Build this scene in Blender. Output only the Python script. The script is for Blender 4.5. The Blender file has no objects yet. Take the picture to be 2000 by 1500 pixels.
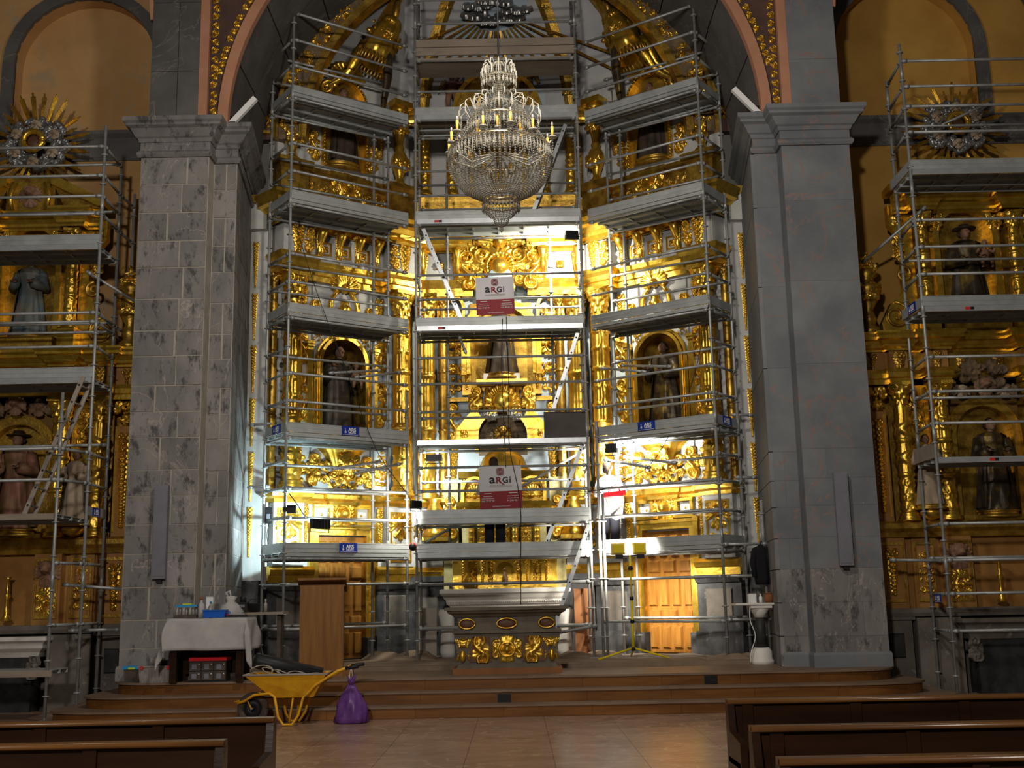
import bpy, math, random
import numpy as np
from mathutils import Matrix, Vector

# ------------------------------------------------------------------ camera, world, lights
scn = bpy.context.scene
COL = scn.collection
F_PX, PITCH, ROLL, CAMX, CAMZ = 2200.0, math.radians(10.8), 0.0195, 0.2, 1.6
cam_d = bpy.data.cameras.new('camera'); cam = bpy.data.objects.new('camera', cam_d); COL.objects.link(cam)
cam_d.sensor_width = 36.0; cam_d.lens = F_PX / 2000.0 * 36.0; cam_d.clip_end = 200
_right = Vector((1, 0, 0)); _fwd = Vector((0, math.cos(PITCH), math.sin(PITCH))); _up = Vector((0, -math.sin(PITCH), math.cos(PITCH)))
_cr, _sr = math.cos(ROLL), math.sin(ROLL)
_R = _right * _cr - _up * _sr; _U = _right * _sr + _up * _cr
cam.matrix_world = Matrix(((_R.x, _U.x, -_fwd.x, CAMX), (_R.y, _U.y, -_fwd.y, 0.0), (_R.z, _U.z, -_fwd.z, CAMZ), (0, 0, 0, 1)))
scn.camera = cam

w = bpy.data.worlds.new('church_interior'); scn.world = w; w.use_nodes = True
w.node_tree.nodes['Background'].inputs[0].default_value = (1.0, 0.86, 0.70, 1); w.node_tree.nodes['Background'].inputs[1].default_value = 0.045

def area(name, loc, target, size, power, col, sizey=None):
    d = bpy.data.lights.new(name, 'AREA'); d.energy = power; d.color = col; d.size = size
    if sizey: d.shape = 'RECTANGLE'; d.size_y = sizey
    o = bpy.data.objects.new(name, d); COL.objects.link(o); o.location = loc
    o.rotation_euler = (Vector(target) - Vector(loc)).to_track_quat('-Z', 'Y').to_euler()
    return o
def spot(name, loc, target, power, col, angle=100, blend=.6, r=.08):
    d = bpy.data.lights.new(name, 'SPOT'); d.energy = power; d.color = col; d.spot_size = math.radians(angle); d.spot_blend = blend; d.shadow_soft_size = r
    o = bpy.data.objects.new(name, d); COL.objects.link(o); o.location = loc
    o.rotation_euler = (Vector(target) - Vector(loc)).to_track_quat('-Z', 'Y').to_euler()
    return o
area('crossing_floodlight', (0.3, 10.4, 9.2), (0, 18.0, 3.5), 0.7, 330, (1.0, 0.92, 0.80))
area('nave_floodlight', (-2.6, -3.0, 6.8), (-0.5, 20, 6.0), 0.8, 900, (1.0, 0.94, 0.86))

scn.view_settings.view_transform = 'Standard'; scn.view_settings.look = 'None'
scn.view_settings.gamma = 1.0; scn.view_settings.use_curve_mapping = False
scn.view_settings.exposure = 0.0
scn.cycles.use_adaptive_sampling = True; scn.cycles.adaptive_threshold = 0.02
scn.cycles.max_bounces = 5; scn.cycles.diffuse_bounces = 3; scn.cycles.glossy_bounces = 3; scn.cycles.transmission_bounces = 4
scn.cycles.caustics_reflective = False; scn.cycles.caustics_refractive = False
scn.cycles.sample_clamp_indirect = 4.0

# ------------------------------------------------------------------ helpers
def ray(px, py):
    u = (px - 1000) / F_PX; v = -(py - 750) / F_PX
    a = u * _cr + v * _sr; b = -u * _sr + v * _cr
    return a, math.cos(PITCH) - b * math.sin(PITCH), math.sin(PITCH) + b * math.cos(PITCH)
def at(px, py, Y):
    x, y, z = ray(px, py); t = Y / y
    return Vector((CAMX + x * t, Y, CAMZ + z * t))

def tag(o, label=None, cat=None, group=None, kind=None):
    if label: o['label'] = label
    if cat: o['category'] = cat
    if group: o['group'] = group
    if kind: o['kind'] = kind
    return o
def empty(name, loc=(0, 0, 0), rz=0.0, label=None, cat=None, group=None, kind=None):
    o = bpy.data.objects.new(name, None); COL.objects.link(o); o.location = loc; o.rotation_euler = (0, 0, rz); o.empty_display_size = .1
    return tag(o, label, cat, group, kind)
def link(name, me, parent=None, loc=(0, 0, 0), rot=(0, 0, 0), sc=(1, 1, 1), m=None):
    o = bpy.data.objects.new(name, me); COL.objects.link(o); o.parent = parent
    o.location = loc; o.rotation_euler = rot; o.scale = sc
    return o

class MB:
    def __init__(s): s.v = []; s.f = []; s.s = []; s.n = 0
    def add(s, V, Fs, smooth=False, M=None):
        if M is not None: V = [M @ Vector(p) for p in V]
        s.v.extend([tuple(p) for p in V]); n = s.n
        s.f.extend([tuple(i + n for i in f) for f in Fs]); s.s.extend([smooth] * len(Fs)); s.n += len(V)
        return s
    def box(s, x0, x1, y0, y1, z0, z1, M=None):
        V = [(x, y, z) for z in (z0, z1) for y in (y0, y1) for x in (x0, x1)]
        return s.add(V, [(0, 2, 3, 1), (4, 5, 7, 6), (0, 1, 5, 4), (2, 6, 7, 3), (0, 4, 6, 2), (1, 3, 7, 5)], False, M)
    def frust(s, x0, x1, y0, y1, z0, z1, t, M=None):   # box whose -y face is inset by t (raised bevelled panel)
        V = [(x0, y1, z0), (x1, y1, z0), (x1, y1, z1), (x0, y1, z1), (x0 + t, y0, z0 + t), (x1 - t, y0, z0 + t), (x1 - t, y0, z1 - t), (x0 + t, y0, z1 - t)]
        return s.add(V, [(3, 2, 1, 0), (4, 5, 6, 7), (0, 1, 5, 4), (1, 2, 6, 5), (2, 3, 7, 6), (3, 0, 4, 7)], False, M)
    def tube(s, pts, r, n=8, cap=True, smooth=True, M=None, flat=1.0):
        P = [Vector(p) for p in pts]; k = len(P); R = r if hasattr(r, '__len__') else [r] * k
        V = []; prev = None
        for i in range(k):
            d = (P[min(i + 1, k - 1)] - P[max(i - 1, 0)])
            d = d.normalized() if d.length > 1e-9 else Vector((0, 0, 1))
            if prev is None:
                a = d.cross(Vector((0, 0, 1)))
                if a.length < 1e-3: a = d.cross(Vector((0, 1, 0)))
            else: a = prev - d * prev.dot(d)
            a.normalize(); prev = a; b = d.cross(a)
            for j in range(n):
                t = 2 * math.pi * j / n
                V.append(P[i] + a * (math.cos(t) * R[i]) + b * (math.sin(t) * R[i] * flat))
        Fs = [(i * n + j, i * n + (j + 1) % n, (i + 1) * n + (j + 1) % n, (i + 1) * n + j) for i in range(k - 1) for j in range(n)]
        if cap: Fs += [tuple(range(n - 1, -1, -1)), tuple((k - 1) * n + j for j in range(n))]
        return s.add(V, Fs, smooth, M)
    def lathe(s, prof, n=16, o=(0, 0, 0), sx=1, sy=1, a0=0, a1=2 * math.pi, mod=None, M=None, smooth=True):
        full = abs(a1 - a0 - 2 * math.pi) < 1e-6; m = n if full else n + 1
        V = []
        for (r, z) in prof:
            for j in range(m):
                t = a0 + (a1 - a0) * j / n
                q = r * (mod(t, z) if mod else 1)
                V.append((o[0] + q * sx * math.cos(t), o[1] + q * sy * math.sin(t), o[2] + z))
        Fs = []
        for i in range(len(prof) - 1):
            for j in range(n):
                j2 = (j + 1) % m
                Fs.append((i * m + j, i * m + j2, (i + 1) * m + j2, (i + 1) * m + j))
        if full:
            if prof[0][0] > 1e-4: Fs.append(tuple(range(m - 1, -1, -1)))
            if prof[-1][0] > 1e-4: Fs.append(tuple((len(prof) - 1) * m + j for j in range(m)))
        return s.add(V, Fs, smooth, M)
    def ell(s, c, r, n=10, M=None):
        if not hasattr(r, '__len__'): r = (r, r, r)
        k = max(4, n // 2 + 1); prof = [(max(1e-5, math.sin(math.pi * i / k)), -math.cos(math.pi * i / k)) for i in range(k + 1)]
        V = []; 
        for (q, z) in prof:
            for j in range(n):
                t = 2 * math.pi * j / n; V.append((c[0] + r[0] * q * math.cos(t), c[1] + r[1] * q * math.sin(t), c[2] + r[2] * z))
        Fs = [(i * n + j, i * n + (j + 1) % n, (i + 1) * n + (j + 1) % n, (i + 1) * n + j) for i in range(k) for j in range(n)]
        return s.add(V, Fs, True, M)
    def octa(s, c, r, h=None):
        h = h or r; x, y, z = c
        V = [(x + r, y, z), (x, y + r, z), (x - r, y, z), (x, y - r, z), (x, y, z + h), (x, y, z - h)]
        return s.add(V, [(0, 1, 4), (1, 2, 4), (2, 3, 4), (3, 0, 4), (1, 0, 5), (2, 1, 5), (3, 2, 5), (0, 3, 5)])
    def prism(s, poly, y0, y1, M=None):      # polygon in (x,z), extruded along y
        k = len(poly); V = [(x, y0, z) for x, z in poly] + [(x, y1, z) for x, z in poly]
        Fs = [tuple(range(k)), tuple(range(2 * k - 1, k - 1, -1))] + [(i, i + k, (i + 1) % k + k, (i + 1) % k) for i in range(k)]
        return s.add(V, Fs, False, M)
    def slab(s, poly, z0, z1, M=None):       # polygon in (x,y), extruded along z
        k = len(poly); V = [(x, y, z0) for x, y in poly] + [(x, y, z1) for x, y in poly]
        Fs = [tuple(range(k - 1, -1, -1)), tuple(range(k, 2 * k))] + [(i, (i + 1) % k, (i + 1) % k + k, i + k) for i in range(k)]
        return s.add(V, Fs, False, M)
    def band(s, inner, outer, y0, y1, M=None):  # ring strip between two (x,z) polylines, extruded in y
        k = len(inner); V = [(x, y0, z) for x, z in inner] + [(x, y0, z) for x, z in outer] + [(x, y1, z) for x, z in inner] + [(x, y1, z) for x, z in outer]
        Fs = []
        for i in range(k - 1):
            Fs += [(i, i + 1, k + i + 1, k + i), (2 * k + i + 1, 2 * k + i, 3 * k + i, 3 * k + i + 1), (i + 1, i, 2 * k + i, 2 * k + i + 1), (k + i, k + i + 1, 3 * k + i + 1, 3 * k + i)]
        Fs += [(0, k, 3 * k, 2 * k), (k - 1, 3 * k - 1, 4 * k - 1, 2 * k - 1)]
        return s.add(V, Fs, False, M)
    def mold(s, path, prof, smooth=False, M=None):   # sweep (out,z) profile along (x,y) path, out = to the right of travel
        k = len(path); P = [Vector(p) for p in path]; V = []
        for i in range(k):
            d0 = (P[i] - P[i - 1]).normalized() if i > 0 else (P[1] - P[0]).normalized()
            d1 = (P[i + 1] - P[i]).normalized() if i < k - 1 else d0
            n0 = Vector((d0.y, -d0.x)); n1 = Vector((d1.y, -d1.x)); nn = (n0 + n1); nn.normalize(); q = 1 / max(.35, nn.dot(n0))
            for (o, z) in prof: V.append((P[i].x + nn.x * o * q, P[i].y + nn.y * o * q, z))
        m = len(prof)
        Fs = [(i * m + j, (i + 1) * m + j, (i + 1) * m + (j + 1) % m, i * m + (j + 1) % m) for i in range(k - 1) for j in range(m)]
        Fs += [tuple(range(m)), tuple((k - 1) * m + j for j in range(m - 1, -1, -1))]
        return s.add(V, Fs, smooth, M)
    def mesh(s, name):
        me = bpy.data.meshes.new(name); me.from_pydata(s.v, [], s.f)
        me.polygons.foreach_set('use_smooth', s.s); me.validate(); me.update(); return me
    def build(s, name, m, parent=None, loc=(0, 0, 0), rot=(0, 0, 0), kind=None):
        me = s.mesh(name)
        for x in (m if isinstance(m, (list, tuple)) else [m]): me.materials.append(x)
        o = link(name, me, parent, loc, rot)
        if kind: o['kind'] = kind
        return o

# ------------------------------------------------------------------ materials
def mat(name, c1, c2=None, scale=2.0, rough=.6, metal=0.0, bump=0.0, bscale=15.0, rnd=0.0, vein=None, spot_=None, lo=.35, hi=.65, stretch=(1, 1, 1), local=False, spec=.22, trans=0, detail=6.0):
    m = bpy.data.materials.new(name); m.use_nodes = True; nt = m.node_tree; N = nt.nodes; L = nt.links
    b = N['Principled BSDF']; b.inputs['Roughness'].default_value = rough; b.inputs['Metallic'].default_value = metal
    b.inputs['Specular IOR Level'].default_value = spec
    if trans: b.inputs['Transmission Weight'].default_value = trans
    if local: src = N.new('ShaderNodeTexCoord').outputs['Object']
    else: src = N.new('ShaderNodeNewGeometry').outputs['Position']
    mp = N.new('ShaderNodeMapping'); mp.inputs['Scale'].default_value = stretch; L.new(src, mp.inputs['Vector']); vec = mp.outputs['Vector']
    col = None
    def mixc(fac, a, c):
        x = N.new('ShaderNodeMix'); x.data_type = 'RGBA'
        L.new(fac, x.inputs['Factor'])
        if isinstance(a, tuple): x.inputs[6].default_value = (*a, 1)
        else: L.new(a, x.inputs[6])
        if isinstance(c, tuple): x.inputs[7].default_value = (*c, 1)
        else: L.new(c, x.inputs[7])
        return x.outputs[2]
    def noise(sc, det=6.0, r=.6, dist=0.0):
        x = N.new('ShaderNodeTexNoise'); x.inputs['Scale'].default_value = sc; x.inputs['Detail'].default_value = det; x.inputs['Roughness'].default_value = r; x.inputs['Distortion'].default_value = dist
        L.new(vec, x.inputs['Vector']); return x.outputs['Fac']
    def ramp(f, a, c):
        x = N.new('ShaderNodeMapRange'); x.inputs['From Min'].default_value = a; x.inputs['From Max'].default_value = c; L.new(f, x.inputs['Value']); return x.outputs['Result']
    if c2: col = mixc(ramp(noise(scale, detail), lo, hi), c1, c2)
    if vein:
        vc, vs, vw = vein
        n = noise(vs, 5.0, .55, 1.2)
        x = N.new('ShaderNodeMath'); x.operation = 'SUBTRACT'; L.new(n, x.inputs[0]); x.inputs[1].default_value = .5
        y = N.new('ShaderNodeMath'); y.operation = 'ABSOLUTE'; L.new(x.outputs[0], y.inputs[0])
        col = mixc(ramp(y.outputs[0], vw, 0.0), col if col else c1, vc)
    if spot_:
        sc_, lo_, hi_, c_ = spot_
        col = mixc(ramp(noise(sc_, 8.0, .7), lo_, hi_), col if col else c1, c_)
    if rnd:
        oi = N.new('ShaderNodeObjectInfo'); h = N.new('ShaderNodeHueSaturation')
        x = N.new('ShaderNodeMapRange'); x.inputs['To Min'].default_value = 1 - rnd; x.inputs['To Max'].default_value = 1 + rnd
        L.new(oi.outputs['Random'], x.inputs['Value']); L.new(x.outputs['Result'], h.inputs['Value'])
        if col: L.new(col, h.inputs['Color'])
        else: h.inputs['Color'].default_value = (*c1, 1)
        col = h.outputs['Color']
    if col: L.new(col, b.inputs['Base Color'])
    else: b.inputs['Base Color'].default_value = (*c1, 1)
    if bump:
        bp = N.new('ShaderNodeBump'); bp.inputs['Strength'].default_value = bump; bp.inputs['Distance'].default_value = .02
        L.new(noise(bscale, 4.0), bp.inputs['Height']); L.new(bp.outputs['Normal'], b.inputs['Normal'])
    return m
def emit(name, c, s):
    m = bpy.data.materials.new(name); m.use_nodes = True; b = m.node_tree.nodes['Principled BSDF']
    b.inputs['Base Color'].default_value = (*c, 1); b.inputs['Emission Color'].default_value = (*c, 1); b.inputs['Emission Strength'].default_value = s
    return m
G = dict(
 gold=mat('gilding', (.92, .60, .10), (.60, .34, .03), 7, .30, .88, .25, 30, lo=.3, hi=.7),
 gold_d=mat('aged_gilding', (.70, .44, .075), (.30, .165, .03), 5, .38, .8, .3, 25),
 gold_s=mat('smooth_gilding', (.95, .64, .11), (.68, .40, .04), 6, .30, .9, .35, 9),
 white=mat('white_polychromy', (.60, .59, .56), (.47, .47, .46), 2.5, .55, 0, .1, 12, spot_=(6, .62, .72, (.36, .33, .28))),
 bluew=mat('pale_blue_polychromy', (.55, .62, .66), (.42, .50, .55), 1.5, .55, 0, .1, 12),
 shellw=mat('grey_white_plaster', (.50, .49, .50), (.40, .40, .42), 1.2, .7, 0, .08, 10),
 sky=mat('painted_sky_plaster', (.42, .50, .56), (.30, .38, .45), 1.5, .7),
 skyd=mat('painted_dark_relief', (.10, .07, .045), (.22, .15, .08), 5, .6, 0, .4, 14),
 stone=mat('grey_limestone', (.27, .252, .24), (.165, .158, .158), 1.6, .75, 0, .35, 9, rnd=.15, vein=((.36, .31, .28), 1.1, .006), spot_=(5.0, .53, .62, (.085, .08, .08)), stretch=(1, 1, .5)),
 mortar=mat('lime_mortar', (.43, .385, .33), (.33, .30, .26), 4, .85, 0, .3, 20),
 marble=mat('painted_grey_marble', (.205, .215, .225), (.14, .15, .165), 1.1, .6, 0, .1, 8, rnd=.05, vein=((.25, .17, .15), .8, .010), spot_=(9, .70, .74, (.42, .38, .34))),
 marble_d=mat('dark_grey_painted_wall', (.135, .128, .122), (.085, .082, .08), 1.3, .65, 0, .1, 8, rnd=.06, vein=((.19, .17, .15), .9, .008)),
 plinth=mat('dark_slate_stone', (.10, .10, .102), (.035, .035, .037), 2.4, .6, 0, .25, 8, rnd=.1, spot_=(4, .60, .70, (.22, .21, .20))),
 ochre=mat('ochre_plaster', (.60, .36, .155), (.49, .275, .105), .9, .85, 0, .12, 6, spot_=(1.1, .56, .64, (.43, .32, .19))),
 ochre_r=mat('deep_ochre_plaster', (.58, .325, .075), (.45, .24, .052), .9, .85, 0, .12, 6, spot_=(14, .69, .73, (.17, .12, .07))),
 pink=mat('salmon_plaster', (.50, .25, .15), (.42, .20, .12), 2, .8, spot_=(6, .66, .72, (.50, .40, .33))),
 spandrel=mat('dark_red_brown_paint', (.115, .062, .05), (.07, .04, .035), 2, .8),
 steel=mat('galvanised_steel', (.42, .43, .43), (.30, .31, .31), 8, .42, .35, .05, 40, rnd=.08),
 steelp=mat('galvanised_deck_steel', (.47, .495, .495), (.35, .37, .37), 3, .45, .25, .05, 40, rnd=.08),
 alu=mat('bright_aluminium', (.66, .69, .72), (.54, .57, .60), 5, .32, .6),
 woodb=mat('weathered_scaffold_board', (.36, .30, .24), (.26, .21, .17), 3, .8, 0, .2, 20, stretch=(.4, 1, 1)),
 wood=mat('varnished_oak', (.27, .12, .024), (.18, .072, .014), 2.5, .45, 0, .08, 10, stretch=(6, 6, .5), local=True),
 doorw=mat('panelled_walnut_door', (.42, .19, .035), (.27, .11, .02), 3, .38, 0, .12, 8, stretch=(5, 5, .6)),
 pew=mat('dark_pew_wood', (.034, .015, .008), (.02, .009, .005), 2, .25, 0, .05, 8, stretch=(.5, 4, 4)),
 pewr=mat('highlit_pew_rail', (.20, .085, .022), (.11, .045, .014), 2, .28, 0, .05, 8, stretch=(.5, 4, 4), spec=.5),  # pew wood lightened so the top rail's highlight sits in the colour
 riser=mat('red_brown_step_wood', (.21, .085, .020), (.125, .048, .012), 2, .42, 0, .08, 8, stretch=(.5, 3, 3), rnd=.08),
 tread=mat('worn_step_tread', (.24, .165, .115), (.17, .11, .075), 1.5, .5, 0, .08, 8),
 floor=mat('polished_brown_marble', (.36, .225, .155), (.25, .15, .10), 1.8, .24, 0, .03, 8, rnd=.03, vein=((.42, .29, .21), 1.6, .02), stretch=(.6, 1, 1)),
 groutm=mat('dark_floor_joint', (.10, .065, .045), rough=.8),
 sheet=mat('dusty_ground_sheet', (.30, .225, .165), (.20, .145, .10), 2, .9, 0, .4, 6),
 cloth=mat('white_cotton', (.47, .45, .44), (.38, .365, .36), 4, .9, 0, .15, 40),
 dark=mat('black_plastic', (.018, .018, .02), rough=.45),
 darkcloth=mat('black_cloth', (.012, .012, .014), rough=.95),
 yellow=mat('yellow_paint', (.80, .42, .02), (.62, .30, .015), 5, .42, spot_=(9, .62, .68, (.20, .12, .05))),
 yellowl=mat('bright_yellow_paint', (.85, .66, .01), rough=.4),
 rubber=mat('grey_rubber', (.115, .085, .065), (.06, .05, .04), 8, .85),
 purple=mat('purple_polythene', (.155, .06, .25), (.105, .035, .18), 6, .32),
 red=mat('red_plastic', (.75, .012, .02), rough=.4),
 blue=mat('blue_plastic', (.01, .10, .52), rough=.35),
 lblue=mat('light_blue_plastic', (.03, .30, .62), rough=.35),
 lime=mat('lime_plastic', (.55, .68, .03), rough=.4),
 clear=mat('cloudy_clear_plastic', (.33, .30, .28), (.24, .22, .21), 10, .25, spec=.6),
 grey=mat('grey_painted_metal', (.20, .20, .235), (.17, .17, .20), 3, .5),
 sign=mat('blue_sign_panel', (.014, .035, .28), rough=.45),
 ink=mat('white_print', (.80, .80, .80), rough=.6),
 banner=mat('white_banner_vinyl', (.78, .77, .80), (.72, .71, .74), 3, .5),
 bred=mat('maroon_banner_print', (.30, .014, .024), rough=.5),
 bblack=mat('black_banner_print', (.012, .01, .02), rough=.5),
 redtag=mat('red_maker_tag', (.62, .03, .03), rough=.5),
 robe_d=mat('black_brown_habit', (.035, .027, .022), (.075, .055, .04), 4, .45, .1, .2, 10),
 robe_b=mat('blue_gilt_robe', (.07, .12, .16), (.18, .16, .11), 3, .5, .1, .2, 10),
 robe_p=mat('rose_gilt_robe', (.26, .11, .08), (.16, .10, .04), 3, .5, .1, .2, 10),
 robe_g=mat('brown_gilt_habit', (.06, .045, .03), (.20, .13, .03), 3, .4, .35, .2, 10, lo=.5, hi=.62),
 robe_w=mat('ivory_robe', (.42, .33, .24), (.30, .22, .15), 3, .6, 0, .2, 10),
 flesh=mat('painted_flesh', (.30, .17, .11), (.22, .115, .07), 6, .5),
 hair=mat('brown_painted_hair', (.045, .028, .018), rough=.6),
 skin=mat('skin', (.50, .29, .20), rough=.55),
 coat=mat('white_work_coat', (.62, .60, .60), (.52, .50, .50), 5, .85),
 trous=mat('dark_navy_trousers', (.022, .022, .032), rough=.9),
 silver=mat('silvered_clouds', (.42, .42, .42), (.24, .24, .25), 5, .35, .75, .2, 14),
 crystal=mat('cut_crystal', (.60, .56, .47), rough=.06, trans=.5, spec=.9),
 brass=mat('pale_brass', (.55, .46, .30), rough=.3, metal=.9),
 candle=mat('ivory_candle_sleeve', (.85, .50, .10), rough=.5),
 marblew=mat('white_carved_marble', (.80, .77, .72), (.66, .63, .58), 3, .5, 0, .1, 14),
 stuccop=mat('dusty_pale_stone', (.40, .35, .30), (.30, .26, .22), 2, .8, 0, .2, 8),
 stuccod=mat('dusty_dimmed_stone', (.19, .165, .14), (.11, .095, .082), 2, .8, 0, .25, 8, spot_=(4, .6, .7, (.28, .25, .22))),  # dusty stone, its tone darkened to carry the side chapels' dim light
 altarg=mat('olive_grey_marbling', (.17, .14, .10), (.10, .082, .06), 3, .45, 0, .1, 10),
 altarb=mat('red_brown_marbling', (.16, .075, .04), (.10, .045, .025), 4, .45),
 damask=mat('yellow_damask_cloth', (.52, .46, .24), (.40, .33, .12), 9, .7),
 blackw=mat('black_lava_stone', (.05, .05, .05), (.02, .02, .02), 4, .5),
 terr=mat('terracotta_board', (.30, .125, .045), (.22, .09, .035), 3, .7),
 greybrd=mat('dark_brown_board', (.085, .07, .062), (.06, .05, .045), 3, .6),
 bronze=mat('pewter_urn', (.24, .22, .20), (.14, .13, .12), 5, .4, .6),
)
# ------------------------------------------------------------------ carved relief engine (height fields built from scrolls, leaves and beads)
class Rel:
    def __init__(s, w, h, res=.016, mx=True, wrap=False):
        s.w, s.h, s.mx, s.wrap = w, h, mx, wrap
        s.nx = max(4, int(round(w / res))); s.nz = max(4, int(round(h / res)))
        s.X = np.linspace(-w / 2, w / 2, s.nx + 1); s.Z = np.linspace(0, h, s.nz + 1); s.H = np.zeros((s.nz + 1, s.nx + 1))
    def ball(s, x, z, r, k=1.0, base=0.0):
        xs = [x, -x] if s.mx and abs(x) > 1e-4 else [x]
        if s.wrap: xs = xs + [q + s.w for q in xs] + [q - s.w for q in xs]
        for q in xs:
            i0, i1 = np.searchsorted(s.X, (q - r, q + r)); j0, j1 = np.searchsorted(s.Z, (z - r, z + r))
            if i1 <= i0 or j1 <= j0: continue
            d = (s.X[None, i0:i1] - q) ** 2 + (s.Z[j0:j1, None] - z) ** 2
            hh = np.where(d < r * r, base + k * np.sqrt(np.maximum(r * r - d, 0)), 0)
            s.H[j0:j1, i0:i1] = np.maximum(s.H[j0:j1, i0:i1], hh)
    def stroke(s, pts, r0, r1, k=1.0, base=0.0):
        P = np.array(pts, float); seg = np.sqrt(((P[1:] - P[:-1]) ** 2).sum(1)); L = np.concatenate([[0], np.cumsum(seg)])
        n = max(3, int(L[-1] / max(.006, .4 * min(r0, r1) + .1 * max(r0, r1))))
        for t in np.linspace(0, L[-1], n):
            f = t / max(L[-1], 1e-6); s.ball(np.interp(t, L, P[:, 0]), np.interp(t, L, P[:, 1]), r0 + (r1 - r0) * f, k, base)
    def spiral(s, cx, cz, R, turns=1.6, a0=0.0, d=1, r0=.03, r1=.02, k=1.0, base=0.0):
        n = 26; s.stroke([(cx + R * (1 - .82 * i / n) * math.cos(a0 + d * 2 * math.pi * turns * i / n), cz + R * (1 - .82 * i / n) * math.sin(a0 + d * 2 * math.pi * turns * i / n)) for i in range(n + 1)], r0, r1, k, base)
        s.ball(cx, cz, R * .22, k, base)
    def leaf(s, x, z, a, L, wd, k=.8, curl=.5, base=0.0):
        n = 6; pts = []
        for i in range(n + 1):
            t = i / n; aa = a + curl * t * t; pts.append((x, z)); x += L / n * math.cos(aa); z += L / n * math.sin(aa)
        s.stroke(pts, wd * .42, wd * .14, k, base)
        for i in range(1, n):
            t = i / n; aa = a + curl * t * t; lw = wd * math.sin(math.pi * (.15 + .8 * t)) * .9
            for sd in (-1, 1):
                q = aa + sd * 1.0; s.stroke([pts[i], (pts[i][0] + lw * math.cos(q), pts[i][1] + lw * math.sin(q))], wd * .24, wd * .12, k * .8, base)
    def mesh(s, name, m, R=None):
        H = s.H; nz, nx = s.nz + 1, s.nx + 1
        if R is None:
            on = H > 0; cell = on[:-1, :-1] | on[1:, :-1] | on[:-1, 1:] | on[1:, 1:]
        else: cell = np.ones((nz - 1, nx - 1), bool)
        jj, ii = np.nonzero(cell)
        idx = np.stack([jj * nx + ii, jj * nx + ii + 1, (jj + 1) * nx + ii + 1, (jj + 1) * nx + ii], 1)
        used, inv = np.unique(idx, return_inverse=True); faces = inv.reshape(idx.shape)
        uj, ui = used // nx, used % nx
        if R is None:
            V = np.stack([s.X[ui], np.where(H[uj, ui] > 0, -H[uj, ui], .006), s.Z[uj]], 1)
        else:
            th = s.X[ui] / s.w * 2 * math.pi - math.pi / 2; rr = np.array([R(z) for z in s.Z])[uj] + H[uj, ui]
            V = np.stack([rr * np.cos(th), rr * np.sin(th), s.Z[uj]], 1)
        me = bpy.data.meshes.new(name); me.from_pydata(V.tolist(), [], faces.tolist())
        me.polygons.foreach_set('use_smooth', [True] * len(faces)); me.update(); me.materials.append(m); return me

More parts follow.
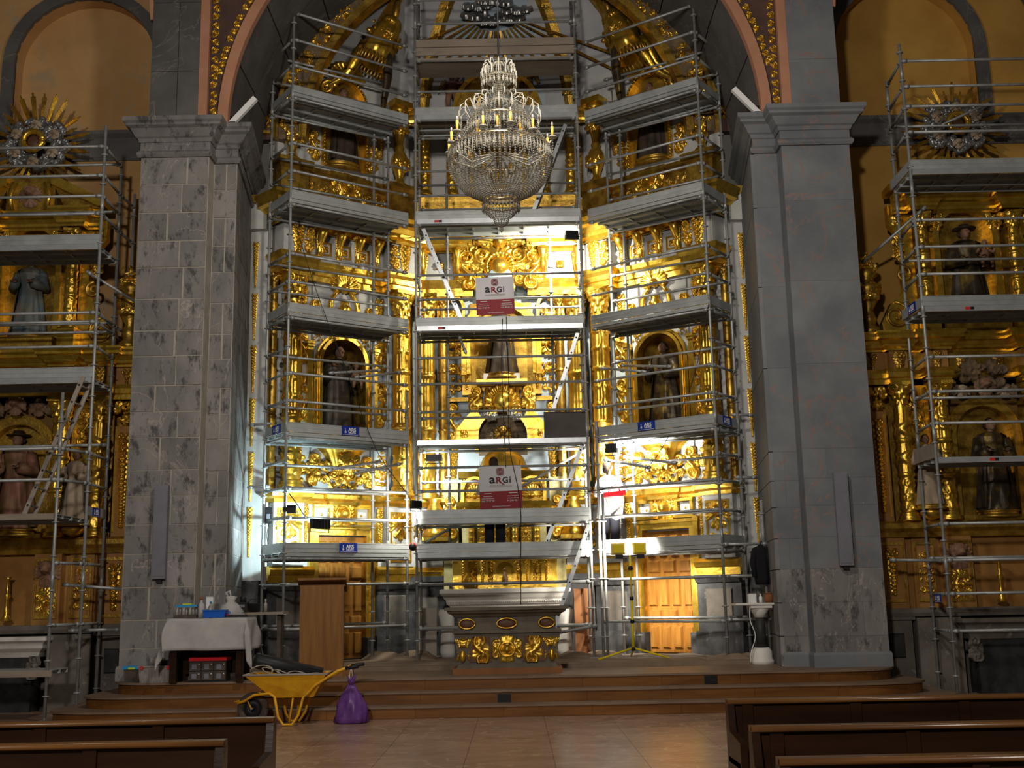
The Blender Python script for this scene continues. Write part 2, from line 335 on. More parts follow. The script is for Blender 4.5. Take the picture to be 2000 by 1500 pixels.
PROTO = {}
def design(kind, w, h, m, seed=0, res=.016):
    key = (kind, round(w, 3), round(h, 3), m.name, seed)
    if key in PROTO: return PROTO[key]
    res = max(.006, min(.016, min(w, h) / 26))
    rg = random.Random(seed * 77 + int(w * 100) + int(h * 1000)); pi = math.pi
    if kind == 'cartouche':
        r = Rel(w, h, res); u = min(w, h)
        for i in range(25): a = 2 * pi * i / 24; r.ball(.5 * .46 * w * math.cos(a), h * .48 + .25 * h * math.sin(a), u * .05)
        for q in (.17, .12, .07): r.ball(0, h * .48, u * q, .8, .02)
        r.spiral(w * .32, h * .70, u * .14, 1.5, -pi / 2, 1, u * .045, u * .02); r.spiral(w * .34, h * .26, u * .13, 1.5, pi / 2, -1, u * .045, u * .02)
        for a, L in ((pi / 2, .26), (pi * .32, .28), (pi * .18, .24)): r.leaf(w * .04, h * .70, a, h * L, u * .12, .8, -.5)
        for a, L in ((-pi / 2, .24), (-pi * .30, .26), (-.2, .2)): r.leaf(w * .05, h * .24, a, h * L, u * .11, .8, .5)
        r.leaf(w * .22, h * .48, 0.15, w * .24, u * .12, .8, .6)
    elif kind == 'frieze':
        r = Rel(w, h, res, mx=False); n = max(1, int(round(w / (h * 1.05)))); p = w / n
        for i in range(n):
            cx = -w / 2 + p * (i + .5); up = 1 if i % 2 else -1
            r.spiral(cx, h / 2, min(p, h) * .40, 1.7, -pi * .9 * up, up, h * .07, h * .045)
            r.leaf(cx - p * .3, h * .5, up * .9, p * .5, h * .2, .8, up * .8); r.leaf(cx + p * .2, h * .5, -up * 1.1, p * .42, h * .18, .8, -up * .8)
            r.ball(cx, h / 2, h * .12, .9, .01)
    elif kind == 'drop':
        r = Rel(w, h, res); u = w
        r.spiral(u * .24, h - u * .28, u * .20, 1.3, pi / 2, 1, u * .07, u * .04)
        z = h - u * .3; i = 0
        while z > u * .2:
            f = .35 + .65 * (z / h); q = u * f
            r.leaf(0, z, -pi * .25 + .1 * (i % 2), q * .5, q * .22, .8, -.5); r.leaf(0, z, -pi * .06, q * .42, q * .18, .8, -.7)
            r.ball(0, z - q * .1, q * .17, .9, .01); r.ball(q * .16, z + q * .1, q * .11, .9, .01); z -= q * .42; i += 1
        r.ball(0, u * .14, u * .12)
    elif kind == 'fill':
        r = Rel(w, h, res); u = min(w, h) ; n = int(2 + w * h / (u * u) * 3)
        for i in range(n):
            x = rg.uniform(.0, .42) * w; z = rg.uniform(.1, .9) * h; q = u * rg.uniform(.13, .2)
            if i % 2: r.spiral(x, z, q, rg.uniform(1.2, 1.8), rg.uniform(0, 6), rg.choice((-1, 1)), q * .28, q * .16)
            else: r.leaf(x, z, rg.uniform(0, 6.3), q * 1.7, q * .75, .8, rg.uniform(-1, 1))
            r.ball(rg.uniform(0, .45) * w, rg.uniform(.06, .94) * h, u * rg.uniform(.03, .055))
        for z in np.linspace(.1, .9, max(2, int(h / u * 3))): r.ball(0, z * h, u * .085, .9, .012)
    elif kind == 'ear':
        r = Rel(w, h, res, mx=False)
        r.spiral(0, h * .84, w * .34, 1.5, -pi / 2, 1, w * .11, w * .06); r.spiral(-w * .05, h * .16, w * .34, 1.5, pi / 2, 1, w * .11, w * .06)
        r.stroke([(w * .05, h * .72), (w * .22, h * .6), (w * .05, h * .48), (-w * .15, h * .38), (-w * .1, h * .26)], w * .10, w * .12)
        for z, a in ((.62, .3), (.48, -.4), (.38, pi - .4), (.70, pi + .3), (.28, -.2)): r.leaf(0, h * z, a, w * .45, w * .2, .8, .6)
    elif kind == 'rosette':
        r = Rel(w, h, res); u = min(w, h)
        for i in range(4): a = pi / 4 + i * pi / 2; r.leaf(0, h / 2, a, u * .42, u * .2, .8, 0)
        for i in range(4): a = i * pi / 2; r.stroke([(0, h / 2), (u * .3 * math.cos(a), h / 2 + u * .3 * math.sin(a))], u * .08, u * .05, .8)
        r.ball(0, h / 2, u * .14, 1, .01)
    elif kind == 'shell':
        r = Rel(w, h, res)
        for i in range(6): a = pi / 2 - i * .30; r.stroke([(0.0, h * .18), (w * .46 * math.cos(a), h * .18 + h * .7 * math.sin(a))], w * .03, w * .075, .9)
        r.spiral(w * .3, h * .16, w * .12, 1.4, pi, -1, w * .04, w * .025); r.ball(0, h * .2, w * .13, 1, .01)
    elif kind == 'cherub':
        r = Rel(w, h, res); r.ball(0, h * .6, w * .2, 1, .02); r.ball(w * .1, h * .54, w * .08, 1, .06); r.ball(0, h * .56, w * .04, 1, .17 * w + .06)
        for i in range(7): a = pi * i / 6; r.ball(w * .2 * math.cos(a), h * .66 + w * .16 * math.sin(a), w * .075, 1, .03)
        for i in range(5): r.stroke([(w * .16, h * .45), (w * .48 * math.cos(.9 - i * .32), h * .45 + h * .42 * math.sin(.9 - i * .32))], w * .05, w * .035, .9)
        r.leaf(0, h * .36, -pi / 2, h * .34, w * .16, .8, 0); r.leaf(w * .05, h * .34, -pi * .33, h * .3, w * .14, .8, .3)
    elif kind == 'cloud':
        r = Rel(w, h, res, mx=False)
        for i in range(int(16 + 20 * w * h)):
            a = rg.uniform(0, 6.28); q = math.sqrt(rg.random()) * .38; R = rg.uniform(.08, .14) * min(w, h)
            r.spiral(q * w * math.cos(a), h / 2 + q * h * math.sin(a), R, 1.4, rg.uniform(0, 6), rg.choice((-1, 1)), R * .42, R * .25, 1, .03 * rg.random())
    PROTO[key] = r.mesh('carved_' + kind, m, None); return PROTO[key]
def orn(parent, kind, w, h, x, y, z, m=None, name=None, seed=0, flip=False, tilt=0.0, rz=0.0, lean=0.0, res=.016, depth=1.6, kindtag=None):
    nm = name or {'cartouche': 'carved_cartouche', 'frieze': 'carved_scroll_frieze', 'drop': 'carved_garland', 'fill': 'carved_foliage', 'ear': 'scroll_bracket', 'rosette': 'rosette', 'shell': 'carved_shell', 'cherub': 'cherub_head', 'cloud': 'carved_cloud'}[kind]
    return link(nm, design(kind, w, h, m or G['gold'], seed, res), parent, (x, y, z), (lean, tilt, rz), (-1 if flip else 1, depth, 1))

CP = {}
def column(parent, x, y, z0, z1, r, m=None, seed=0, style=0):
    m = m or G['gold']; h = z1 - z0; key = (round(h, 2), round(r, 3), m.name, style)
    hb, hc = .16 * (r / .17) * 1.3, r * 3.0
    if key not in CP:
        b = MB(); b.lathe([(r * 1.5, 0), (r * 1.5, hb * .22), (r * 1.35, hb * .3), (r * 1.45, hb * .45), (r * 1.2, hb * .6), (r * 1.25, hb * .8), (r * 1.05, hb)], 20)
        hs = h - hb - hc; wd = 2 * math.pi * r; q = Rel(wd, hs, .018, mx=True, wrap=True)
        nf = 12
        for i in range(nf // 2 + 1):
            fx = wd * i / nf; q.stroke([(fx, hs * .36), (fx, hs * .97)], wd / nf * .42, wd / nf * .36, .55)
        for zc in (.34, .66): 
            for i in range(12): q.ball(wd * i / 24, hs * zc, wd * .05, .8)
        for k_, zc in enumerate((.05, .12, .19, .26)):
            for i in range(4): 
                xx = wd * (i + .5 * (k_ % 2)) / 6
                if k_ % 2: q.spiral(xx, hs * zc, wd * .075, 1.4, i, 1, wd * .03, wd * .018)
                else: q.leaf(xx, hs * zc - .04, math.pi / 2, hs * .08, wd * .09, .8, .3)
        if style == 1:
            for zc in (.45, .55, .78, .88):
                for i in range(3): q.leaf(wd * (i + .3) / 6, hs * zc, math.pi / 2 - .4, hs * .08, wd * .08, .9, .6); q.ball(wd * (i + .1) / 6, hs * zc, wd * .045)
        if style == 2:
            for t in np.linspace(0, 1, 60): q.ball(((t * 2.2) % 1 - .5) * wd, hs * (.36 + .6 * t), wd * .07, .9)
        sh = q.mesh('column_shaft', m, lambda z: r * (1.0 - .12 * z / hs))
        cw = 2 * math.pi * r; c = Rel(cw, hc * .86, .016, mx=True, wrap=True)
        for row, (zb, L) in enumerate(((.0, .45), (.28, .45), (.5, .4))):
            for i in range(5): c.leaf(cw * (i + .5 * (row % 2)) / 8, hc * zb, math.pi / 2, hc * L * .8, cw * .085, 1.0, 0, .01 * row)
        for i in range(2): c.spiral(cw * (i * 2 + 1) / 8, hc * .72, cw * .08, 1.4, 0, 1, cw * .03, cw * .02, 1, .05)
        cm = c.mesh('column_capital', m, lambda z: r * (.88 + .45 * (z / hc) ** 2.5))
        ab = MB(); k = r * 1.45; ab.slab([(-k, -k), (0, -k * .85), (k, -k), (k * .85, 0), (k, k), (0, k * .85), (-k, k), (-k * .85, 0)], 0, hc * .14)
        CP[key] = (b.mesh('column_base'), sh, cm, ab.mesh('capital_abacus'))
        for me in CP[key]:
            if not me.materials: me.materials.append(m)
    b, sh, cm, ab = CP[key]
    link('column_base', b, parent, (x, y, z0)); link('column_shaft', sh, parent, (x, y, z0 + hb), (0, 0, seed * .7))
    c = link('column_capital', cm, parent, (x, y, z1 - hc)); link('capital_abacus', ab, c, (0, 0, hc * .86))

def arc(cx, cz, r, a0, a1, n): return [(cx + r * math.cos(a0 + (a1 - a0) * i / n), cz + r * math.sin(a0 + (a1 - a0) * i / n)) for i in range(n + 1)]
def arch_frame(parent, x, y0, y1, z0, zs, r, t, m, name='niche_frame', n=18):  # stilted arch band: jambs from z0 to zs then semicircle
    i_ = [(x - r, z0)] + arc(x, zs, r, math.pi, 0, n) + [(x + r, z0)]; o_ = [(x - r - t, z0)] + arc(x, zs, r + t, math.pi, 0, n) + [(x + r + t, z0)]
    return MB().band(i_, o_, y0, y1).build(name, m, parent)
def niche(parent, x, y, z0, zs, r, d, m, name='niche'):   # half-round niche shell
    b = MB(); n = 14
    b.lathe([(r, z0), (r, zs)] + [(r * math.cos(a), zs + r * math.sin(a)) for a in np.linspace(.2, math.pi / 2 - .02, 6)], n, (x, y, 0), 1, d / r, 0, math.pi)
    b.box(x - r, x + r, y, y + d, z0 - .04, z0)
    return b.build(name, m, parent)
def wall_arch(x0, x1, z0, z1, ax, az, ar, y0, y1, n=18, base=None):  # wall with an arched opening; returns MB
    b = MB(); zb = z0 if base is None else base
    a = [(ax - ar, zb)] + arc(ax, az, ar, math.pi, 0, n) + [(ax + ar, zb)]
    top = [(x0, zb)] + [(x0 if i < n * .25 else (x1 if i > n * .75 else x0 + (x1 - x0) * (i - n * .25) / (n * .5)), z1 if n * .25 <= i <= n * .75 else zb + (z1 - zb) * (i / (n * .25) if i < n * .25 else (n - i) / (n * .25))) for i in range(n + 1)] + [(x1, zb)]
    b.band(a, top, y0, y1)
    if base is not None and base > z0: b.box(x0, x1, y0, y1, z0, base)
    return b
CORN = [(0, 0), (.04, 0), (.04, .05), (.10, .09), (.12, .16), (.16, .16), (.22, .24), (.30, .27), (.30, .34), (.36, .40), (.36, .46), (0, .46)]
def corn(sx, sz, z): return [(o * sx, z + q * sz) for o, q in CORN]

# ------------------------------------------------------------------ figures
def hand(b, c, d, s, spread=.25):   # palm and five bent fingers; d = pointing direction
    d = Vector(d).normalized(); side = d.cross(Vector((0, 0, 1)))
    if side.length < .1: side = Vector((1, 0, 0))
    side.normalize(); nrm = side.cross(d); c = Vector(c)
    b.tube([c, c + d * s * .5], [s * .2, s * .24], 8, flat=.55)
    for i, L in enumerate((.42, .5, .46, .36)):
        o = c + d * s * .48 + side * s * (.16 - .11 * i); q = (d + side * spread * (.3 - .2 * i)).normalized()
        b.tube([o, o + q * s * L * .5, o + q * s * L - nrm * s * .12], [s * .06, s * .055, s * .04], 6)
    o = c + d * s * .15 + side * s * .2; b.tube([o, o + (d + side * .9) * s * .2, o + (d * 1.4 + side) * s * .32], [s * .07, s * .06, s * .045], 6)
def head(b, c, s, tilt=0.0):   # s = head height; face towards -y
    M = Matrix.Translation(c) @ Matrix.Rotation(tilt, 4, 'Z')
    b.ell((0, 0, 0), (s * .36, s * .43, s * .5), 14, M); b.ell((0, -s * .12, -s * .2), (s * .27, s * .3, s * .28), 12, M)
    b.tube([(0, -s * .40, s * .06), (0, -s * .52, -s * .10), (0, -s * .42, -s * .13)], [s * .04, s * .065, s * .05], 6, M=M)
    for q in (-1, 1):
        b.ell((q * s * .15, -s * .385, s * .05), (s * .07, s * .04, s * .045), 8, M); b.ell((q * s * .36, 0, 0), (s * .04, s * .09, s * .12), 8, M)
        b.tube([(q * s * .06, -s * .41, s * .13), (q * s * .24, -s * .36, s * .12)], s * .025, 5, M=M)
    b.ell((0, -s * .40, -s * .25), (s * .11, s * .04, s * .035), 8, M)
    b.tube([(0, s * .05, -s * .35), (0, s * .06, -s * .75)], [s * .2, s * .23], 10, M=M)
def statue(name, parent_loc, rz, h, robe, label, mantle=None, arms=((.5, .62), (.4, .62)), seed=1, halo=False, hat=False, wings=None, hairm=None, cat='statue', child=False, staff=False, sway=.0):
    o = empty(name, parent_loc, rz, label, cat); rg = random.Random(seed); ph = rg.uniform(0, 6)
    b = MB(); n = 40
    prof = [(.185, 0), (.18, .03), (.165, .15), (.15, .30), (.135, .45), (.118, .57), (.125, .66), (.14, .75), (.135, .80), (.085, .835), (.05, .85)]
    P = []
    for i in range(len(prof) - 1):
        for t in (0, .34, .67): P.append((prof[i][0] + (prof[i + 1][0] - prof[i][0]) * t, prof[i][1] + (prof[i + 1][1] - prof[i][1]) * t))
    P.append(prof[-1])
    def fold(t, z): z = z / h; f = max(0, 1 - z / .8); return 1 + .13 * f * math.sin(6 * t + ph + 2.2 * math.sin(4 * z + ph)) + .06 * f * math.sin(13 * t + 5 * z) + .03 * math.sin(9 * t + 14 * z)
    b.lathe([(r * h, z * h) for r, z in P], n, (0, 0, 0), 1, .78, mod=fold)
    for sd, (ex, hz) in zip((-1, 1), arms):
        sh = Vector((sd * .135 * h, 0, .77 * h)); el = Vector((sd * .19 * h, -.02 * h, .58 * h)); wr = Vector((sd * (.19 - .16 * (1 - ex)) * h, -.17 * h, hz * h))
        b.tube([sh, (sh + el) / 2, el, (el + wr) / 2, wr], [.062 * h, .06 * h, .062 * h, .055 * h, .06 * h], 10)
    b.build('robe', robe, o)
    if mantle:
        c = MB(); c.lathe([((r + .022) * h, z * h) for r, z in P[3:-3]], 34, (0, .01 * h, 0), 1.03, .82, -.55, math.pi + .75, mod=lambda t, z: 1 + .12 * max(0, 1 - z / h) * math.sin(8 * t + ph + 3 * z / h))
        c.build('mantle', mantle, o)
    f = MB(); head(f, (sway * h, -.012 * h, .925 * h), .135 * h, rg.uniform(-.4, .4)); f.build('head', G['flesh'], o)
    hr = MB(); hr.ell((sway * h, .012 * h, .945 * h), (.054 * h, .062 * h, .065 * h), 12)
    for i in range(7): a = math.pi * (i / 6); hr.ell((sway * h + .05 * h * math.cos(a), .03 * h, .92 * h - .01 * h * math.sin(a)), .022 * h, 6)
    hr.build('hair', hairm or G['hair'], o)
    for sd, (ex, hz) in zip((-1, 1), arms):
        q = MB(); hand(q, (sd * (.19 - .16 * (1 - ex)) * h, -.17 * h, hz * h), (-sd * .3, -1, .3), .10 * h); q.build('hand', G['flesh'], o)
    if halo:
        q = MB(); q.tube([(sway * h + .11 * h * math.cos(a), .07 * h, .95 * h + .11 * h * math.sin(a)) for a in np.linspace(0, 2 * math.pi, 21)], .009 * h, 6); q.build('halo', G['gold_s'], o)
    if hat: MB().lathe([(.12 * h, 0), (.125 * h, .012 * h), (.06 * h, .02 * h), (.052 * h, .055 * h), (.0, .065 * h)], 16, (sway * h, 0, .965 * h)).build('hat', G['hair'], o)
    if wings:
        for sd in (-1, 1):
            q = MB()
            for i in range(7): a = .2 + .24 * i; q.tube([(sd * .08 * h, .1 * h, .72 * h), (sd * (.08 + .22 * math.sin(a)) * h, .16 * h, (.72 + .26 * math.cos(a)) * h)], [.03 * h, .014 * h], 6, flat=.5)
            q.build('wing', wings, o)
    if staff:
        MB().tube([(.16 * h, -.17 * h, .02 * h), (.10 * h, -.17 * h, .80 * h)], .009 * h, 6).build('staff', G['gold_s'], o)
    if child:
        q = MB(); c = Vector((.13 * h, -.15 * h, .64 * h)); q.ell(c, (.05 * h, .05 * h, .075 * h), 10); head(q, c + Vector((0, -.02 * h, .12 * h)), .085 * h)
        for sd in (-1, 1): q.tube([c + Vector((sd * .045 * h, 0, .05 * h)), c + Vector((sd * .09 * h, -.03 * h, .02 * h)), c + Vector((sd * .08 * h, -.07 * h, .05 * h))], [.02 * h, .018 * h, .013 * h], 7); q.tube([c + Vector((sd * .02 * h, 0, -.05 * h)), c + Vector((sd * .05 * h, -.06 * h, -.08 * h)), c + Vector((sd * .05 * h, -.05 * h, -.15 * h))], [.026 * h, .022 * h, .015 * h], 7)
        q.build('carried_child', G['flesh'], o)
    p = MB(); p.lathe([(.24 * h, -.075 * h), (.24 * h, -.05 * h), (.21 * h, -.045 * h), (.21 * h, -.015 * h), (.225 * h, -.01 * h), (.225 * h, .0)], 20, sy=.8); p.build('statue_base', G['gold_d'], o)
    return o
def putto(loc, rz, h, label, arm=1):
    o = empty('putto', loc, rz, label, 'statue'); b = MB()
    b.tube([(0, 0, .42 * h), (.01 * h, -.02 * h, .55 * h), (0, 0, .72 * h), (0, 0, .78 * h)], [.12 * h, .135 * h, .12 * h, .07 * h], 12)
    for sd in (-1, 1):
        b.tube([(sd * .06 * h, 0, .46 * h), (sd * .11 * h, -.06 * h, .24 * h), (sd * .09 * h, .0, .03 * h), (sd * .09 * h, -.08 * h, .01 * h)], [.085 * h, .075 * h, .05 * h, .035 * h], 9)
        up = arm == sd; hd = Vector((sd * .30 * h, -.05 * h, (.88 if up else .5) * h))
        b.tube([(sd * .11 * h, 0, .72 * h), (sd * .22 * h, -.03 * h, (.70 if up else .58) * h), hd], [.05 * h, .045 * h, .03 * h], 8); hand(b, hd, (sd * .4, -.2, .9 if up else -.7), .09 * h)
    head(b, (0, -.01 * h, .90 * h), .19 * h, .3 * arm); b.build('body', G['flesh'], o)
    hr = MB()
    for i in range(12): a = i * .9; hr.ell((.07 * h * math.cos(a), .03 * h + .05 * h * math.sin(a), .95 * h + .02 * h * (i % 3)), .035 * h, 6)
    hr.build('hair', G['hair'], o)
    q = MB(); q.tube([(-.16 * h, -.08 * h, .5 * h), (0, -.15 * h, .44 * h), (.17 * h, -.04 * h, .5 * h)], [.03 * h, .05 * h, .03 * h], 8); q.build('drapery', G['gold_d'], o)
    for sd in (-1, 1):
        q = MB()
        for i in range(5): a = .5 + .3 * i; q.tube([(sd * .05 * h, .1 * h, .68 * h), (sd * (.05 + .26 * math.sin(a)) * h, .15 * h, (.68 + .22 * math.cos(a)) * h)], [.03 * h, .014 * h], 6)
        q.build('wing', G['gold_d'], o)
    return o
def worker(loc, rz, h, label, reach=False):
    o = empty('person', loc, rz, label, 'person'); b = MB()
    b.tube([(0, 0, .50 * h), (0, 0, .58 * h), (0, -.01 * h, .70 * h), (0, 0, .79 * h), (0, 0, .83 * h)], [.095 * h, .085 * h, .105 * h, .10 * h, .04 * h], 12, flat=.75)
    head(b, (0, -.01 * h, .925 * h), .133 * h, .2)
    for sd in (-1, 1):
        b.tube([(sd * .055 * h, 0, .52 * h), (sd * .06 * h, -.01 * h, .28 * h), (sd * .06 * h, .01 * h, .05 * h), (sd * .065 * h, -.1 * h, .02 * h)], [.058 * h, .042 * h, .028 * h, .025 * h], 10)
        ha = Vector((sd * .12 * h, -.24 * h, .70 * h)) if reach else Vector((sd * .14 * h, -.16 * h, .58 * h))
        b.tube([(sd * .10 * h, 0, .79 * h), (sd * .15 * h, -.01 * h, .64 * h), ha], [.034 * h, .028 * h, .02 * h], 9); hand(b, ha, (-sd * .2, -1, .1), .105 * h)
    bd = b.build('body', G['skin'], o); md = bd.modifiers.new('skin_surface', 'REMESH'); md.mode = 'VOXEL'; md.voxel_size = .012; md.use_smooth_shade = True
    t = MB()
    for sd in (-1, 1):
        t.tube([(sd * .05 * h, 0, .53 * h), (sd * .058 * h, -.005 * h, .40 * h), (sd * .06 * h, -.012 * h, .28 * h), (sd * .06 * h, .01 * h, .03 * h)], [.075 * h, .066 * h, .052 * h, .048 * h], 12)
    t.build('trousers', G['trous'], o)
    for sd in (-1, 1):
        s = MB(); s.tube([(sd * .06 * h, .03 * h, .02 * h), (sd * .065 * h, -.05 * h, .022 * h), (sd * .067 * h, -.115 * h, .015 * h)], [.032 * h, .034 * h, .022 * h], 10, flat=.7); s.build('shoe', G['dark'], o)
    c = MB(); c.lathe([(.155 * h, .36 * h), (.145 * h, .45 * h), (.13 * h, .55 * h), (.12 * h, .60 * h), (.13 * h, .70 * h), (.132 * h, .77 * h), (.10 * h, .81 * h), (.055 * h, .835 * h)], 30, sy=.72, mod=lambda t, z: 1 + .05 * max(0, 1 - z / (.7 * h)) * math.sin(8 * t + 1) + .015 * math.sin(11 * t + 9 * z))
    for sd in (-1, 1):
        ha = Vector((sd * .12 * h, -.24 * h, .70 * h)) if reach else Vector((sd * .14 * h, -.16 * h, .58 * h))
        c.tube([(sd * .095 * h, 0, .79 * h), (sd * .155 * h, -.01 * h, .64 * h), ha + Vector((0, .02 * h, 0))], [.05 * h, .045 * h, .035 * h], 10)
    c.build('work_coat', G['coat'], o)
    hr = MB(); hr.ell((0, .015 * h, .945 * h), (.053 * h, .062 * h, .062 * h), 12); hr.ell((0, .05 * h, .90 * h), (.045 * h, .03 * h, .05 * h), 10); hr.build('hair', G['hair'], o)
    return o

def text_mesh(parent, body, size, m, loc, name='lettering', rot=(math.pi / 2, 0, 0), ext=.001, align='CENTER', shear=0.0, bold=0.0, sx=1.0):
    cu = bpy.data.curves.new('t', 'FONT'); cu.body = body; cu.size = size; cu.align_x = align; cu.extrude = ext; cu.shear = shear; cu.offset = bold
    t = bpy.data.objects.new('t', cu); COL.objects.link(t); dg = bpy.context.evaluated_depsgraph_get()
    me = bpy.data.meshes.new_from_object(t.evaluated_get(dg)); bpy.data.objects.remove(t); me.materials.clear(); me.materials.append(m)
    return link(name, me, parent, loc, rot, (sx, 1, 1))
# ------------------------------------------------------------------ the setting
pi = math.pi
ST = 'structure'
ZP = .50      # chancel platform
ZD = .57      # low dais under the scaffold
fl = MB().box(-14, 14, -6, 24, -.3, -.012).build('floor', G['groutm'], kind=ST)
tile = MB().box(-.448, .448, -.448, .448, -.05, 0).mesh('floor_slab'); tile.materials.append(G['floor'])
for i in range(-9, 10):
    for j in range(0, 15): link('floor_slab', tile, fl, (i * .9 + .1, 3.2 + j * .9, 0))
far = MB().box(-14, -8.5, 2.7, 20, -.05, 0); far.box(8.75, 14, 2.7, 20, -.05, 0); far.box(-14, 14, -6, 2.7, -.05, 0); far.box(-14, 14, 16.3, 23.5, -.05, 0)
far.build('floor_field', G['floor'], fl)

def plan(off, yb=22.9, grow=0.0):
    W, yf = 6.45 - off + grow, 16.15 + off - grow; rx, ry = .95, .58
    P = [(-W, yb), (-W, yf + ry)] + [(-W + rx - rx * math.cos(a), yf + ry - ry * math.sin(a)) for a in np.linspace(.1, pi / 2, 11)]
    return P + [(-x, y) for x, y in reversed(P)]
steps = empty('trim_1', (0, 16.15, 0), kind=ST)
steps['label'] = 'three brown wooden chancel steps with rounded ends and worn treads'
for i in range(3):
    z0, z1 = ZP / 3 * i, ZP / 3 * (i + 1); off = .34 * i
    Mi = Matrix.Translation((0, -16.15, 0))
    MB().slab(plan(off), 0 if i == 0 else z0 - .02, z1 - .028, Mi).build('step_riser', G['riser'], steps)
    MB().slab(plan(off, 22.9, .028), z1 - .028, z1, Mi).build('step_tread', G['tread'], steps)
    xs = [-4.9 + off * .5 + (9.8 - off) * k / 8 for k in range(9)]
    for k in range(8): MB().box(xs[k] + .004, xs[k + 1] - .004, off - .012, off + .02, z0 + (.004 if i == 0 else .002), z1 - .03).build('riser_panel', G['riser'], steps)
dais = MB().box(-4.25, 4.25, 18.55, 22.9, ZP, ZD).build('floor_dais', G['sheet'], kind=ST)
for px, py, zz, nm in ((985, 1363, .25, 1), (1388, 1327, .42, 2)):
    p = at(px, py, 16.15 + (.34 if nm == 1 else .68)); Y0 = 16.15 + (.34 if nm == 1 else .68) - .013
    v = empty('floor_vent', (p.x, Y0, p.z), 0, ('small black vent grille in the middle step below the altar', 'small black vent grille in the top step below the tripod lamp')[nm - 1], 'vent')
    MB().box(-.095, .095, -.010, 0, -.06, .06).build('grille_plate', G['dark'], v)
    for k in range(5): MB().box(-.085, .085, -.016, -.008, -.05 + k * .022, -.04 + k * .022).build('grille_bar', G['dark'], v)

# piers
def pier(s, side):
    P = [(-5.8, 19.1), (-5.8, 17.4), (-4.68, 17.4), (-4.68, 17.72), (-4.30, 17.72), (-4.60, 20.1)]
    def mir(path): return path if s < 0 else [(-x, y) for x, y in reversed(path)]
    root = empty('wall_' + side + '_pier', (s * 5.0, 17.4, ZP), kind=ST); T = Matrix.Translation((-s * 5.0, -17.4, -ZP))
    core = [(-5.795, 19.1), (-5.795, 17.404), (-4.684, 17.404), (-4.684, 17.724), (-4.304, 17.724), (-4.604, 20.1), (-5.2, 20.1)]
    MB().slab([(-s * x, y) for x, y in core] if s > 0 else core, ZP, 9.05, T).build('pier_core', G['mortar'] if s < 0 else G['marble'], root)
    rg = random.Random(5 if s < 0 else 9)
    z = ZP; course = 0
    d = (Vector((-4.60, 20.1)) - Vector((-4.30, 17.72))); L = d.length; ang = math.atan2(d.y, d.x)
    def blk(x0, x1, z0, z1, y0, thick, M=None, m=G['stone']):
        e = rg.uniform(.010, .02) if s < 0 else .005; pr = rg.uniform(0, .012) if s < 0 else 0
        a, c = (x0 + e, x1 - e)
        if s > 0 and M is None: a, c = -c, -a
        b = MB(); b.box(a, c, y0 - pr, y0 + thick, z0 + e * .6, z1 - e * .6, (T @ M) if M is not None else T); b.build('stone_block', m, root)
    while z < 8.75:
        low = s < 0 or z < 3.4
        hh = rg.uniform(.40, .52) if low else 1.35
        z1 = min(8.8, z + hh); z1 = 8.8 if 8.8 - z1 < .25 else z1
        m = G['stone'] if s < 0 else (G['stone'] if z < 1.6 else G['marble'])
        cut = [-5.8, rg.uniform(-5.45, -5.02), -4.68] if low else [-5.8, -4.68]
        for a, c in zip(cut, cut[1:]): blk(a, c, z, z1, 17.4, .1, None, m)
        cut = [-4.68, -4.47, -4.30] if low and course % 3 != 1 else [-4.68, -4.30]
        for a, c in zip(cut, cut[1:]): blk(a, c, z, z1, 17.72, .08, None, m)
        q = rg.uniform(.3, .7)
        cuts = [0, L * q * .6, L * (q * .6 + .4), L] if low else [0, L]
        for a, c in zip(cuts, cuts[1:]):
            if s < 0: M = Matrix.Translation((-4.30, 17.72, 0)) @ Matrix.Rotation(ang, 4, 'Z')
            else: M = Matrix.Translation((4.60, 20.1, 0)) @ Matrix.Rotation(-ang, 4, 'Z')
            e = .012; b = MB(); 
            if s < 0: b.box(a + e, c - e, -.004, .06, z + e * .6, z1 - e * .6, T @ M)
            else: b.box(L - c + e - 0.0, L - a - e, -.004, .06, z + e * .6, z1 - e * .6, T @ Matrix.Translation((4.60, 20.1, 0)) @ Matrix.Rotation(math.atan2(17.72 - 20.1, 4.30 - 4.60), 4, 'Z') @ Matrix.Scale(-1, 4, (0, 1, 0)) @ Matrix.Translation((0, -.0, 0)))
            b.build('stone_block', m, root)
        z = z1; course += 1
    m = G['stone'] if s < 0 else G['marble']
    mp = mir(P)
    MB().mold(mp, [(-.05, 8.80), (.035, 8.80), (.06, 8.84), (.06, 8.88), (.025, 8.92), (-.05, 8.92)], M=T).build('pier_necking', m, root)
    MB().mold(mp, [(-.05, 8.92), (.012, 8.92), (.012, 9.06), (-.05, 9.06)], M=T).build('pier_frieze', m, root)
    MB().mold(mp, [(-.05, 9.06), (.03, 9.06), (.05, 9.12), (.08, 9.14), (.15, 9.26), (.21, 9.29), (.21, 9.33), (.25, 9.36), (.25, 9.43), (-.05, 9.43)], M=T).build('pier_cornice', m, root)
    bs = MB(); bs.mold(mp, [(-.05, ZP), (.03, ZP), (.03, ZP + .18), (.015, ZP + .22), (-.05, ZP + .22)], M=T).build('pier_base', m, root)
    return root
pier(-1, 'left'); pier(1, 'right')

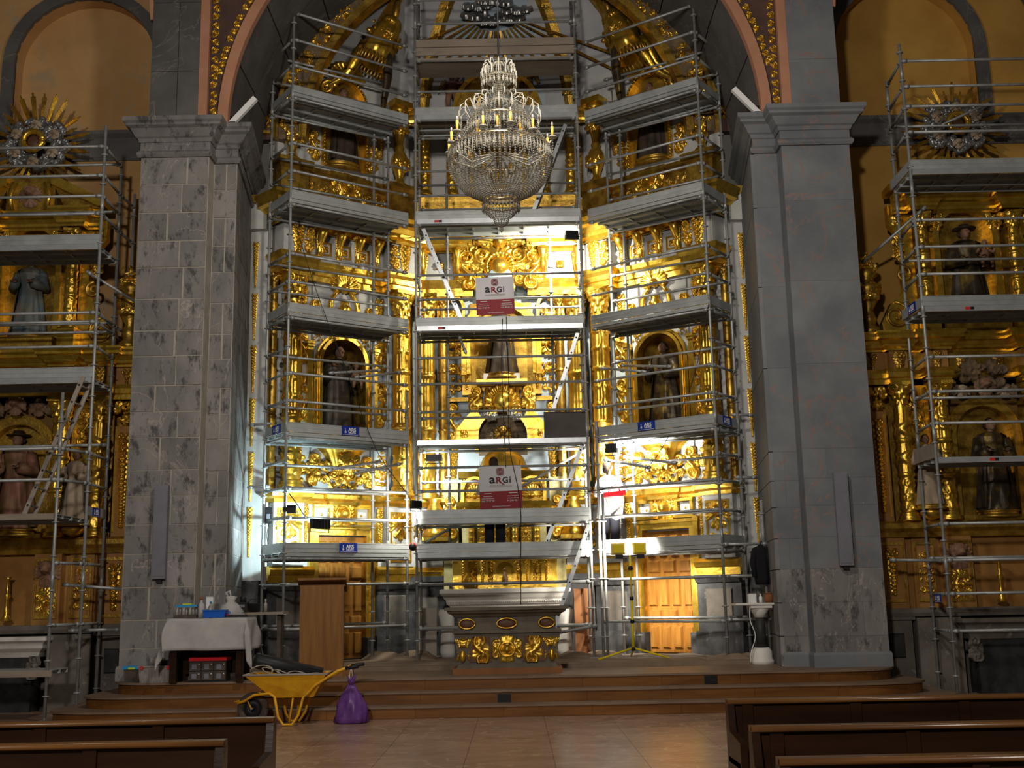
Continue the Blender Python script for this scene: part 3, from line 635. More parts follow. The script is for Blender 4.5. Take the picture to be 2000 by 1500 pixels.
# walls above the piers, chancel arch
AZ, AR = 9.42, 4.43
for s, side in ((-1, 'left'), (1, 'right')):
    def X(x): return -s * x
    up = empty('wall_' + side + '_upper', (s * 5.2, 17.5, 9.43), kind=ST); T = Matrix.Translation((-s * 5.2, -17.5, -9.43))
    b = MB(); xa, xb = sorted((X(-5.72), X(-4.92))); z = 9.43
    for zz in (10.35, 11.6, 12.9, 14.6):
        if s < 0 and zz < 12:
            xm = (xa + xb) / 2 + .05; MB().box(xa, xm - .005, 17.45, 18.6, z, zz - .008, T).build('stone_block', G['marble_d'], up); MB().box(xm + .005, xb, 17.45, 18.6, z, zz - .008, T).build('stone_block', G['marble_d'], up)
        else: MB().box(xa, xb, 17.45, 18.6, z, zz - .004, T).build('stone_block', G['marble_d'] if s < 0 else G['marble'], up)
        z = zz
    xa, xb = sorted((X(-4.92), X(-4.77))); MB().box(xa, xb, 17.47, 17.9, 9.43, 14.6, T).build('salmon_strip', G['pink'], up)
    # spandrel field
    zs = np.linspace(9.43, 13.95, 26); V = []; Fs = []
    for i, z in enumerate(zs):
        xr = -math.sqrt(max(0.01, (AR + .17) ** 2 - (z - AZ) ** 2)); V += [(X(-4.77), 17.56, z), (X(xr), 17.56, z), (X(-4.77), 17.9, z), (X(xr), 17.9, z)]
        if i: k = 4 * i; Fs += [(k - 4, k - 3, k + 1, k), (k - 3, k - 1, k + 3, k + 1)]
    MB().add(V, Fs, False, T).build('spandrel', G['spandrel'], up)
    for k in range(7): 
        o = orn(up, 'frieze', .60, .15, X(-4.69) - s * 5.2, .055, .02 + .62 * k + .3 + .0, G['gold'], 'gilded_vine', tilt=pi / 2)
        o.location.x += -s * 0; o.location = (X(-4.765) - s * 5.2 if s < 0 else X(-4.62) - s * 5.2, .055, .62 * k + .32)
    for k in range(11):
        a = .25 + .085 * k * 1.55; rr = AR + .19
        if a > 1.35: break
        x, z = -rr * math.cos(a), AZ + rr * math.sin(a)
        o = orn(up, 'frieze', .56, .15, 0, .05, 0, G['gold'], 'gilded_vine', seed=1)
        o.location = (X(x) - s * 5.2, .05, z - 9.43); o.rotation_euler = (0, (-s) * -(pi / 2 - a) if True else 0, 0)
ap = empty('wall_chancel_arch', (0, 17.6, AZ), kind=ST)
TA = Matrix.Translation((0, -17.6, -AZ))
n = 9
for k in range(n):   # salmon archivolt in segments
    a0, a1 = pi - pi * k / n, pi - pi * (k + 1) / n
    MB().band(arc(0, AZ, AR, a0, a1, 6), arc(0, AZ, AR + .17, a0, a1, 6), 17.5, 17.64, TA).build('archivolt_segment', G['pink'], ap)
n = 12
for k in range(n):
    a0, a1 = pi - pi * k / n - .003, pi - pi * (k + 1) / n + .003
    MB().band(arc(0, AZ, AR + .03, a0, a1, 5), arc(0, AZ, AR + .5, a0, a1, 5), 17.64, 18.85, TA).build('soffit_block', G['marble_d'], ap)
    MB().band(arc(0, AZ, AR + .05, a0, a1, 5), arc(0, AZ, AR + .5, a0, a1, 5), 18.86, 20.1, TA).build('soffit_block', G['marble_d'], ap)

# ochre end walls of the side chapels
for s, side in ((-1, 'left'), (1, 'right')):
    wl = empty('wall_' + side, (s * 8, 19.2, 0), kind=ST); T = Matrix.Translation((-s * 8, -19.2, 0)); om = G['ochre'] if s < 0 else G['ochre_r']
    xa, xb = sorted((s * 5.5, s * 14)); cx = s * 7.52
    MB().box(xa, xb, 19.2, 19.5, 0, 9.5, T).build('wall_plaster', om, wl)
    wall_arch(xa, xb, 9.5, 15, cx, 11.4, 1.28, 19.2, 19.5, 24).add([], []).build('wall_plaster', om, wl).location = (-s * 8, -19.2, 0)
    MB().box(cx - 1.5, cx + 1.5, 19.5, 19.6, 9.9, 12.9, T).build('lunette_plaster', om, wl)
    arch_frame(wl, cx - s * 8, -.07, .02, 10.0, 11.4, 1.28, .22, G['marble_d'], 'lunette_band')
    MB().mold([(xa, 19.2), (xb, 19.2)], [(-.02, 9.5), (.03, 9.5), (.05, 9.56), (.05, 9.92), (.12, 9.98), (.12, 10.05), (-.02, 10.05)], M=T).build('string_course', G['marble_d'], wl)
    xa, xb = sorted((s * 5.5, s * 6.0)); MB().box(xa, xb, 18.9, 19.25, 10.05, 15, T).build('corner_strip', G['marble_d'], wl)
    MB().band(arc(s * 7.8, 11.3, 2.02, 0, pi, 20), arc(s * 7.8, 11.3, 2.5, 0, pi, 20), 17.5, 18.9, T).build('crossing_arch', G['marble_d'], wl)
    MB().band(arc(s * 7.8, 11.3, 2.03, 0, pi, 20), arc(s * 7.8, 11.3, 2.10, 0, pi, 20), 17.46, 17.52, T).build('salmon_fillet', G['pink'], wl)

# apse shell (half dome) with gilded ribs and rays
dm = empty('ceiling_apse', (0, 20, 10.3), kind=ST)
def dome(az, el, k=1.0): return Vector((-4.25 * k * math.cos(az) * math.cos(el), 2.45 * k * math.sin(az) * math.cos(el), 4.3 * k * math.sin(el)))
ng, ne = 12, 5
for i in range(ng):
    b = MB(); V = []; Fs = []
    for e in range(15):
        el = -.32 + (pi / 2 + .32) * e / 14
        for q in range(4): V.append(dome(pi * (i + q / 3) / ng, el))
    for e in range(14):
        for q in range(3): k = e * 4 + q; Fs.append((k, k + 1, k + 5, k + 4))
    b.add(V, Fs, True).build('vault_panel', G['shellw'] if abs(i - 5.5) > 1.1 else G['sky'], dm)
for az in (.72, 1.17, pi - 1.17, pi - .72):      # broad gilded ribs with carved foliage
    pts = [dome(az, e, .985) for e in np.linspace(-.3, 1.35, 16)]
    MB().tube(pts, .15, 4, flat=.35, smooth=False).build('gilded_rib', G['gold_d'], dm)
    for e in np.linspace(-.25, 1.1, 9):
        p = dome(az, e, .965); o = orn(dm, 'fill', .26, .42, p.x, p.y - .03, p.z - .1, G['gold'], 'rib_foliage', seed=int(e * 10) % 3, lean=-e * .8, rz=(az - pi / 2) * -.8, tilt=(az - pi / 2) * e * .8)
cl = dome(pi / 2, .92, .96)
rg = random.Random(4)
for k in range(17):
    a = -1.0 + 2.0 * k / 16; l0, l1 = .55, rg.uniform(1.3, 2.4)
    az = pi / 2 + a * .42; 
    p0 = dome(pi / 2 + math.sin(a) * .22, .92 - math.cos(a) * .14, .965); p1 = dome(pi / 2 + math.sin(a) * .22 * l1 * 1.9, .92 - math.cos(a) * .14 * l1 * 2.1, .965)
    MB().tube([p0, p1], [.035, .06], 4, smooth=False, flat=.5).build('gilded_ray', G['gold_d'], dm)
for k in range(7):
    a = 2 * pi * k / 7; o = orn(dm, 'cloud', .75, .55, cl.x + .42 * math.cos(a), cl.y - .14, cl.z - .22 + .24 * math.sin(a), G['silver'], 'silvered_cloud', seed=k % 3, lean=-.7)

# gilded archivolt in front of the apse: plain borders, carved band, framed panels
gv = empty('trim_2', (0, 20.0, 10.2), kind=ST); gv['label'] = 'gilded archivolt of carved foliage and framed panels around the apse'
a_lo = 0.0
for r0, r1, y0, m_ in ((3.58, 3.72, -.10, 'gold_d'), (3.72, 4.12, -.02, 'skyd'), (4.12, 4.20, -.10, 'gold_d'), (4.20, 4.56, .0, 'spandrel'), (4.54, 4.62, -.08, 'gold_d')):
    MB().band(arc(0, 0, r0, pi - a_lo, a_lo, 48), arc(0, 0, r1, pi - a_lo, a_lo, 48), y0, .2).build('archivolt_moulding', G[m_], gv)
k = 0
for a in np.arange(a_lo + .1, pi - a_lo, .155):
    for rr, w_, h_, kd in ((3.74, .50, .36, 'fill'), (4.24, .44, .26, 'cartouche')):
        if kd == 'cartouche' and k % 2: 
            x, z = rr * math.cos(a), rr * math.sin(a); q = MB(); q.band([(-.26, 0), (.26, 0), (.26, .30), (-.26, .30), (-.26, 0)], [(-.32, -.05), (.32, -.05), (.32, .35), (-.32, .35), (-.32, -.05)], -.08, .0)
            o = q.build('panel_frame', G['gold'], gv, (x, 0, z), (0, pi / 2 - a, 0))
        x, z = rr * math.cos(a), rr * math.sin(a)
        orn(gv, kd, w_, h_, x, -.01, z, G['gold'], 'archivolt_carving', seed=k % 3, tilt=pi / 2 - a, depth=3.0)
    k += 1
# ------------------------------------------------------------------ main altarpiece: two angled wings and the centre
def door(parent, w_, z0, z1):
    d = empty('door_1' if parent.location.x < 0 else 'door_2', (0, -.10, z0), kind=ST); d.parent = parent
    return d
def wing(s, side):
    a = math.atan2(1.9, 2.4); L = 3.06; h2 = L / 2
    R = empty('altarpiece_wing', (s * 3.05, 21.0, ZD), -s * a, 'angled ' + side + ' wing of the gilded and white baroque main altarpiece', 'altarpiece'); Z = lambda z: z - ZD
    out = -1 if s < 0 else 1                      # local x sign of the outer (pier) side
    g, gs, wt = G['gold'], G['gold_s'], G['white']
    # stone plinth either side of the door
    for q in (-1, 1):
        xa, xb = sorted((q * .66, q * h2)); 
        MB().box(xa, xb, -.22, .1, 0, Z(1.85)).build('stone_plinth', G['plinth'], R)
        MB().box(xa - .02, xb + .02, -.30, .1, 0, Z(.98)).build('plinth_base', G['plinth'], R)
        MB().mold([(xa, -.22), (xb, -.22)], [(-.05, Z(1.82)), (.05, Z(1.82)), (.10, Z(1.90)), (.10, Z(1.95)), (-.05, Z(1.95))]).build('plinth_cap', G['plinth'], R)
        MB().frust(xa + .16, xb - .16, -.25, -.21, Z(1.12), Z(1.72), .03).build('plinth_panel', G['stuccod'], R)
        MB().mold([(xa, -.20), (xb, -.20)], [(-.05, Z(1.95)), (.02, Z(1.95)), (.03, Z(2.08)), (.09, Z(2.10)), (.11, Z(2.18)), (.04, Z(2.24)), (-.05, Z(2.24))]).build('gilded_base_moulding', gs, R)
        # pedestal with cartouche under each column
        xc = q * (h2 - .36)
        MB().box(xa, xb, -.10, .1, Z(2.24), Z(3.38)).build('pedestal_panel', wt, R)
        MB().box(xc - .30, xc + .30, -.26, -.08, Z(2.24), Z(3.36)).build('pedestal', wt, R)
        MB().band([(xc - .2, Z(2.36)), (xc + .2, Z(2.36)), (xc + .2, Z(3.22)), (xc - .2, Z(3.22)), (xc - .2, Z(2.36))], [(xc - .235, Z(2.32)), (xc + .235, Z(2.32)), (xc + .235, Z(3.26)), (xc - .235, Z(3.26)), (xc - .235, Z(2.32))], -.285, -.25).build('panel_moulding', gs, R)
        orn(R, 'cherub', .52, .62, xc, -.27, Z(2.72), g, 'pedestal_cherub'); orn(R, 'fill', .34, .44, xc, -.27, Z(2.36), g, seed=1)
        orn(R, 'drop', .20, .75, q * .80, -.11, Z(2.50), g, 'door_side_garland')
        # niche flank: ears, pilaster, column
        MB().box(xa, xb, -.02, .1, Z(3.38), Z(7.55)).build('flank_panel', wt if q == out else G['bluew'], R); orn(R, 'fill', .34, .8, q * .90, -.03, Z(3.70), g, 'flank_foliage', seed=5)
        column(R, xc, -.30, Z(3.56), Z(7.58), .165, g, seed=q + 1, style=1)
        column(R, xc + q * .30, -.10, Z(3.56), Z(7.58), .075, G['gold_d'], seed=q)
        orn(R, 'ear', .36, .95, q * .86, -.04, Z(4.85), g, flip=q < 0); orn(R, 'ear', .36, .80, q * .88, -.04, Z(5.95), g, flip=q < 0, seed=0)
        orn(R, 'drop', .26, .62, q * .84, -.04, Z(6.85), g)
        MB().box(q * .70 - .055, q * .70 + .055, -.10, 0, Z(4.55), Z(6.3)).build('niche_pilaster', gs, R); MB().box(q * .60 - .03, q * .60 + .03, -.13, 0, Z(4.55), Z(6.0)).build('niche_pilaster_fillet', g, R)
        for k in range(2): MB().box(q * .70 - .07 - k * .01, q * .70 + .07 + k * .01, -.13 - .02 * k, 0, Z(6.3 + .05 * k), Z(6.36 + .05 * k)).build('pilaster_cap', gs, R)
        # pier-side strip
    xo = out * (h2 + .03); xa, xb = sorted((xo, xo + out * .42))
    M = Matrix.Translation((xo, 0, 0)) @ Matrix.Rotation(s * a, 4, 'Z') @ Matrix.Translation((-xo, 0, 0))
    st = MB(); st.box(xa, xb, -.02, .1, Z(2.0), Z(8.4), M); st.build('edge_strip', wt, R)
    for k in range(6):
        o = orn(R, 'drop', .16, .9, 0, 0, 0, g, 'edge_garland'); o.matrix_local = M @ Matrix.Translation((xo + out * .22, -.02, Z(2.4 + k * .98)))
    st = MB(); st.box(xo + out * .40 - .02, xo + out * .40 + .02, -.05, .05, Z(2.0), Z(8.4), M); st.build('red_edge_fillet', G['pink'], R)
    MB().box(xa - .04, xb + .04, -.25, .1, Z(8.9), Z(9.03), M).build('edge_cornice', gs, R); MB().box(xa, xb, -.16, .1, Z(8.4), Z(8.9), M).build('edge_frieze', wt, R)
    MB().box(xa, xb, -.2, .1, 0, Z(2.0), M).build('edge_plinth', G['plinth'], R)
    # door
    D = empty('door_1' if s < 0 else 'door_2', (0, -.02, 0)); D.parent = R
    DW = .50; ztop = Z(2.78)
    MB().box(-DW, DW, 0, .06, .02, ztop).build('door_leaf', G['doorw'], D)
    rows = [(4, .42), (3, .27), (4, .55), (3, .27), (4, .42)]; tot = sum(r[1] for r in rows); z = .06; k_ = (ztop - .10) / tot
    for nc, hh in rows:
        for c in range(nc):
            w1 = 2 * DW / nc; x0 = -DW + c * w1
            MB().frust(x0 + .035, x0 + w1 - .035, -.045, 0.0, z + .03, z + hh * k_ - .03, .028).build('door_panel', G['doorw'], D)
        z += hh * k_
    D['label'] = 'brown panelled wooden door'
    for q in (-1, 1):
        MB().box(q * .57 - .07, q * .57 + .07, -.14, .05, Z(.95), ztop + .03).build('door_jamb', gs, R); MB().box(q * .66 - .05, q * .66 + .05, -.20, .05, Z(.95), Z(3.02)).build('door_jamb_moulding', g, R)
        MB().box(q * .60 - .12, q * .60 + .12, -.22, .05, 0, Z(.95)).build('door_jamb_base', G['plinth'], R)
        MB().band([(q * .42 - .13, Z(3.06)), (q * .42 + .13, Z(3.06)), (q * .42 + .13, Z(3.30)), (q * .42 - .13, Z(3.30)), (q * .42 - .13, Z(3.06))], [(q * .42 - .19, Z(3.0)), (q * .42 + .19, Z(3.0)), (q * .42 + .19, Z(3.36)), (q * .42 - .19, Z(3.36)), (q * .42 - .19, Z(3.0))], -.16, 0).build('over_door_frame', gs, R)
        orn(R, 'rosette', .24, .22, q * .42, -.04, Z(3.07), g)
    MB().box(-.64, .64, -.14, .05, ztop + .03, ztop + .14).build('door_lintel', gs, R); MB().box(-.7, .7, -.08, .06, ztop + .14, Z(3.40)).build('over_door_panel', wt, R)
    MB().box(-.72, .72, -.21, .05, ztop + .14, ztop + .20).build('lintel_fillet', g, R)
    orn(R, 'cartouche', .62, .60, 0, -.12, Z(2.92), g)
    for q in (-1, 1): orn(R, 'drop', .17, .9, q * .79, -.16, Z(2.1) + .35, g, 'door_side_garland', seed=2)
    # cornice over the pedestals, breaking forward under the columns
    path = [(-h2, -.10), (-h2 + .05, -.30), (-h2 + .66, -.30), (-h2 + .66, -.12), (-.32, -.12), (-.32, -.20), (.32, -.20), (.32, -.12), (h2 - .66, -.12), (h2 - .66, -.30), (h2 - .05, -.30), (h2, -.10)]
    MB().mold(path, [(-.2, Z(3.36)), (.0, Z(3.36)), (.03, Z(3.42)), (.10, Z(3.46)), (.12, Z(3.53)), (.08, Z(3.57)), (-.2, Z(3.57))]).build('pedestal_cornice', gs, R)
    # niche, corbel below it
    wall_arch(-.62, .62, Z(3.57), Z(7.55), 0, Z(6.05), .50, -.02, .1, 18, Z(4.62)).build('niche_wall', wt, R)
    for q in (-1, 1): orn(R, 'fill', .22, .34, q * .50, -.04, Z(6.42), g, 'spandrel_carving', seed=8)
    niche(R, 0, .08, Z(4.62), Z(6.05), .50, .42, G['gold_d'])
    arch_frame(R, 0, -.14, .05, Z(4.62), Z(6.05), .46, .06, gs); arch_frame(R, 0, -.09, .05, Z(4.62), Z(6.05), .53, .05, g, 'niche_outer_frame')
    b = MB(); b.lathe([(.06, Z(3.85)), (.14, Z(3.95)), (.20, Z(4.05)), (.30, Z(4.20)), (.36, Z(4.30)), (.50, Z(4.42)), (.52, Z(4.52)), (.46, Z(4.56)), (.46, Z(4.62))], 24, (0, -.02, 0), 1, .75, pi, 2 * pi, mod=lambda t, z: 1 + .035 * math.cos(14 * t)); b.build('niche_corbel', gs, R)
    orn(R, 'fill', .95, .55, 0, -.10, Z(3.62), g, 'corbel_foliage'); orn(R, 'cartouche', .50, .45, 0, -.34, Z(3.90), g)
    for q in (-1, 1): orn(R, 'ear', .34, .60, q * .58, -.06, Z(3.70), g, flip=q > 0)
    # field above the niche: scrolled pediment with urn
    MB().box(-.64, .64, -.05, .02, Z(6.72), Z(7.56)).build('upper_field', wt, R)
    for q in (-1, 1):
        r_ = MB(); pts = [(q * (.12 + .34 * t + .05 * math.sin(t * 6)), -.10, Z(7.46) - .62 * t) for t in np.linspace(0, 1, 9)]; r_.tube(pts, [.035 + .02 * math.sin(3 * t) for t in np.linspace(0, 1, 9)], 8); r_.build('pediment_scroll', gs, R)
        orn(R, 'ear', .30, .46, q * .58, -.07, Z(6.75), g, 'pediment_volute', flip=q < 0)
    b = MB(); b.lathe([(.02, Z(6.88)), (.05, Z(6.93)), (.115, Z(7.03)), (.13, Z(7.12)), (.07, Z(7.2)), (.09, Z(7.25))], 14, (0, -.12, 0)); b.build('pediment_urn', gs, R)
    orn(R, 'shell', .62, .42, 0, -.12, Z(7.42), g)
    # entablature
    path = [(-h2, -.05), (-h2 + .04, -.46), (-h2 + .70, -.46), (-h2 + .70, -.14), (h2 - .70, -.14), (h2 - .70, -.46), (h2 - .04, -.46), (h2, -.05)]
    MB().mold(path, [(-.3, Z(7.56)), (0, Z(7.56)), (.0, Z(7.66)), (.03, Z(7.68)), (.03, Z(7.78)), (.08, Z(7.84)), (.10, Z(7.92)), (.04, Z(7.95)), (-.3, Z(7.95))]).build('architrave', gs, R)
    MB().mold(path, [(-.3, Z(7.95)), (-.04, Z(7.95)), (-.04, Z(8.50)), (-.3, Z(8.50))]).build('frieze_band', wt, R)
    MB().mold(path, corn(1.0, 1.05, Z(8.50))).build('entablature_cornice', gs, R)
    for x in (-.62, -.21, .21, .62):
        b = MB(); b.tube([(x, -.20, Z(8.0)), (x, -.26, Z(8.12)), (x, -.24, Z(8.25)), (x, -.34, Z(8.40)), (x, -.42, Z(8.52))], [.05, .075, .06, .085, .09], 8); b.build('cornice_console', gs, R)
        orn(R, 'drop', .22, .56, x, -.28, Z(7.94), g, 'console_leaf')
        MB().box(x - .10, x + .10, -.50, -.1, Z(8.52), Z(8.60)).build('console_cap', gs, R)
    for x in (-.415, 0, .415):
        MB().band([(x - .085, Z(8.13)), (x + .085, Z(8.13)), (x + .085, Z(8.33)), (x - .085, Z(8.33)), (x - .085, Z(8.13))], [(x - .115, Z(8.10)), (x + .115, Z(8.10)), (x + .115, Z(8.36)), (x - .115, Z(8.36)), (x - .115, Z(8.10))], -.135, -.10).build('frieze_frame', gs, R); orn(R, 'rosette', .17, .19, x, -.11, Z(8.135), g)
    for q in (-1, 1):
        x = q * (h2 - .36); orn(R, 'drop', .34, .62, x, -.45, Z(7.92), g, 'console_leaf'); orn(R, 'ear', .24, .5, x + q * -.24, -.45, Z(7.98), g, flip=q > 0)
    MB().box(-h2, h2, -.03, .1, Z(7.5), Z(9.0)).build('entablature_back', wt, R)
    # attic storey
    wall_arch(-h2, h2, Z(9.0), Z(12.2), 0, Z(11.35), .47, -.02, .1, 20, Z(9.95)).build('attic_wall', wt, R)
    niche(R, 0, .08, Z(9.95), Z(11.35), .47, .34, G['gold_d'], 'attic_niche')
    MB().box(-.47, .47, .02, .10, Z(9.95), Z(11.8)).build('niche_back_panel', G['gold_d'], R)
    arch_frame(R, 0, -.11, .04, Z(9.95), Z(11.35), .45, .05, g, 'attic_niche_frame'); 
    for z_ in np.arange(9.98, 11.3, .115):
        pass
    bd = MB()
    for q in (-1, 1):
        for z_ in np.arange(9.98, 11.35, .07): bd.ell((q * .475, -.12, Z(z_)), .026, 6)
    for t in np.linspace(0, pi, 20): bd.ell((.475 * math.cos(t), -.12, Z(11.35) + .475 * math.sin(t)), .026, 6)
    bd.build('bead_moulding', g, R, kind='stuff')
    path = [(-h2, -.05), (-h2 + .04, -.34), (-h2 + .62, -.34), (-h2 + .62, -.10), (-.32, -.10), (-.32, -.16), (.32, -.16), (.32, -.10), (h2 - .62, -.10), (h2 - .62, -.34), (h2 - .04, -.34), (h2, -.05)]
    MB().mold(path, [(-.1, Z(9.0)), (.02, Z(9.0)), (.02, Z(9.2)), (-.01, Z(9.24)), (-.01, Z(9.6)), (.04, Z(9.64)), (.07, Z(9.72)), (.07, Z(9.80)), (-.1, Z(9.80))]).build('attic_base', G['gold_d'], R)
    orn(R, 'cartouche', .70, .55, 0, -.16, Z(9.30), g)
    for q in (-1, 1): orn(R, 'frieze', .62, .30, q * .64, -.10, Z(9.28), G['gold_d'], 'attic_base_carving')
    for q in (-1, 1):
        x = q * (h2 - .33)
        b = MB(); b.lathe([(.14, 0), (.15, .06), (.09, .12), (.07, .2), (.13, .38), (.17, .52), (.15, .66), (.08, .78), (.10, .84), (.07, .9), (.11, 1.15), (.15, 1.32), (.12, 1.5), (.17, 1.62), (.17, 1.7)], 18, (x, -.18, Z(9.80)), mod=lambda t, z: 1 + .05 * math.cos(9 * t)); b.build('attic_baluster_column', g, R)
        orn(R, 'fill', .42, .55, x, -.30, Z(10.9), g, 'baluster_foliage', seed=3); orn(R, 'cartouche', .36, .36, x, -.32, Z(10.1), g)
        MB().box(x - .22, x + .22, -.36, .05, Z(11.5), Z(11.62)).build('attic_capital', gs, R)
        orn(R, 'drop', .26, .95, q * .84, -.05, Z(10.35), G['gold_d'], 'hanging_garland'); MB().tube([(q * .84, -.06, Z(11.28)), (q * .84, -.06, Z(11.75))], .012, 5).build('garland_cord', G['gold_d'], R)
        orn(R, 'ear', .30, .62, q * .66, -.04, Z(10.0), g, flip=q < 0)
    orn(R, 'shell', .8, .42, 0, -.10, Z(11.78), g, 'arch_crest')
    return R
WL = wing(-1, 'left'); WR = wing(1, 'right')

# gilded horn-shaped canopies below the vault
for s, side in ((-1, 'left'), (1, 'right')):
    C0 = Vector((s * 2.55, 20.75, 11.9)); c = empty('gilded_canopy', C0, 0, 'large gilded horn-shaped canopy under the vault on the ' + side + ' side', 'canopy')
    px = lambda x, y, Y=20.6: at(x if s < 0 else 1960 - x, y - (0 if s < 0 else 12), Y) - C0
    top, bot = px(770, 36), px(728, 122); ax_ = (bot - top); Lb = ax_.length; M_ = Matrix.Translation(top) @ ax_.normalized().to_track_quat('Z', 'Y').to_matrix().to_4x4()
    b = MB(); b.lathe([(.02, -.02), (.10, 0), (.19, .05), (.22, .12), (.25, .16), (.30, .30), (.36, .55), (.40, .75), (.42, Lb), (.38, Lb), (.34, .6)], 36, (0, 0, 0), 1, .8, mod=lambda t, z: 1 + .035 * math.cos(9 * t + 2 * z) + .02 * math.sin(4 * t), M=M_); b.build('canopy_hood', G['gold_s'], c)
    b = MB(); b.lathe([(.05, -.03), (.13, -.01), (.215, .05), (.25, .13), (.27, .2), (.24, .2)], 44, (0, 0, 0), 1, .8, mod=lambda t, z: 1 + .07 * math.cos(20 * t), M=M_); b.build('fluted_crown', G['gold'], c)
    fr = MB()
    for k in range(30): t = 2 * pi * k / 30; fr.tube([(.425 * math.cos(t), .34 * math.sin(t), Lb - .06), (.43 * math.cos(t), .345 * math.sin(t), Lb + .13)], [.035, .02], 5, M=M_)
    fr.build('fringe', G['gold_d'], c)
    for k in range(5): 
        t = 2 * pi * k / 5; o = orn(c, 'cartouche', .3, .34, 0, 0, 0, G['gold'], 'canopy_relief'); o.matrix_local = M_ @ Matrix.Rotation(t, 4, 'Z') @ Matrix.Translation((0, -.31, .35)) @ Matrix.Diagonal((1, 1.6, 1, 1))
    tp = [px(712, 96), px(695, 122), px(682, 142), px(664, 155), px(648, 163), px(634, 160)]; P = []; Rr = []; rad = [.22, .22, .17, .12, .08, .055]
    for i in range(5):
        for t in (0, .5): P.append(tp[i].lerp(tp[i + 1], t)); Rr.append(rad[i] + (rad[i + 1] - rad[i]) * t)
    b = MB()
    for off in (-.08, 0, .08): b.tube([p + Vector((off * .5, -.06 - abs(off) * .4, off)) * (1 - .08 * i) for i, p in enumerate(P)], [r * .55 for r in Rr], 9)
    b.build('drapery_tail', G['gold_s'], c)
    v = MB(); q = px(640, 172); v.tube([q + Vector((.16 * (1 - t * .8) * math.cos(t * 9), -.03, .16 * (1 - t * .8) * math.sin(t * 9))) for t in np.linspace(0, 1, 24)], .05, 7); v.build('scroll_end', G['gold'], c)
    v = MB(); v.tube([px(778, 0), px(775, 20), px(770, 42)], [.05, .07, .06], 8); v.build('suspension_stem', G['gold_d'], c)
    v = MB(); A = px(757, 112); v.tube([A, px(757, 150), px(752, 185), px(748, 215)], [.26, .22, .16, .10], 10, flat=.4); v.build('hanging_drapery', G['robe_g'], c)

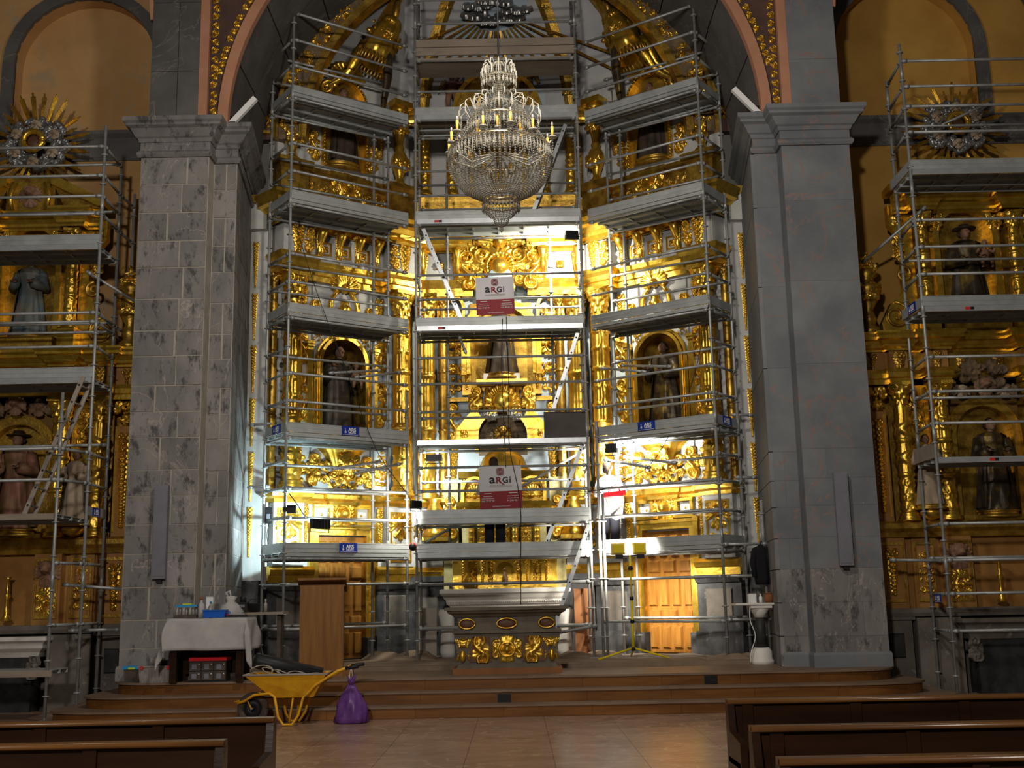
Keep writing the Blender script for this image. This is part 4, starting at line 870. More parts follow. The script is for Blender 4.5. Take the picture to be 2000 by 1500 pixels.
# centre of the altarpiece
def centre():
    R = empty('altarpiece_centre', (0, 22.2, ZD), 0, 'gilded centre of the baroque main altarpiece behind the tall scaffold tower', 'altarpiece'); Z = lambda z: z - ZD
    g, gs, wt, gd = G['gold'], G['gold_s'], G['white'], G['gold_d']; W = 1.88
    MB().box(-W, W, -.3, .1, 0, Z(1.85)).build('stone_plinth', G['plinth'], R)
    for q in (-1, 1):
        MB().frust(q * 1.5 - .22, q * 1.5 + .22, -.34, -.29, Z(1.0), Z(1.7), .03).build('plinth_panel', G['stuccod'], R)
        MB().box(q * 1.5 - .36, q * 1.5 + .36, -.5, 0, Z(1.95), Z(2.05)).build('pedestal_foot', G['plinth'], R)
        MB().box(q * 1.5 - .32, q * 1.5 + .32, -.46, 0, Z(2.05), Z(3.4)).build('pedestal', wt, R)
        MB().mold([(q * 1.5 - .36, -.44), (q * 1.5 + .36, -.44)], [(-.3, Z(2.02)), (.03, Z(2.02)), (.08, Z(2.14)), (.02, Z(2.22)), (-.3, Z(2.22))]).build('gilded_base_moulding', gs, R)
        orn(R, 'cartouche', .5, .8, q * 1.5, -.47, Z(2.4), g); column(R, q * 1.5, -.42, Z(3.5), Z(7.58), .175, g, q + 1, 0)
        column(R, q * 1.18, -.18, Z(3.5), Z(7.58), .085, gd, q)
        orn(R, 'ear', .34, .9, q * .98, -.03, Z(4.6), g, flip=q < 0); orn(R, 'fill', .42, .7, q * .98, -.03, Z(5.6), g, 'side_panel_carving', seed=2); orn(R, 'cartouche', .44, .62, q * 1.0, -.05, Z(6.35), g, 'side_panel_cartouche')
        orn(R, 'drop', .26, 1.0, q * 1.0, -.03, Z(3.62), g); MB().box(q * .98 - .3, q * .98 + .3, -.12, 0, Z(5.48), Z(5.56)).build('side_ledge', gd, R)
        MB().box(q * .70 - .09, q * .70 + .09, -.16, 0, Z(5.6), Z(6.6)).build('niche_pilaster', gd, R); orn(R, 'drop', .15, .75, q * .70, -.17, Z(5.7), g, 'pilaster_drop')
    MB().mold([(-W, -.05), (-W, -.5), (-1.1, -.5), (-1.1, -.1), (1.1, -.1), (1.1, -.5), (W, -.5), (W, -.05)], [(-.1, Z(3.36)), (.02, Z(3.36)), (.10, Z(3.45)), (.10, Z(3.52)), (-.1, Z(3.52))]).build('pedestal_cornice', gs, R)
    MB().box(-W, W, 0, .1, Z(1.85), Z(9.0)).build('back_panel', G['bluew'], R)
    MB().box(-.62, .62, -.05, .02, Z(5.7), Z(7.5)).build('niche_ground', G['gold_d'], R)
    # lower arch with dark relief, broken scroll pediment
    arch_frame(R, 0, -.30, .0, Z(4.45), Z(4.75), .48, .07, gs, 'lower_arch'); wl = MB(); wl.prism([(-.48, Z(4.4)), (.48, Z(4.4))] + arc(0, Z(4.75), .48, 0, pi, 14), -.06, 0); wl.build('lower_arch_ground', G['skyd'], R)
    orn(R, 'cloud', .8, .55, 0, -.08, Z(4.5), G['skyd'], 'dark_relief', seed=1); orn(R, 'cherub', .34, .4, 0, -.14, Z(4.62), G['gold_d'], 'dark_relief_figure')
    for q in (-1, 1):
        MB().prism([(q * .52, Z(4.62)), (q * .95, Z(4.62)), (q * .95, Z(4.85)), (q * .62, Z(5.25)), (q * .50, Z(5.28)), (q * .42, Z(5.12))][::q], -.28, 0).build('scroll_pediment', gs, R); orn(R, 'rosette', .2, .2, q * .76, -.29, Z(4.70), g)
        MB().box(min(q * .5, q * 1.0), max(q * .5, q * 1.0), -.36, 0, Z(4.54), Z(4.62)).build('pediment_ledge', gs, R); orn(R, 'cloud', .3, .3, q * .24, -.3, Z(5.0), G['silver'], 'silvered_cloud', seed=2)
        orn(R, 'ear', .32, .5, q * .52, -.2, Z(5.25), g, flip=q > 0); MB().tube([(q * .36, -.2, Z(5.2)), (q * .30, -.22, Z(5.45)), (q * .30, -.2, Z(5.72))], [.05, .04, .05], 8).build('bracket_scroll', gs, R)
    orn(R, 'shell', .72, .60, 0, -.24, Z(5.22), g, 'great_shell', depth=1.5); b = MB(); b.ell((0, -.28, Z(5.45)), (.22, .14, .2), 14); b.build('shell_boss', gs, R)
    MB().box(-.5, .5, -.45, 0, Z(5.78), Z(5.86)).build('statue_ledge', gs, R); MB().box(-.36, .36, -.40, 0, Z(5.86), Z(5.98)).build('statue_plinth', G['marblew'], R)
    # main arch
    arch_frame(R, 0, -.30, .0, Z(6.0), Z(6.75), .62, .07, gs, 'main_arch'); arch_frame(R, 0, -.22, .0, Z(6.0), Z(6.75), .70, .10, g, 'main_arch_moulding'); niche(R, 0, -.04, Z(6.0), Z(6.75), .6, .10, G['damask'], 'main_niche')
    for q in (-1, 1):
        arch_frame(R, q * 1.0, -.24, 0, Z(7.12), Z(7.38), .22, .06, gs, 'side_arch'); orn(R, 'fill', .42, .5, q * 1.0, -.12, Z(7.1), g, 'side_arch_carving', seed=4); MB().box(q * 1.0 - .32, q * 1.0 + .32, -.28, 0, Z(7.02), Z(7.12)).build('side_arch_ledge', gs, R)
    # entablature with crest
    for x0, x1 in ((-W, -.55), (.55, W)):
        MB().mold([(x0, -.28), (x1, -.28)], [(-.3, Z(7.6)), (0, Z(7.6)), (.03, Z(7.75)), (.10, Z(7.92)), (-.3, Z(7.95))]).build('architrave', gs, R); MB().mold([(x0, -.28), (x1, -.28)], [(-.3, Z(7.95)), (-.03, Z(7.95)), (-.03, Z(8.5)), (-.3, Z(8.5))]).build('frieze_band', wt, R)
        MB().mold([(x0, -.28), (x1, -.28)], corn(1.0, 1.05, Z(8.5))).build('entablature_cornice', gs, R)
        c = (x0 + x1) / 2
        for x in (c - .35, c + .35): orn(R, 'drop', .3, .6, x, -.3, Z(7.92), g, 'console_leaf'); MB().tube([(x, -.34, Z(8.05)), (x, -.4, Z(8.2)), (x, -.42, Z(8.35)), (x, -.56, Z(8.52))], [.06, .08, .07, .1], 8).build('cornice_console', gs, R)
        orn(R, 'rosette', .2, .22, c, -.3, Z(8.12), g)
    orn(R, 'cartouche', 1.15, 1.15, 0, -.36, Z(7.62), g, 'great_cartouche', depth=1.3); b = MB(); b.lathe([(.001, 0), (.2, .01), (.26, .03), (.24, .06)], 20); o = b.build('painted_medallion', G['sky'], R, (0, -.42, Z(7.9)), (pi / 2, 0, 0)); 
    orn(R, 'shell', .9, .6, 0, -.42, Z(8.55), g, 'crest_shell', depth=1.3)
    for q in (-1, 1): orn(R, 'ear', .5, .8, q * .66, -.36, Z(7.7), g, flip=q < 0); orn(R, 'fill', .6, .5, q * .62, -.34, Z(8.4), g, 'crest_foliage', seed=5)
    # attic centre
    MB().box(-W, W, 0, .1, Z(9.0), Z(11.4)).build('attic_panel', wt, R); orn(R, 'frieze', 3.4, .30, 0, -.18, Z(9.1), g, 'attic_base_carving'); MB().mold([(-W, -.15), (W, -.15)], [(-.1, Z(9.0)), (.05, Z(9.0)), (.02, Z(9.4)), (.08, Z(9.6)), (.1, Z(9.75)), (-.1, Z(9.75))]).build('attic_base', gd, R)
    for x in (-1.5, -.95, .95, 1.5): column(R, x, -.2, Z(9.75), Z(11.25), .10, g, 1, 1)
    arch_frame(R, 0, -.2, .0, Z(9.75), Z(10.6), .5, .1, gs, 'attic_arch'); orn(R, 'fill', .8, 1.2, 0, -.05, Z(9.8), G['gold_d'], 'attic_relief', seed=6)
    MB().mold([(-W, -.3), (W, -.3)], corn(.6, .6, Z(11.25))).build('attic_cornice', gs, R)
    i_ = arc(0, Z(11.55), .55, pi, 0, 14); o_ = arc(0, Z(11.55), .85, pi, 0, 14); MB().band(i_, o_, -.3, 0).build('attic_pediment', gd, R); MB().band(arc(0, Z(11.55), .83, pi, 0, 14), arc(0, Z(11.55), .92, pi, 0, 14), -.38, 0).build('attic_pediment_moulding', g, R)
    for q in (-1, 1): MB().box(q * .95 - .28, q * .95 + .28, -.4, 0, Z(11.50), Z(11.62)).build('putto_ledge', gd, R)
    return R
CE = centre()
putto((-.93, 21.95, 11.62), .15, .82, 'painted winged putto raising an arm left of the attic arch', 1)
putto((.62, 21.95, 11.9), -.15, .82, 'painted winged putto with open arms right of the attic arch', -1)
statue('saint_statue', (0, 21.95, 5.99), 0, 1.45, G['robe_d'], 'dark robed saint with a thin golden staff in the central niche', mantle=G['robe_d'], seed=3, staff=True)
def wp(s, y=.0): 
    a = math.atan2(1.9, 2.4); return Vector((s * 3.05, 21.0, 0)) + Matrix.Rotation(-s * a, 3, 'Z') @ Vector((0, y, 0))
a_ = math.atan2(1.9, 2.4)
p = wp(-1, .08); statue('saint_statue', (p.x, p.y, 4.76), a_, 1.66, G['robe_d'], 'dark robed saint with a raised arm in the lower niche of the left wing', mantle=G['robe_d'], arms=((.9, .72), (.5, .6)), seed=5, hairm=G['darkcloth'], child=True)
p = wp(1, .08); statue('saint_statue', (p.x, p.y, 4.76), -a_, 1.62, G['robe_g'], 'black and ivory habited saint in the lower niche of the right wing', mantle=G['robe_d'], arms=((.5, .66), (.4, .6)), seed=8)
p = wp(-1, .02); statue('saint_statue', (p.x, p.y, 10.06), a_, 1.62, G['robe_d'], 'black robed saint under the left canopy in the attic of the left wing', mantle=G['robe_d'], seed=11)
p = wp(1, .02); statue('saint_statue', (p.x, p.y, 10.06), -a_, 1.62, G['robe_d'], 'black robed saint under the right canopy in the attic of the right wing', mantle=G['robe_d'], seed=14)

# tabernacle and high-altar table
T = empty('tabernacle', (0, 21.75, 1.797), 0, 'gilded tabernacle and altar stage with small arched reliefs below the banner', 'tabernacle'); g, gs = G['gold'], G['gold_s']
MB().box(-.98, .98, -.35, .3, 0, .62).build('lower_stage', gs, T)
arch_frame(T, 0, -.44, -.34, .05, .33, .16, .06, g, 'tabernacle_door_frame'); MB().prism([(-.16, .05), (.16, .05)] + arc(0, .33, .16, 0, pi, 10), -.40, -.34).build('tabernacle_door', g, T)
q = MB(); q.tube([(0, -.42, .07), (0, -.43, .2), (0, -.42, .30)], [.06, .055, .03], 9); q.ell((0, -.43, .345), .03, 8); q.build('door_relief_figure', G['robe_p'], T)
for x in (-.78, -.42, .42, .78):
    MB().box(x - .10, x + .10, -.41, -.34, .02, .60).build('stage_pilaster', g, T); orn(T, 'drop', .15, .5, x, -.41, .06, g, 'pilaster_drop')
for x in (-.6, .6): orn(T, 'cartouche', .2, .42, x, -.36, .1, g)
orn(T, 'frieze', 1.9, .10, 0, -.42, .62, g)
for x in (-.6, .6, -.25, .25): orn(T, 'fill', .18, .46, x, -.36, .08, g, 'stage_carving', seed=3)
MB().mold([(-1.0, -.35), (1.0, -.35)], [(-.2, .60), (.06, .60), (.10, .68), (.10, .74), (-.2, .74)]).build('stage_cornice', gs, T)
MB().box(-.80, .80, -.25, .3, .74, 1.40).build('middle_stage', G['damask'], T)
for x in (-.62, -.2, .2, .62): column(T, x, -.3, .74, 1.36, .055, g)
for x in (-.41, .0, .41): MB().frust(x - .13, x + .13, -.29, -.24, .80, 1.30, .03).build('stage_panel', gs, T)
MB().mold([(-.9, -.30), (.9, -.30)], [(-.2, 1.36), (.02, 1.36), (.02, 1.44), (.10, 1.54), (.14, 1.62), (-.2, 1.62)]).build('middle_cornice', gs, T); orn(T, 'frieze', 1.6, .12, 0, -.36, 1.44, g)
for x in (-.55, 0, .55):
    arch_frame(T, x, -.32, -.2, 1.62, 1.86, .2, .05, gs, 'upper_arch'); orn(T, 'shell', .38, .3, x, -.22, 1.68, g)
MB().box(-.82, .82, -.22, .3, 1.62, 2.1).build('upper_stage', G['gold_d'], T)
for x in (-.28, .28, -.76, .76): orn(T, 'drop', .16, .42, x, -.24, 1.65, g, 'stage_carving')
for x in (-.41, .0, .41): orn(T, 'cartouche', .2, .4, x, -.29, .86, g, 'panel_carving'); MB().mold([(-.86, -.24), (.86, -.24)], [(-.2, 2.08), (.05, 2.08), (.12, 2.2), (-.2, 2.2)]).build('upper_cornice', gs, T)
q = MB(); q.lathe([(.5, 2.2), (.52, 2.26), (.44, 2.34), (.38, 2.5), (.26, 2.62), (.1, 2.68), (.05, 2.74)], 20, (0, .05, 0), sy=.6, mod=lambda t, z: 1 + .04 * math.cos(12 * t)); q.build('crowning_dome', g, T)
for s in (-1, 1):
    dk = MB(); dk.box(s * 1.02 - .14, s * 1.02 + .14, -.1, .25, .0, 2.1); dk.build('damask_hanging', G['damask'], T)
    b = MB(); b.lathe([(.22, .98), (.26, 1.0), (.20, 1.1), (.13, 1.2), (.17, 1.3), (.25, 1.38), (.3, 1.42)], 4, (s * 1.32, -.2, 0)); b.build('gilded_bracket', gs, T)
    MB().box(s * 1.32 - .26, s * 1.32 + .26, -.4, .2, .9, .98).build('bracket_shelf', gs, T); MB().lathe([(.13, 1.42), (.16, 1.5), (.1, 1.62), (.14, 1.7)], 12, (s * 1.32, -.2, 0)).build('bracket_urn', G['gold'], T)
    orn(T, 'ear', .3, .9, s * 1.02, -.14, .9, g, flip=s < 0)
H = empty('high_altar_table', (0, 21.15, ZD), 0, 'white carved marble altar table with stepped moulded edge behind the front altar', 'table')
MB().mold([(-1.0, .6), (-1.0, 0), (1.0, 0), (1.0, .6)], [(-.3, .86), (.0, .86), (.03, .92), (.08, .95), (.09, 1.02), (.13, 1.06), (.16, 1.12), (.2, 1.15), (.2, 1.21), (-.3, 1.21)]).build('moulded_edge', G['marblew'], H)
MB().box(-1.18, 1.18, -.18, .6, 1.205, 1.225).build('table_slab', G['marblew'], H)
q = MB()
for x in np.linspace(-1.05, 1.05, 54): q.ell((x, -.105, .985), (.014, .02, .02), 6)
q.build('egg_moulding', G['marblew'], H, kind='stuff')
MB().box(-.95, .95, .02, .6, 0, .86).build('altar_front', G['plinth'], H)
for s in (-1, 1): MB().lathe([(.16, 0), (.18, .1), (.15, .5), (.2, .8), (.16, .86)], 14, (s * 1.05, .2, 0)).build('side_baluster', G['marblew'], H)
def boss_jar(x, y, z, sc, label):
    o = empty('gilt_orb', (x, y, z), 0, label, 'ornament'); q = MB(); q.lathe([(.09 * sc, 0), (.10 * sc, .02 * sc), (.13 * sc, .06 * sc), (.15 * sc, .14 * sc), (.13 * sc, .22 * sc), (.06 * sc, .27 * sc), (.07 * sc, .31 * sc)], 18, mod=lambda t, z: 1 + .03 * math.cos(10 * t)); q.build('orb_body', G['gold'], o); orn(o, 'rosette', .2 * sc, .2 * sc, 0, -.135 * sc, .05 * sc, G['gold_s'])
boss_jar(-.66, 21.12, 1.795, .95, 'round gilded ornament standing on the white altar table')
c = empty('small_cup', (-1.0, 21.1, 1.795), 0, 'small grey cup at the left end of the white altar table', 'cup'); MB().lathe([(.03, 0), (.032, .005), (.03, .09), (.026, .09), (.024, .02), (.001, .015)], 14).build('cup_body', G['stuccop'], c); MB().tube([(.03, 0, .07), (.055, 0, .06), (.055, 0, .03), (.031, 0, .02)], .005, 5).build('cup_handle', G['stuccop'], c)
for s, lb in ((-1, 'pale curved board leaning by the altar on the left'), (1, 'terracotta board standing by the altar on the right')):
    o = empty('leaning_board', (s * 1.43, 20.95, ZD), 0, lb, 'board'); m_ = G['stuccop'] if s < 0 else G['terr']
    q = MB(); q.box(-.17, .17, 0, .05, 0, .9 if s < 0 else 1.2, Matrix.Rotation(-.10, 4, 'X')); q.build('board_face', m_, o); q = MB(); q.box(-.15, .15, .05, .08, .3, .36, Matrix.Rotation(-.10, 4, 'X')); q.build('board_batten', m_, o)
# ------------------------------------------------------------------ scaffolding
class Scaf:
    def __init__(s, loc, label): s.o = empty('scaffold', loc, 0, label, 'scaffold'); s.L = Vector(loc)
    def pole(s, x, y, z0, z1):
        p = Vector((x, y, 0)) - Vector((s.L.x, s.L.y, 0)); b = MB(); a, c = z0 - s.L.z, z1 - s.L.z
        b.tube([(p.x, p.y, a + .05), (p.x, p.y, c)], .0245, 10)
        z = a + .35
        while z < c - .05: b.lathe([(.026, -.014), (.056, -.008), (.056, .004), (.026, .010)], 8, (p.x, p.y, z)); z += .5
        for z in np.arange(a + 2.0, c, 2.0): b.tube([(p.x, p.y, z - .12), (p.x, p.y, z + .12)], .029, 10)
        o = b.build('standard_pole', G['steel'], s.o)
        if z0 < 1.0: MB().box(p.x - .075, p.x + .075, p.y - .075, p.y + .075, a, a + .012).tube([(p.x, p.y, a), (p.x, p.y, a + .18)], .017, 8).build('base_jack', G['steel'], s.o)
    def rail(s, p, q, r=.0240, name='ledger_rail'):
        p, q = Vector(p) - s.L, Vector(q) - s.L; b = MB(); d = (q - p).normalized(); b.tube([p, q], r, 8)
        for e, k in ((p, 1), (q, -1)): b.tube([e + d * k * .035, e + d * k * .10], r * 1.5, 6)
        return b.build(name, G['steel'], s.o)
    def deck(s, A, B, W, z, side=1, npl=3, toe=.15, edge=None, ends=(True, True), tag_at=None, toem=None):   # A->B front edge (x,y); W deep to the left of travel
        A, B = Vector((*A, 0)), Vector((*B, 0)); d = B - A; L = d.length; ang = math.atan2(d.y, d.x)
        M = Matrix.Translation(A - Vector((s.L.x, s.L.y, 0)) + Vector((0, 0, z - s.L.z))) @ Matrix.Rotation(ang, 4, 'Z'); pw = W / npl
        key = ('plank', round(L, 2), round(pw, 2))
        if key not in PROTO:
            b = MB(); b.box(.03, L - .03, 0.008, pw - .008, -.012, 0); b.box(.03, L - .03, .008, .022, -.065, -.012); b.box(.03, L - .03, pw - .022, pw - .008, -.065, -.012)
            for x in np.linspace(.06, L - .09, max(3, int(L / .42))): b.box(x, x + .03, .022, pw - .022, -.045, -.012)
            PROTO[key] = b.mesh('deck_plank'); PROTO[key].materials.append(G['steelp'])
        for k in range(npl):
            o = link('deck_plank', PROTO[key], s.o); o.matrix_local = M @ Matrix.Translation((0, k * pw, 0))
        if toe:
            b = MB(); b.box(0, L, -.035, -.012, .0, toe, M); b.box(0, L, -.040, -.035, toe * .45, toe * .5, M); b.box(0, L, -.040, -.035, toe * .9, toe, M); b.build('toe_board', toem or G['steelp'], s.o)
            for e, x in zip(ends, (0, L)):
                if e: MB().box(x - .012, x + .012, -.02, W, .0, toe, M).build('toe_board', toem or G['steelp'], s.o)
        if edge: 
            e = MB().box(.02, L - .02, -.045, -.005, -.095, -.005, M).build('deck_edge', edge, s.o)
            if tag_at is not None:
                MB().box(tag_at, tag_at + .085, -.048, -.044, -.075, -.03, M).build('maker_tag', G['redtag'], s.o); MB().box(tag_at + .085, tag_at + .14, -.048, -.044, -.075, -.03, M).build('maker_tag', G['dark'], s.o)
        else:
            MB().box(.0, L, -.03, .0, -.07, -.01, M).build('deck_edge', G['steelp'], s.o)
        return M

# centre tower
S = Scaf((0, 20.0, ZD), 'tall central scaffold tower of galvanised tubes in front of the altarpiece centre')
TX, YF, YR = 1.53, 20.0, 20.85
for x in (-TX, TX):
    S.pole(x, YF, ZD, 13.4); S.pole(x, YR, ZD, 13.4)
S.pole(-TX - .22, YF + .5, ZD, 5.4); S.pole(TX + .16, YF - .05, ZD, 4.6); S.pole(TX + .24, YF + .02, ZD, 3.4); S.pole(-1.0, YR, 2.5, 9.6); S.pole(.98, YR, 4.5, 8.5)
decks = (2.43, 3.02, 4.42, 6.52, 8.56, 10.62)
for z in decks:
    S.deck((-TX, YF), (TX, YF), YR - YF, z, edge=G['alu'] if z > 4 else G['steelp'], toe=0 if z == 4.42 else .15, tag_at={8.56: .35, 6.52: .40}.get(z))
    for y in (YF, YR): S.rail((-TX, y, z - .10), (TX, y, z - .10))
    for x in (-TX, TX): S.rail((x, YF, z - .10), (x, YR, z - .10), name='transom_tube')
for z in (1.12, 1.88, 3.5, 3.92, 4.93, 5.44, 5.92, 7.02, 7.48, 9.02, 9.5, 11.1, 12.5, 13.0): S.rail((-TX, YF, z), (TX, YF, z))
for z in (1.12, 1.88, 3.75, 4.95, 5.6, 7.05, 9.05, 9.55, 11.1, 12.1, 12.6): S.rail((-TX, YR, z), (TX, YR, z))
for z in (1.12, 1.88, 3.9, 5.44, 7.48, 9.5, 11.6, 12.5):
    for x in (-TX, TX): S.rail((x, YF, z), (x, YR, z), name='transom_tube')
S.rail((-TX, YR, 2.6), (TX, YR, 4.3), name='diagonal_brace'); S.rail((-TX, YF + .03, 11.75), (TX, YF + .03, 11.75))
S.rail((-.75, YF + .1, 6.35), (-.62, YF - .25, 5.95), name='tie_tube'); S.rail((.55, YF, .95), (1.6, YF - .1, 1.12), .026, name='tie_tube')
for k in range(2):
    z = 11.82 + .17 * k; MB().box(-TX + .02, TX - .02, -.06 + .0, -.015, z - ZD, z + .155 - ZD).build('timber_board', G['woodb'], S.o)
MB().box(-TX, TX, 0, .75, 11.75 - ZD, 11.79 - ZD).build('timber_platform', G['woodb'], S.o)

# side bays following the wings
def bay(s, side):
    S = Scaf((s * 2.7, 19.5, ZD), 'angled ' + side + ' scaffold bay in front of the ' + side + ' altarpiece wing')
    o0, i0 = Vector((s * 3.62, 18.8)), Vector((s * 1.70, 20.16)); d = (i0 - o0).normalized(); nrm = Vector((-d.y, d.x)) if s < 0 else Vector((d.y, -d.x))
    if nrm.y < 0: nrm = -nrm
    o1, i1 = o0 + nrm * .9, i0 + nrm * .75; top = 12.35
    for p, zt in ((o0, top), (o1, 12.0), (i1, 11.2)): S.pole(p.x, p.y, ZD, zt)
    im = i0.lerp(o0, .12) + nrm * .80; S.pole(im.x, im.y, ZD, 11.0)
    for z in (2.43, 4.45, 6.53, 8.58, 10.58):
        A, B = (o0, i0) if s < 0 else (i0, o0)
        S.deck(A, B, .88, z, toe=.16 if z != 10.58 else .13, ends=(s < 0, s > 0))
        for a, b in ((o0, i0), (o1, i1)): S.rail((a.x, a.y, z - .1), (b.x, b.y, z - .1))
        S.rail((o0.x, o0.y, z - .1), (o1.x, o1.y, z - .1), name='transom_tube')
    zs = (1.18, 1.9, 3.0, 3.5, 3.95, 4.98, 5.46, 5.9, 7.08, 7.58, 9.1, 9.62, 11.1, 11.6, 12.12)
    for z in zs:
        if z not in (3.95, 5.9): S.rail((o0.x, o0.y, z), (i0.x, i0.y, z))
        if z not in (1.9, 5.46, 12.12): S.rail((o1.x, o1.y, z + .04), (i1.x, i1.y, z + .04))
        S.rail((o0.x, o0.y, z), (o1.x, o1.y, z), name='transom_tube')
    # tie tubes reaching the altarpiece
    m = (o0 + i0) / 2
    for z in (3.85, 5.55):
        a = m + nrm * .1 - d * .35; b = m + d * .9 + nrm * .5; S.rail((a.x, a.y, z), (b.x, b.y, z + .25), name='tie_tube'); a = m + d * .1; b = i0 + nrm * .25; S.rail((a.x, a.y, z - .05), (b.x, b.y, z + .2), name='tie_tube')
    for z in (3.6, 4.7): a = o1; b = Vector((s * 4.45, o1.y + .1)); S.rail((a.x - s * .1, a.y, z), (b.x, b.y, z), name='wall_tie_tube')
    dk = [('toe', o0, d, nrm)]
    return S, o0, i0, d, nrm
BL, lo0, li0, ld, ln = bay(-1, 'left'); BR, ro0, ri0, rd, rn = bay(1, 'right')
px_, py_ = 4.34, 18.95
BR.pole(px_, py_, ZD, 3.15); BR.pole(px_ + .07, py_ + .5, ZD, 3.0)
for z in (1.2, 1.9, 2.42): BR.rail((ro0.x, ro0.y, z), (px_ + .08, py_, z)); BR.rail((px_, py_, z), (px_ + .07, py_ + .5, z), name='transom_tube')

# chapel scaffolds
S = Scaf((-7.4, 17.4, 0), 'scaffold with ladder in front of the left side-chapel altarpiece')
for x, y, z0, z1 in ((-6.60, 16.75, 0, 4.8), (-6.38, 17.35, 0, 9.35), (-6.42, 18.25, 0, 9.1), (-6.40, 18.9, 4.5, 8.75), (-9.3, 17.35, 0, 9.35), (-9.3, 18.25, 0, 9.1), (-9.3, 16.75, 0, 4.8)): S.pole(x, y, z0, z1)
XL, XR = -9.3, -6.38
for z in (5.15, 7.33): S.deck((XL, 17.35), (XR, 17.35), .88, z, edge=G['alu'], toe=.16, ends=(False, False))
S.deck((XL, 16.75), (-6.60, 16.75), 1.4, 2.98, npl=4, toe=0, edge=G['woodb']); S.deck((XL, 16.75), (-6.5, 16.75), .6, .72, npl=2, toe=0, edge=G['woodb'])
for z in (5.65, 6.05, 6.2, 7.85, 8.15, 8.5, 9.0): 
    S.rail((XL, 17.35, z), (XR, 17.35, z)); S.rail((XR, 17.35, z), (-6.42, 18.25, z), name='transom_tube')
    if z not in (5.65, 7.85, 8.5): S.rail((XL, 18.25, z + .05), (-6.42, 18.25, z + .05))
    if z in (6.2, 7.85, 8.5): S.rail((-6.42, 18.25, z), (-6.40, 18.9, z), name='transom_tube')
for z in (3.48, 3.95): S.rail((XL, 16.75, z), (-6.60, 16.75, z)); S.rail((-6.60, 16.75, z), (-6.38, 17.35, z), name='transom_tube'); S.rail((-6.38, 17.35, z), (-6.42, 18.25, z), name='transom_tube')
for z in (1.35, 2.25): S.rail((-6.60, 16.75, z), (-6.38, 17.35, z), name='transom_tube'); S.rail((-6.38, 17.35, z), (-6.42, 18.25, z), name='transom_tube')
S.rail((XL, 18.25, 4.2), (-6.42, 18.25, 4.2)); S.rail((-6.75, 17.5, 1.95), (-5.75, 17.7, 1.85), name='wall_tie_tube'); S.rail((-6.7, 17.7, 1.25), (-5.95, 17.9, 1.25), name='wall_tie_tube'); S.rail((-6.6, 17.4, 6.9), (-5.75, 18.3, 6.4), name='diagonal_brace')
MB().box(.98, 1.0, .02, .85, 3.0, 3.14).build('toe_board', G['steelp'], S.o)
S = Scaf((7.7, 17.3, 0), 'scaffold with dark decks in front of the right side-chapel altarpiece')
A, B_ = (6.72, 17.3), (6.80, 18.25)
for x, y, z1 in ((*A, 10.5), (*B_, 10.3), (9.75, 17.3, 10.5), (9.75, 18.25, 10.3)): S.pole(x, y, 0, z1)
for z in (3.62, 6.02, 8.30): S.deck(A, (9.75, 17.3), .92, z, edge=G['alu'], toe=.16 if z > 4 else 0, ends=(True, False), tag_at={3.62: .8, 6.02: .65}.get(z))
MB().box(-.99, -.97, .0, .93, 3.62, 3.85).build('toe_board', G['woodb'], S.o)
for z in (1.0, 1.55, 2.05, 2.6, 4.15, 4.65, 5.2, 6.55, 7.0, 7.45, 8.95, 9.4, 9.75, 10.2):
    S.rail((*A, z), (9.75, 17.3, z)); S.rail((*A, z), (*B_, z), name='transom_tube')
    if z in (2.05, 4.65, 7.0, 9.4): S.rail((*B_, z + .06), (9.75, 18.25, z + .06))
S.rail((5.95, 18.9, 6.9), (7.0, 17.5, 7.75), name='diagonal_brace'); S.rail((6.0, 17.7, 2.08), (6.95, 17.6, 2.05), name='wall_tie_tube'); S.rail((7.6, 18.3, 9.45), (8.6, 18.3, 9.9), name='diagonal_brace')

# ladders
def ladder(p, q, dy, label, m=None):
    p, q = Vector(p), Vector(q); o = empty('ladder', q, 0, label, 'ladder'); d = (p - q); L = d.length; u = d.normalized(); m = m or G['alu']
    w_ = Vector((0, dy, 0)); sd = u.cross(Vector((0, 1, 0))).normalized()
    for k in (0, 1):
        b = MB(); c = w_ * k; e = Vector((0, .012, 0)); f_ = sd * .034
        V = [c - e - f_, c + e - f_, c + e + f_, c - e + f_]; V = V + [v + d for v in V]; b.add(V, [(0, 1, 2, 3), (7, 6, 5, 4), (0, 4, 5, 1), (1, 5, 6, 2), (2, 6, 7, 3), (3, 7, 4, 0)]); b.build('ladder_stile', m, o)
    n = int(L / .27)
    for k in range(n): c = d * ((k + .5) / n); MB().tube([c - Vector((0, .02, 0)), c + w_ + Vector((0, .02, 0))], .015, 8).build('rung', G['grey'] if False else m, o); 
    for k in range(n): c = d * ((k + .5) / n); MB().tube([c - Vector((0, .0135, 0)), c - Vector((0, .022, 0))], .016, 8).build('rung_plug', G['dark'], o)
    return o
ladder((-1.40, 20.12, 8.42), (-.66, 20.12, 6.55), .35, 'aluminium ladder sloping down right beside the upper banner')
ladder((1.44, 20.12, 6.42), (.76, 20.12, 4.45), .35, 'aluminium ladder above the dark board in the centre tower')
ladder((1.46, 20.12, 4.34), (.72, 20.12, 2.47), .35, 'aluminium ladder to the right of the lower banner')
ladder((1.50, 19.88, 2.85), (.66, 19.88, .60), .08, 'bright aluminium ladder leaning at the tower foot behind the altar')
ladder((1.32, 20.25, 10.5), (.60, 20.25, 8.6), .35, 'aluminium ladder partly hidden behind the chandelier')
ladder((-6.42, 17.05, 5.1), (-7.20, 17.05, 3.0), .35, 'pale aluminium ladder on the left chapel scaffold', G['stuccop'])

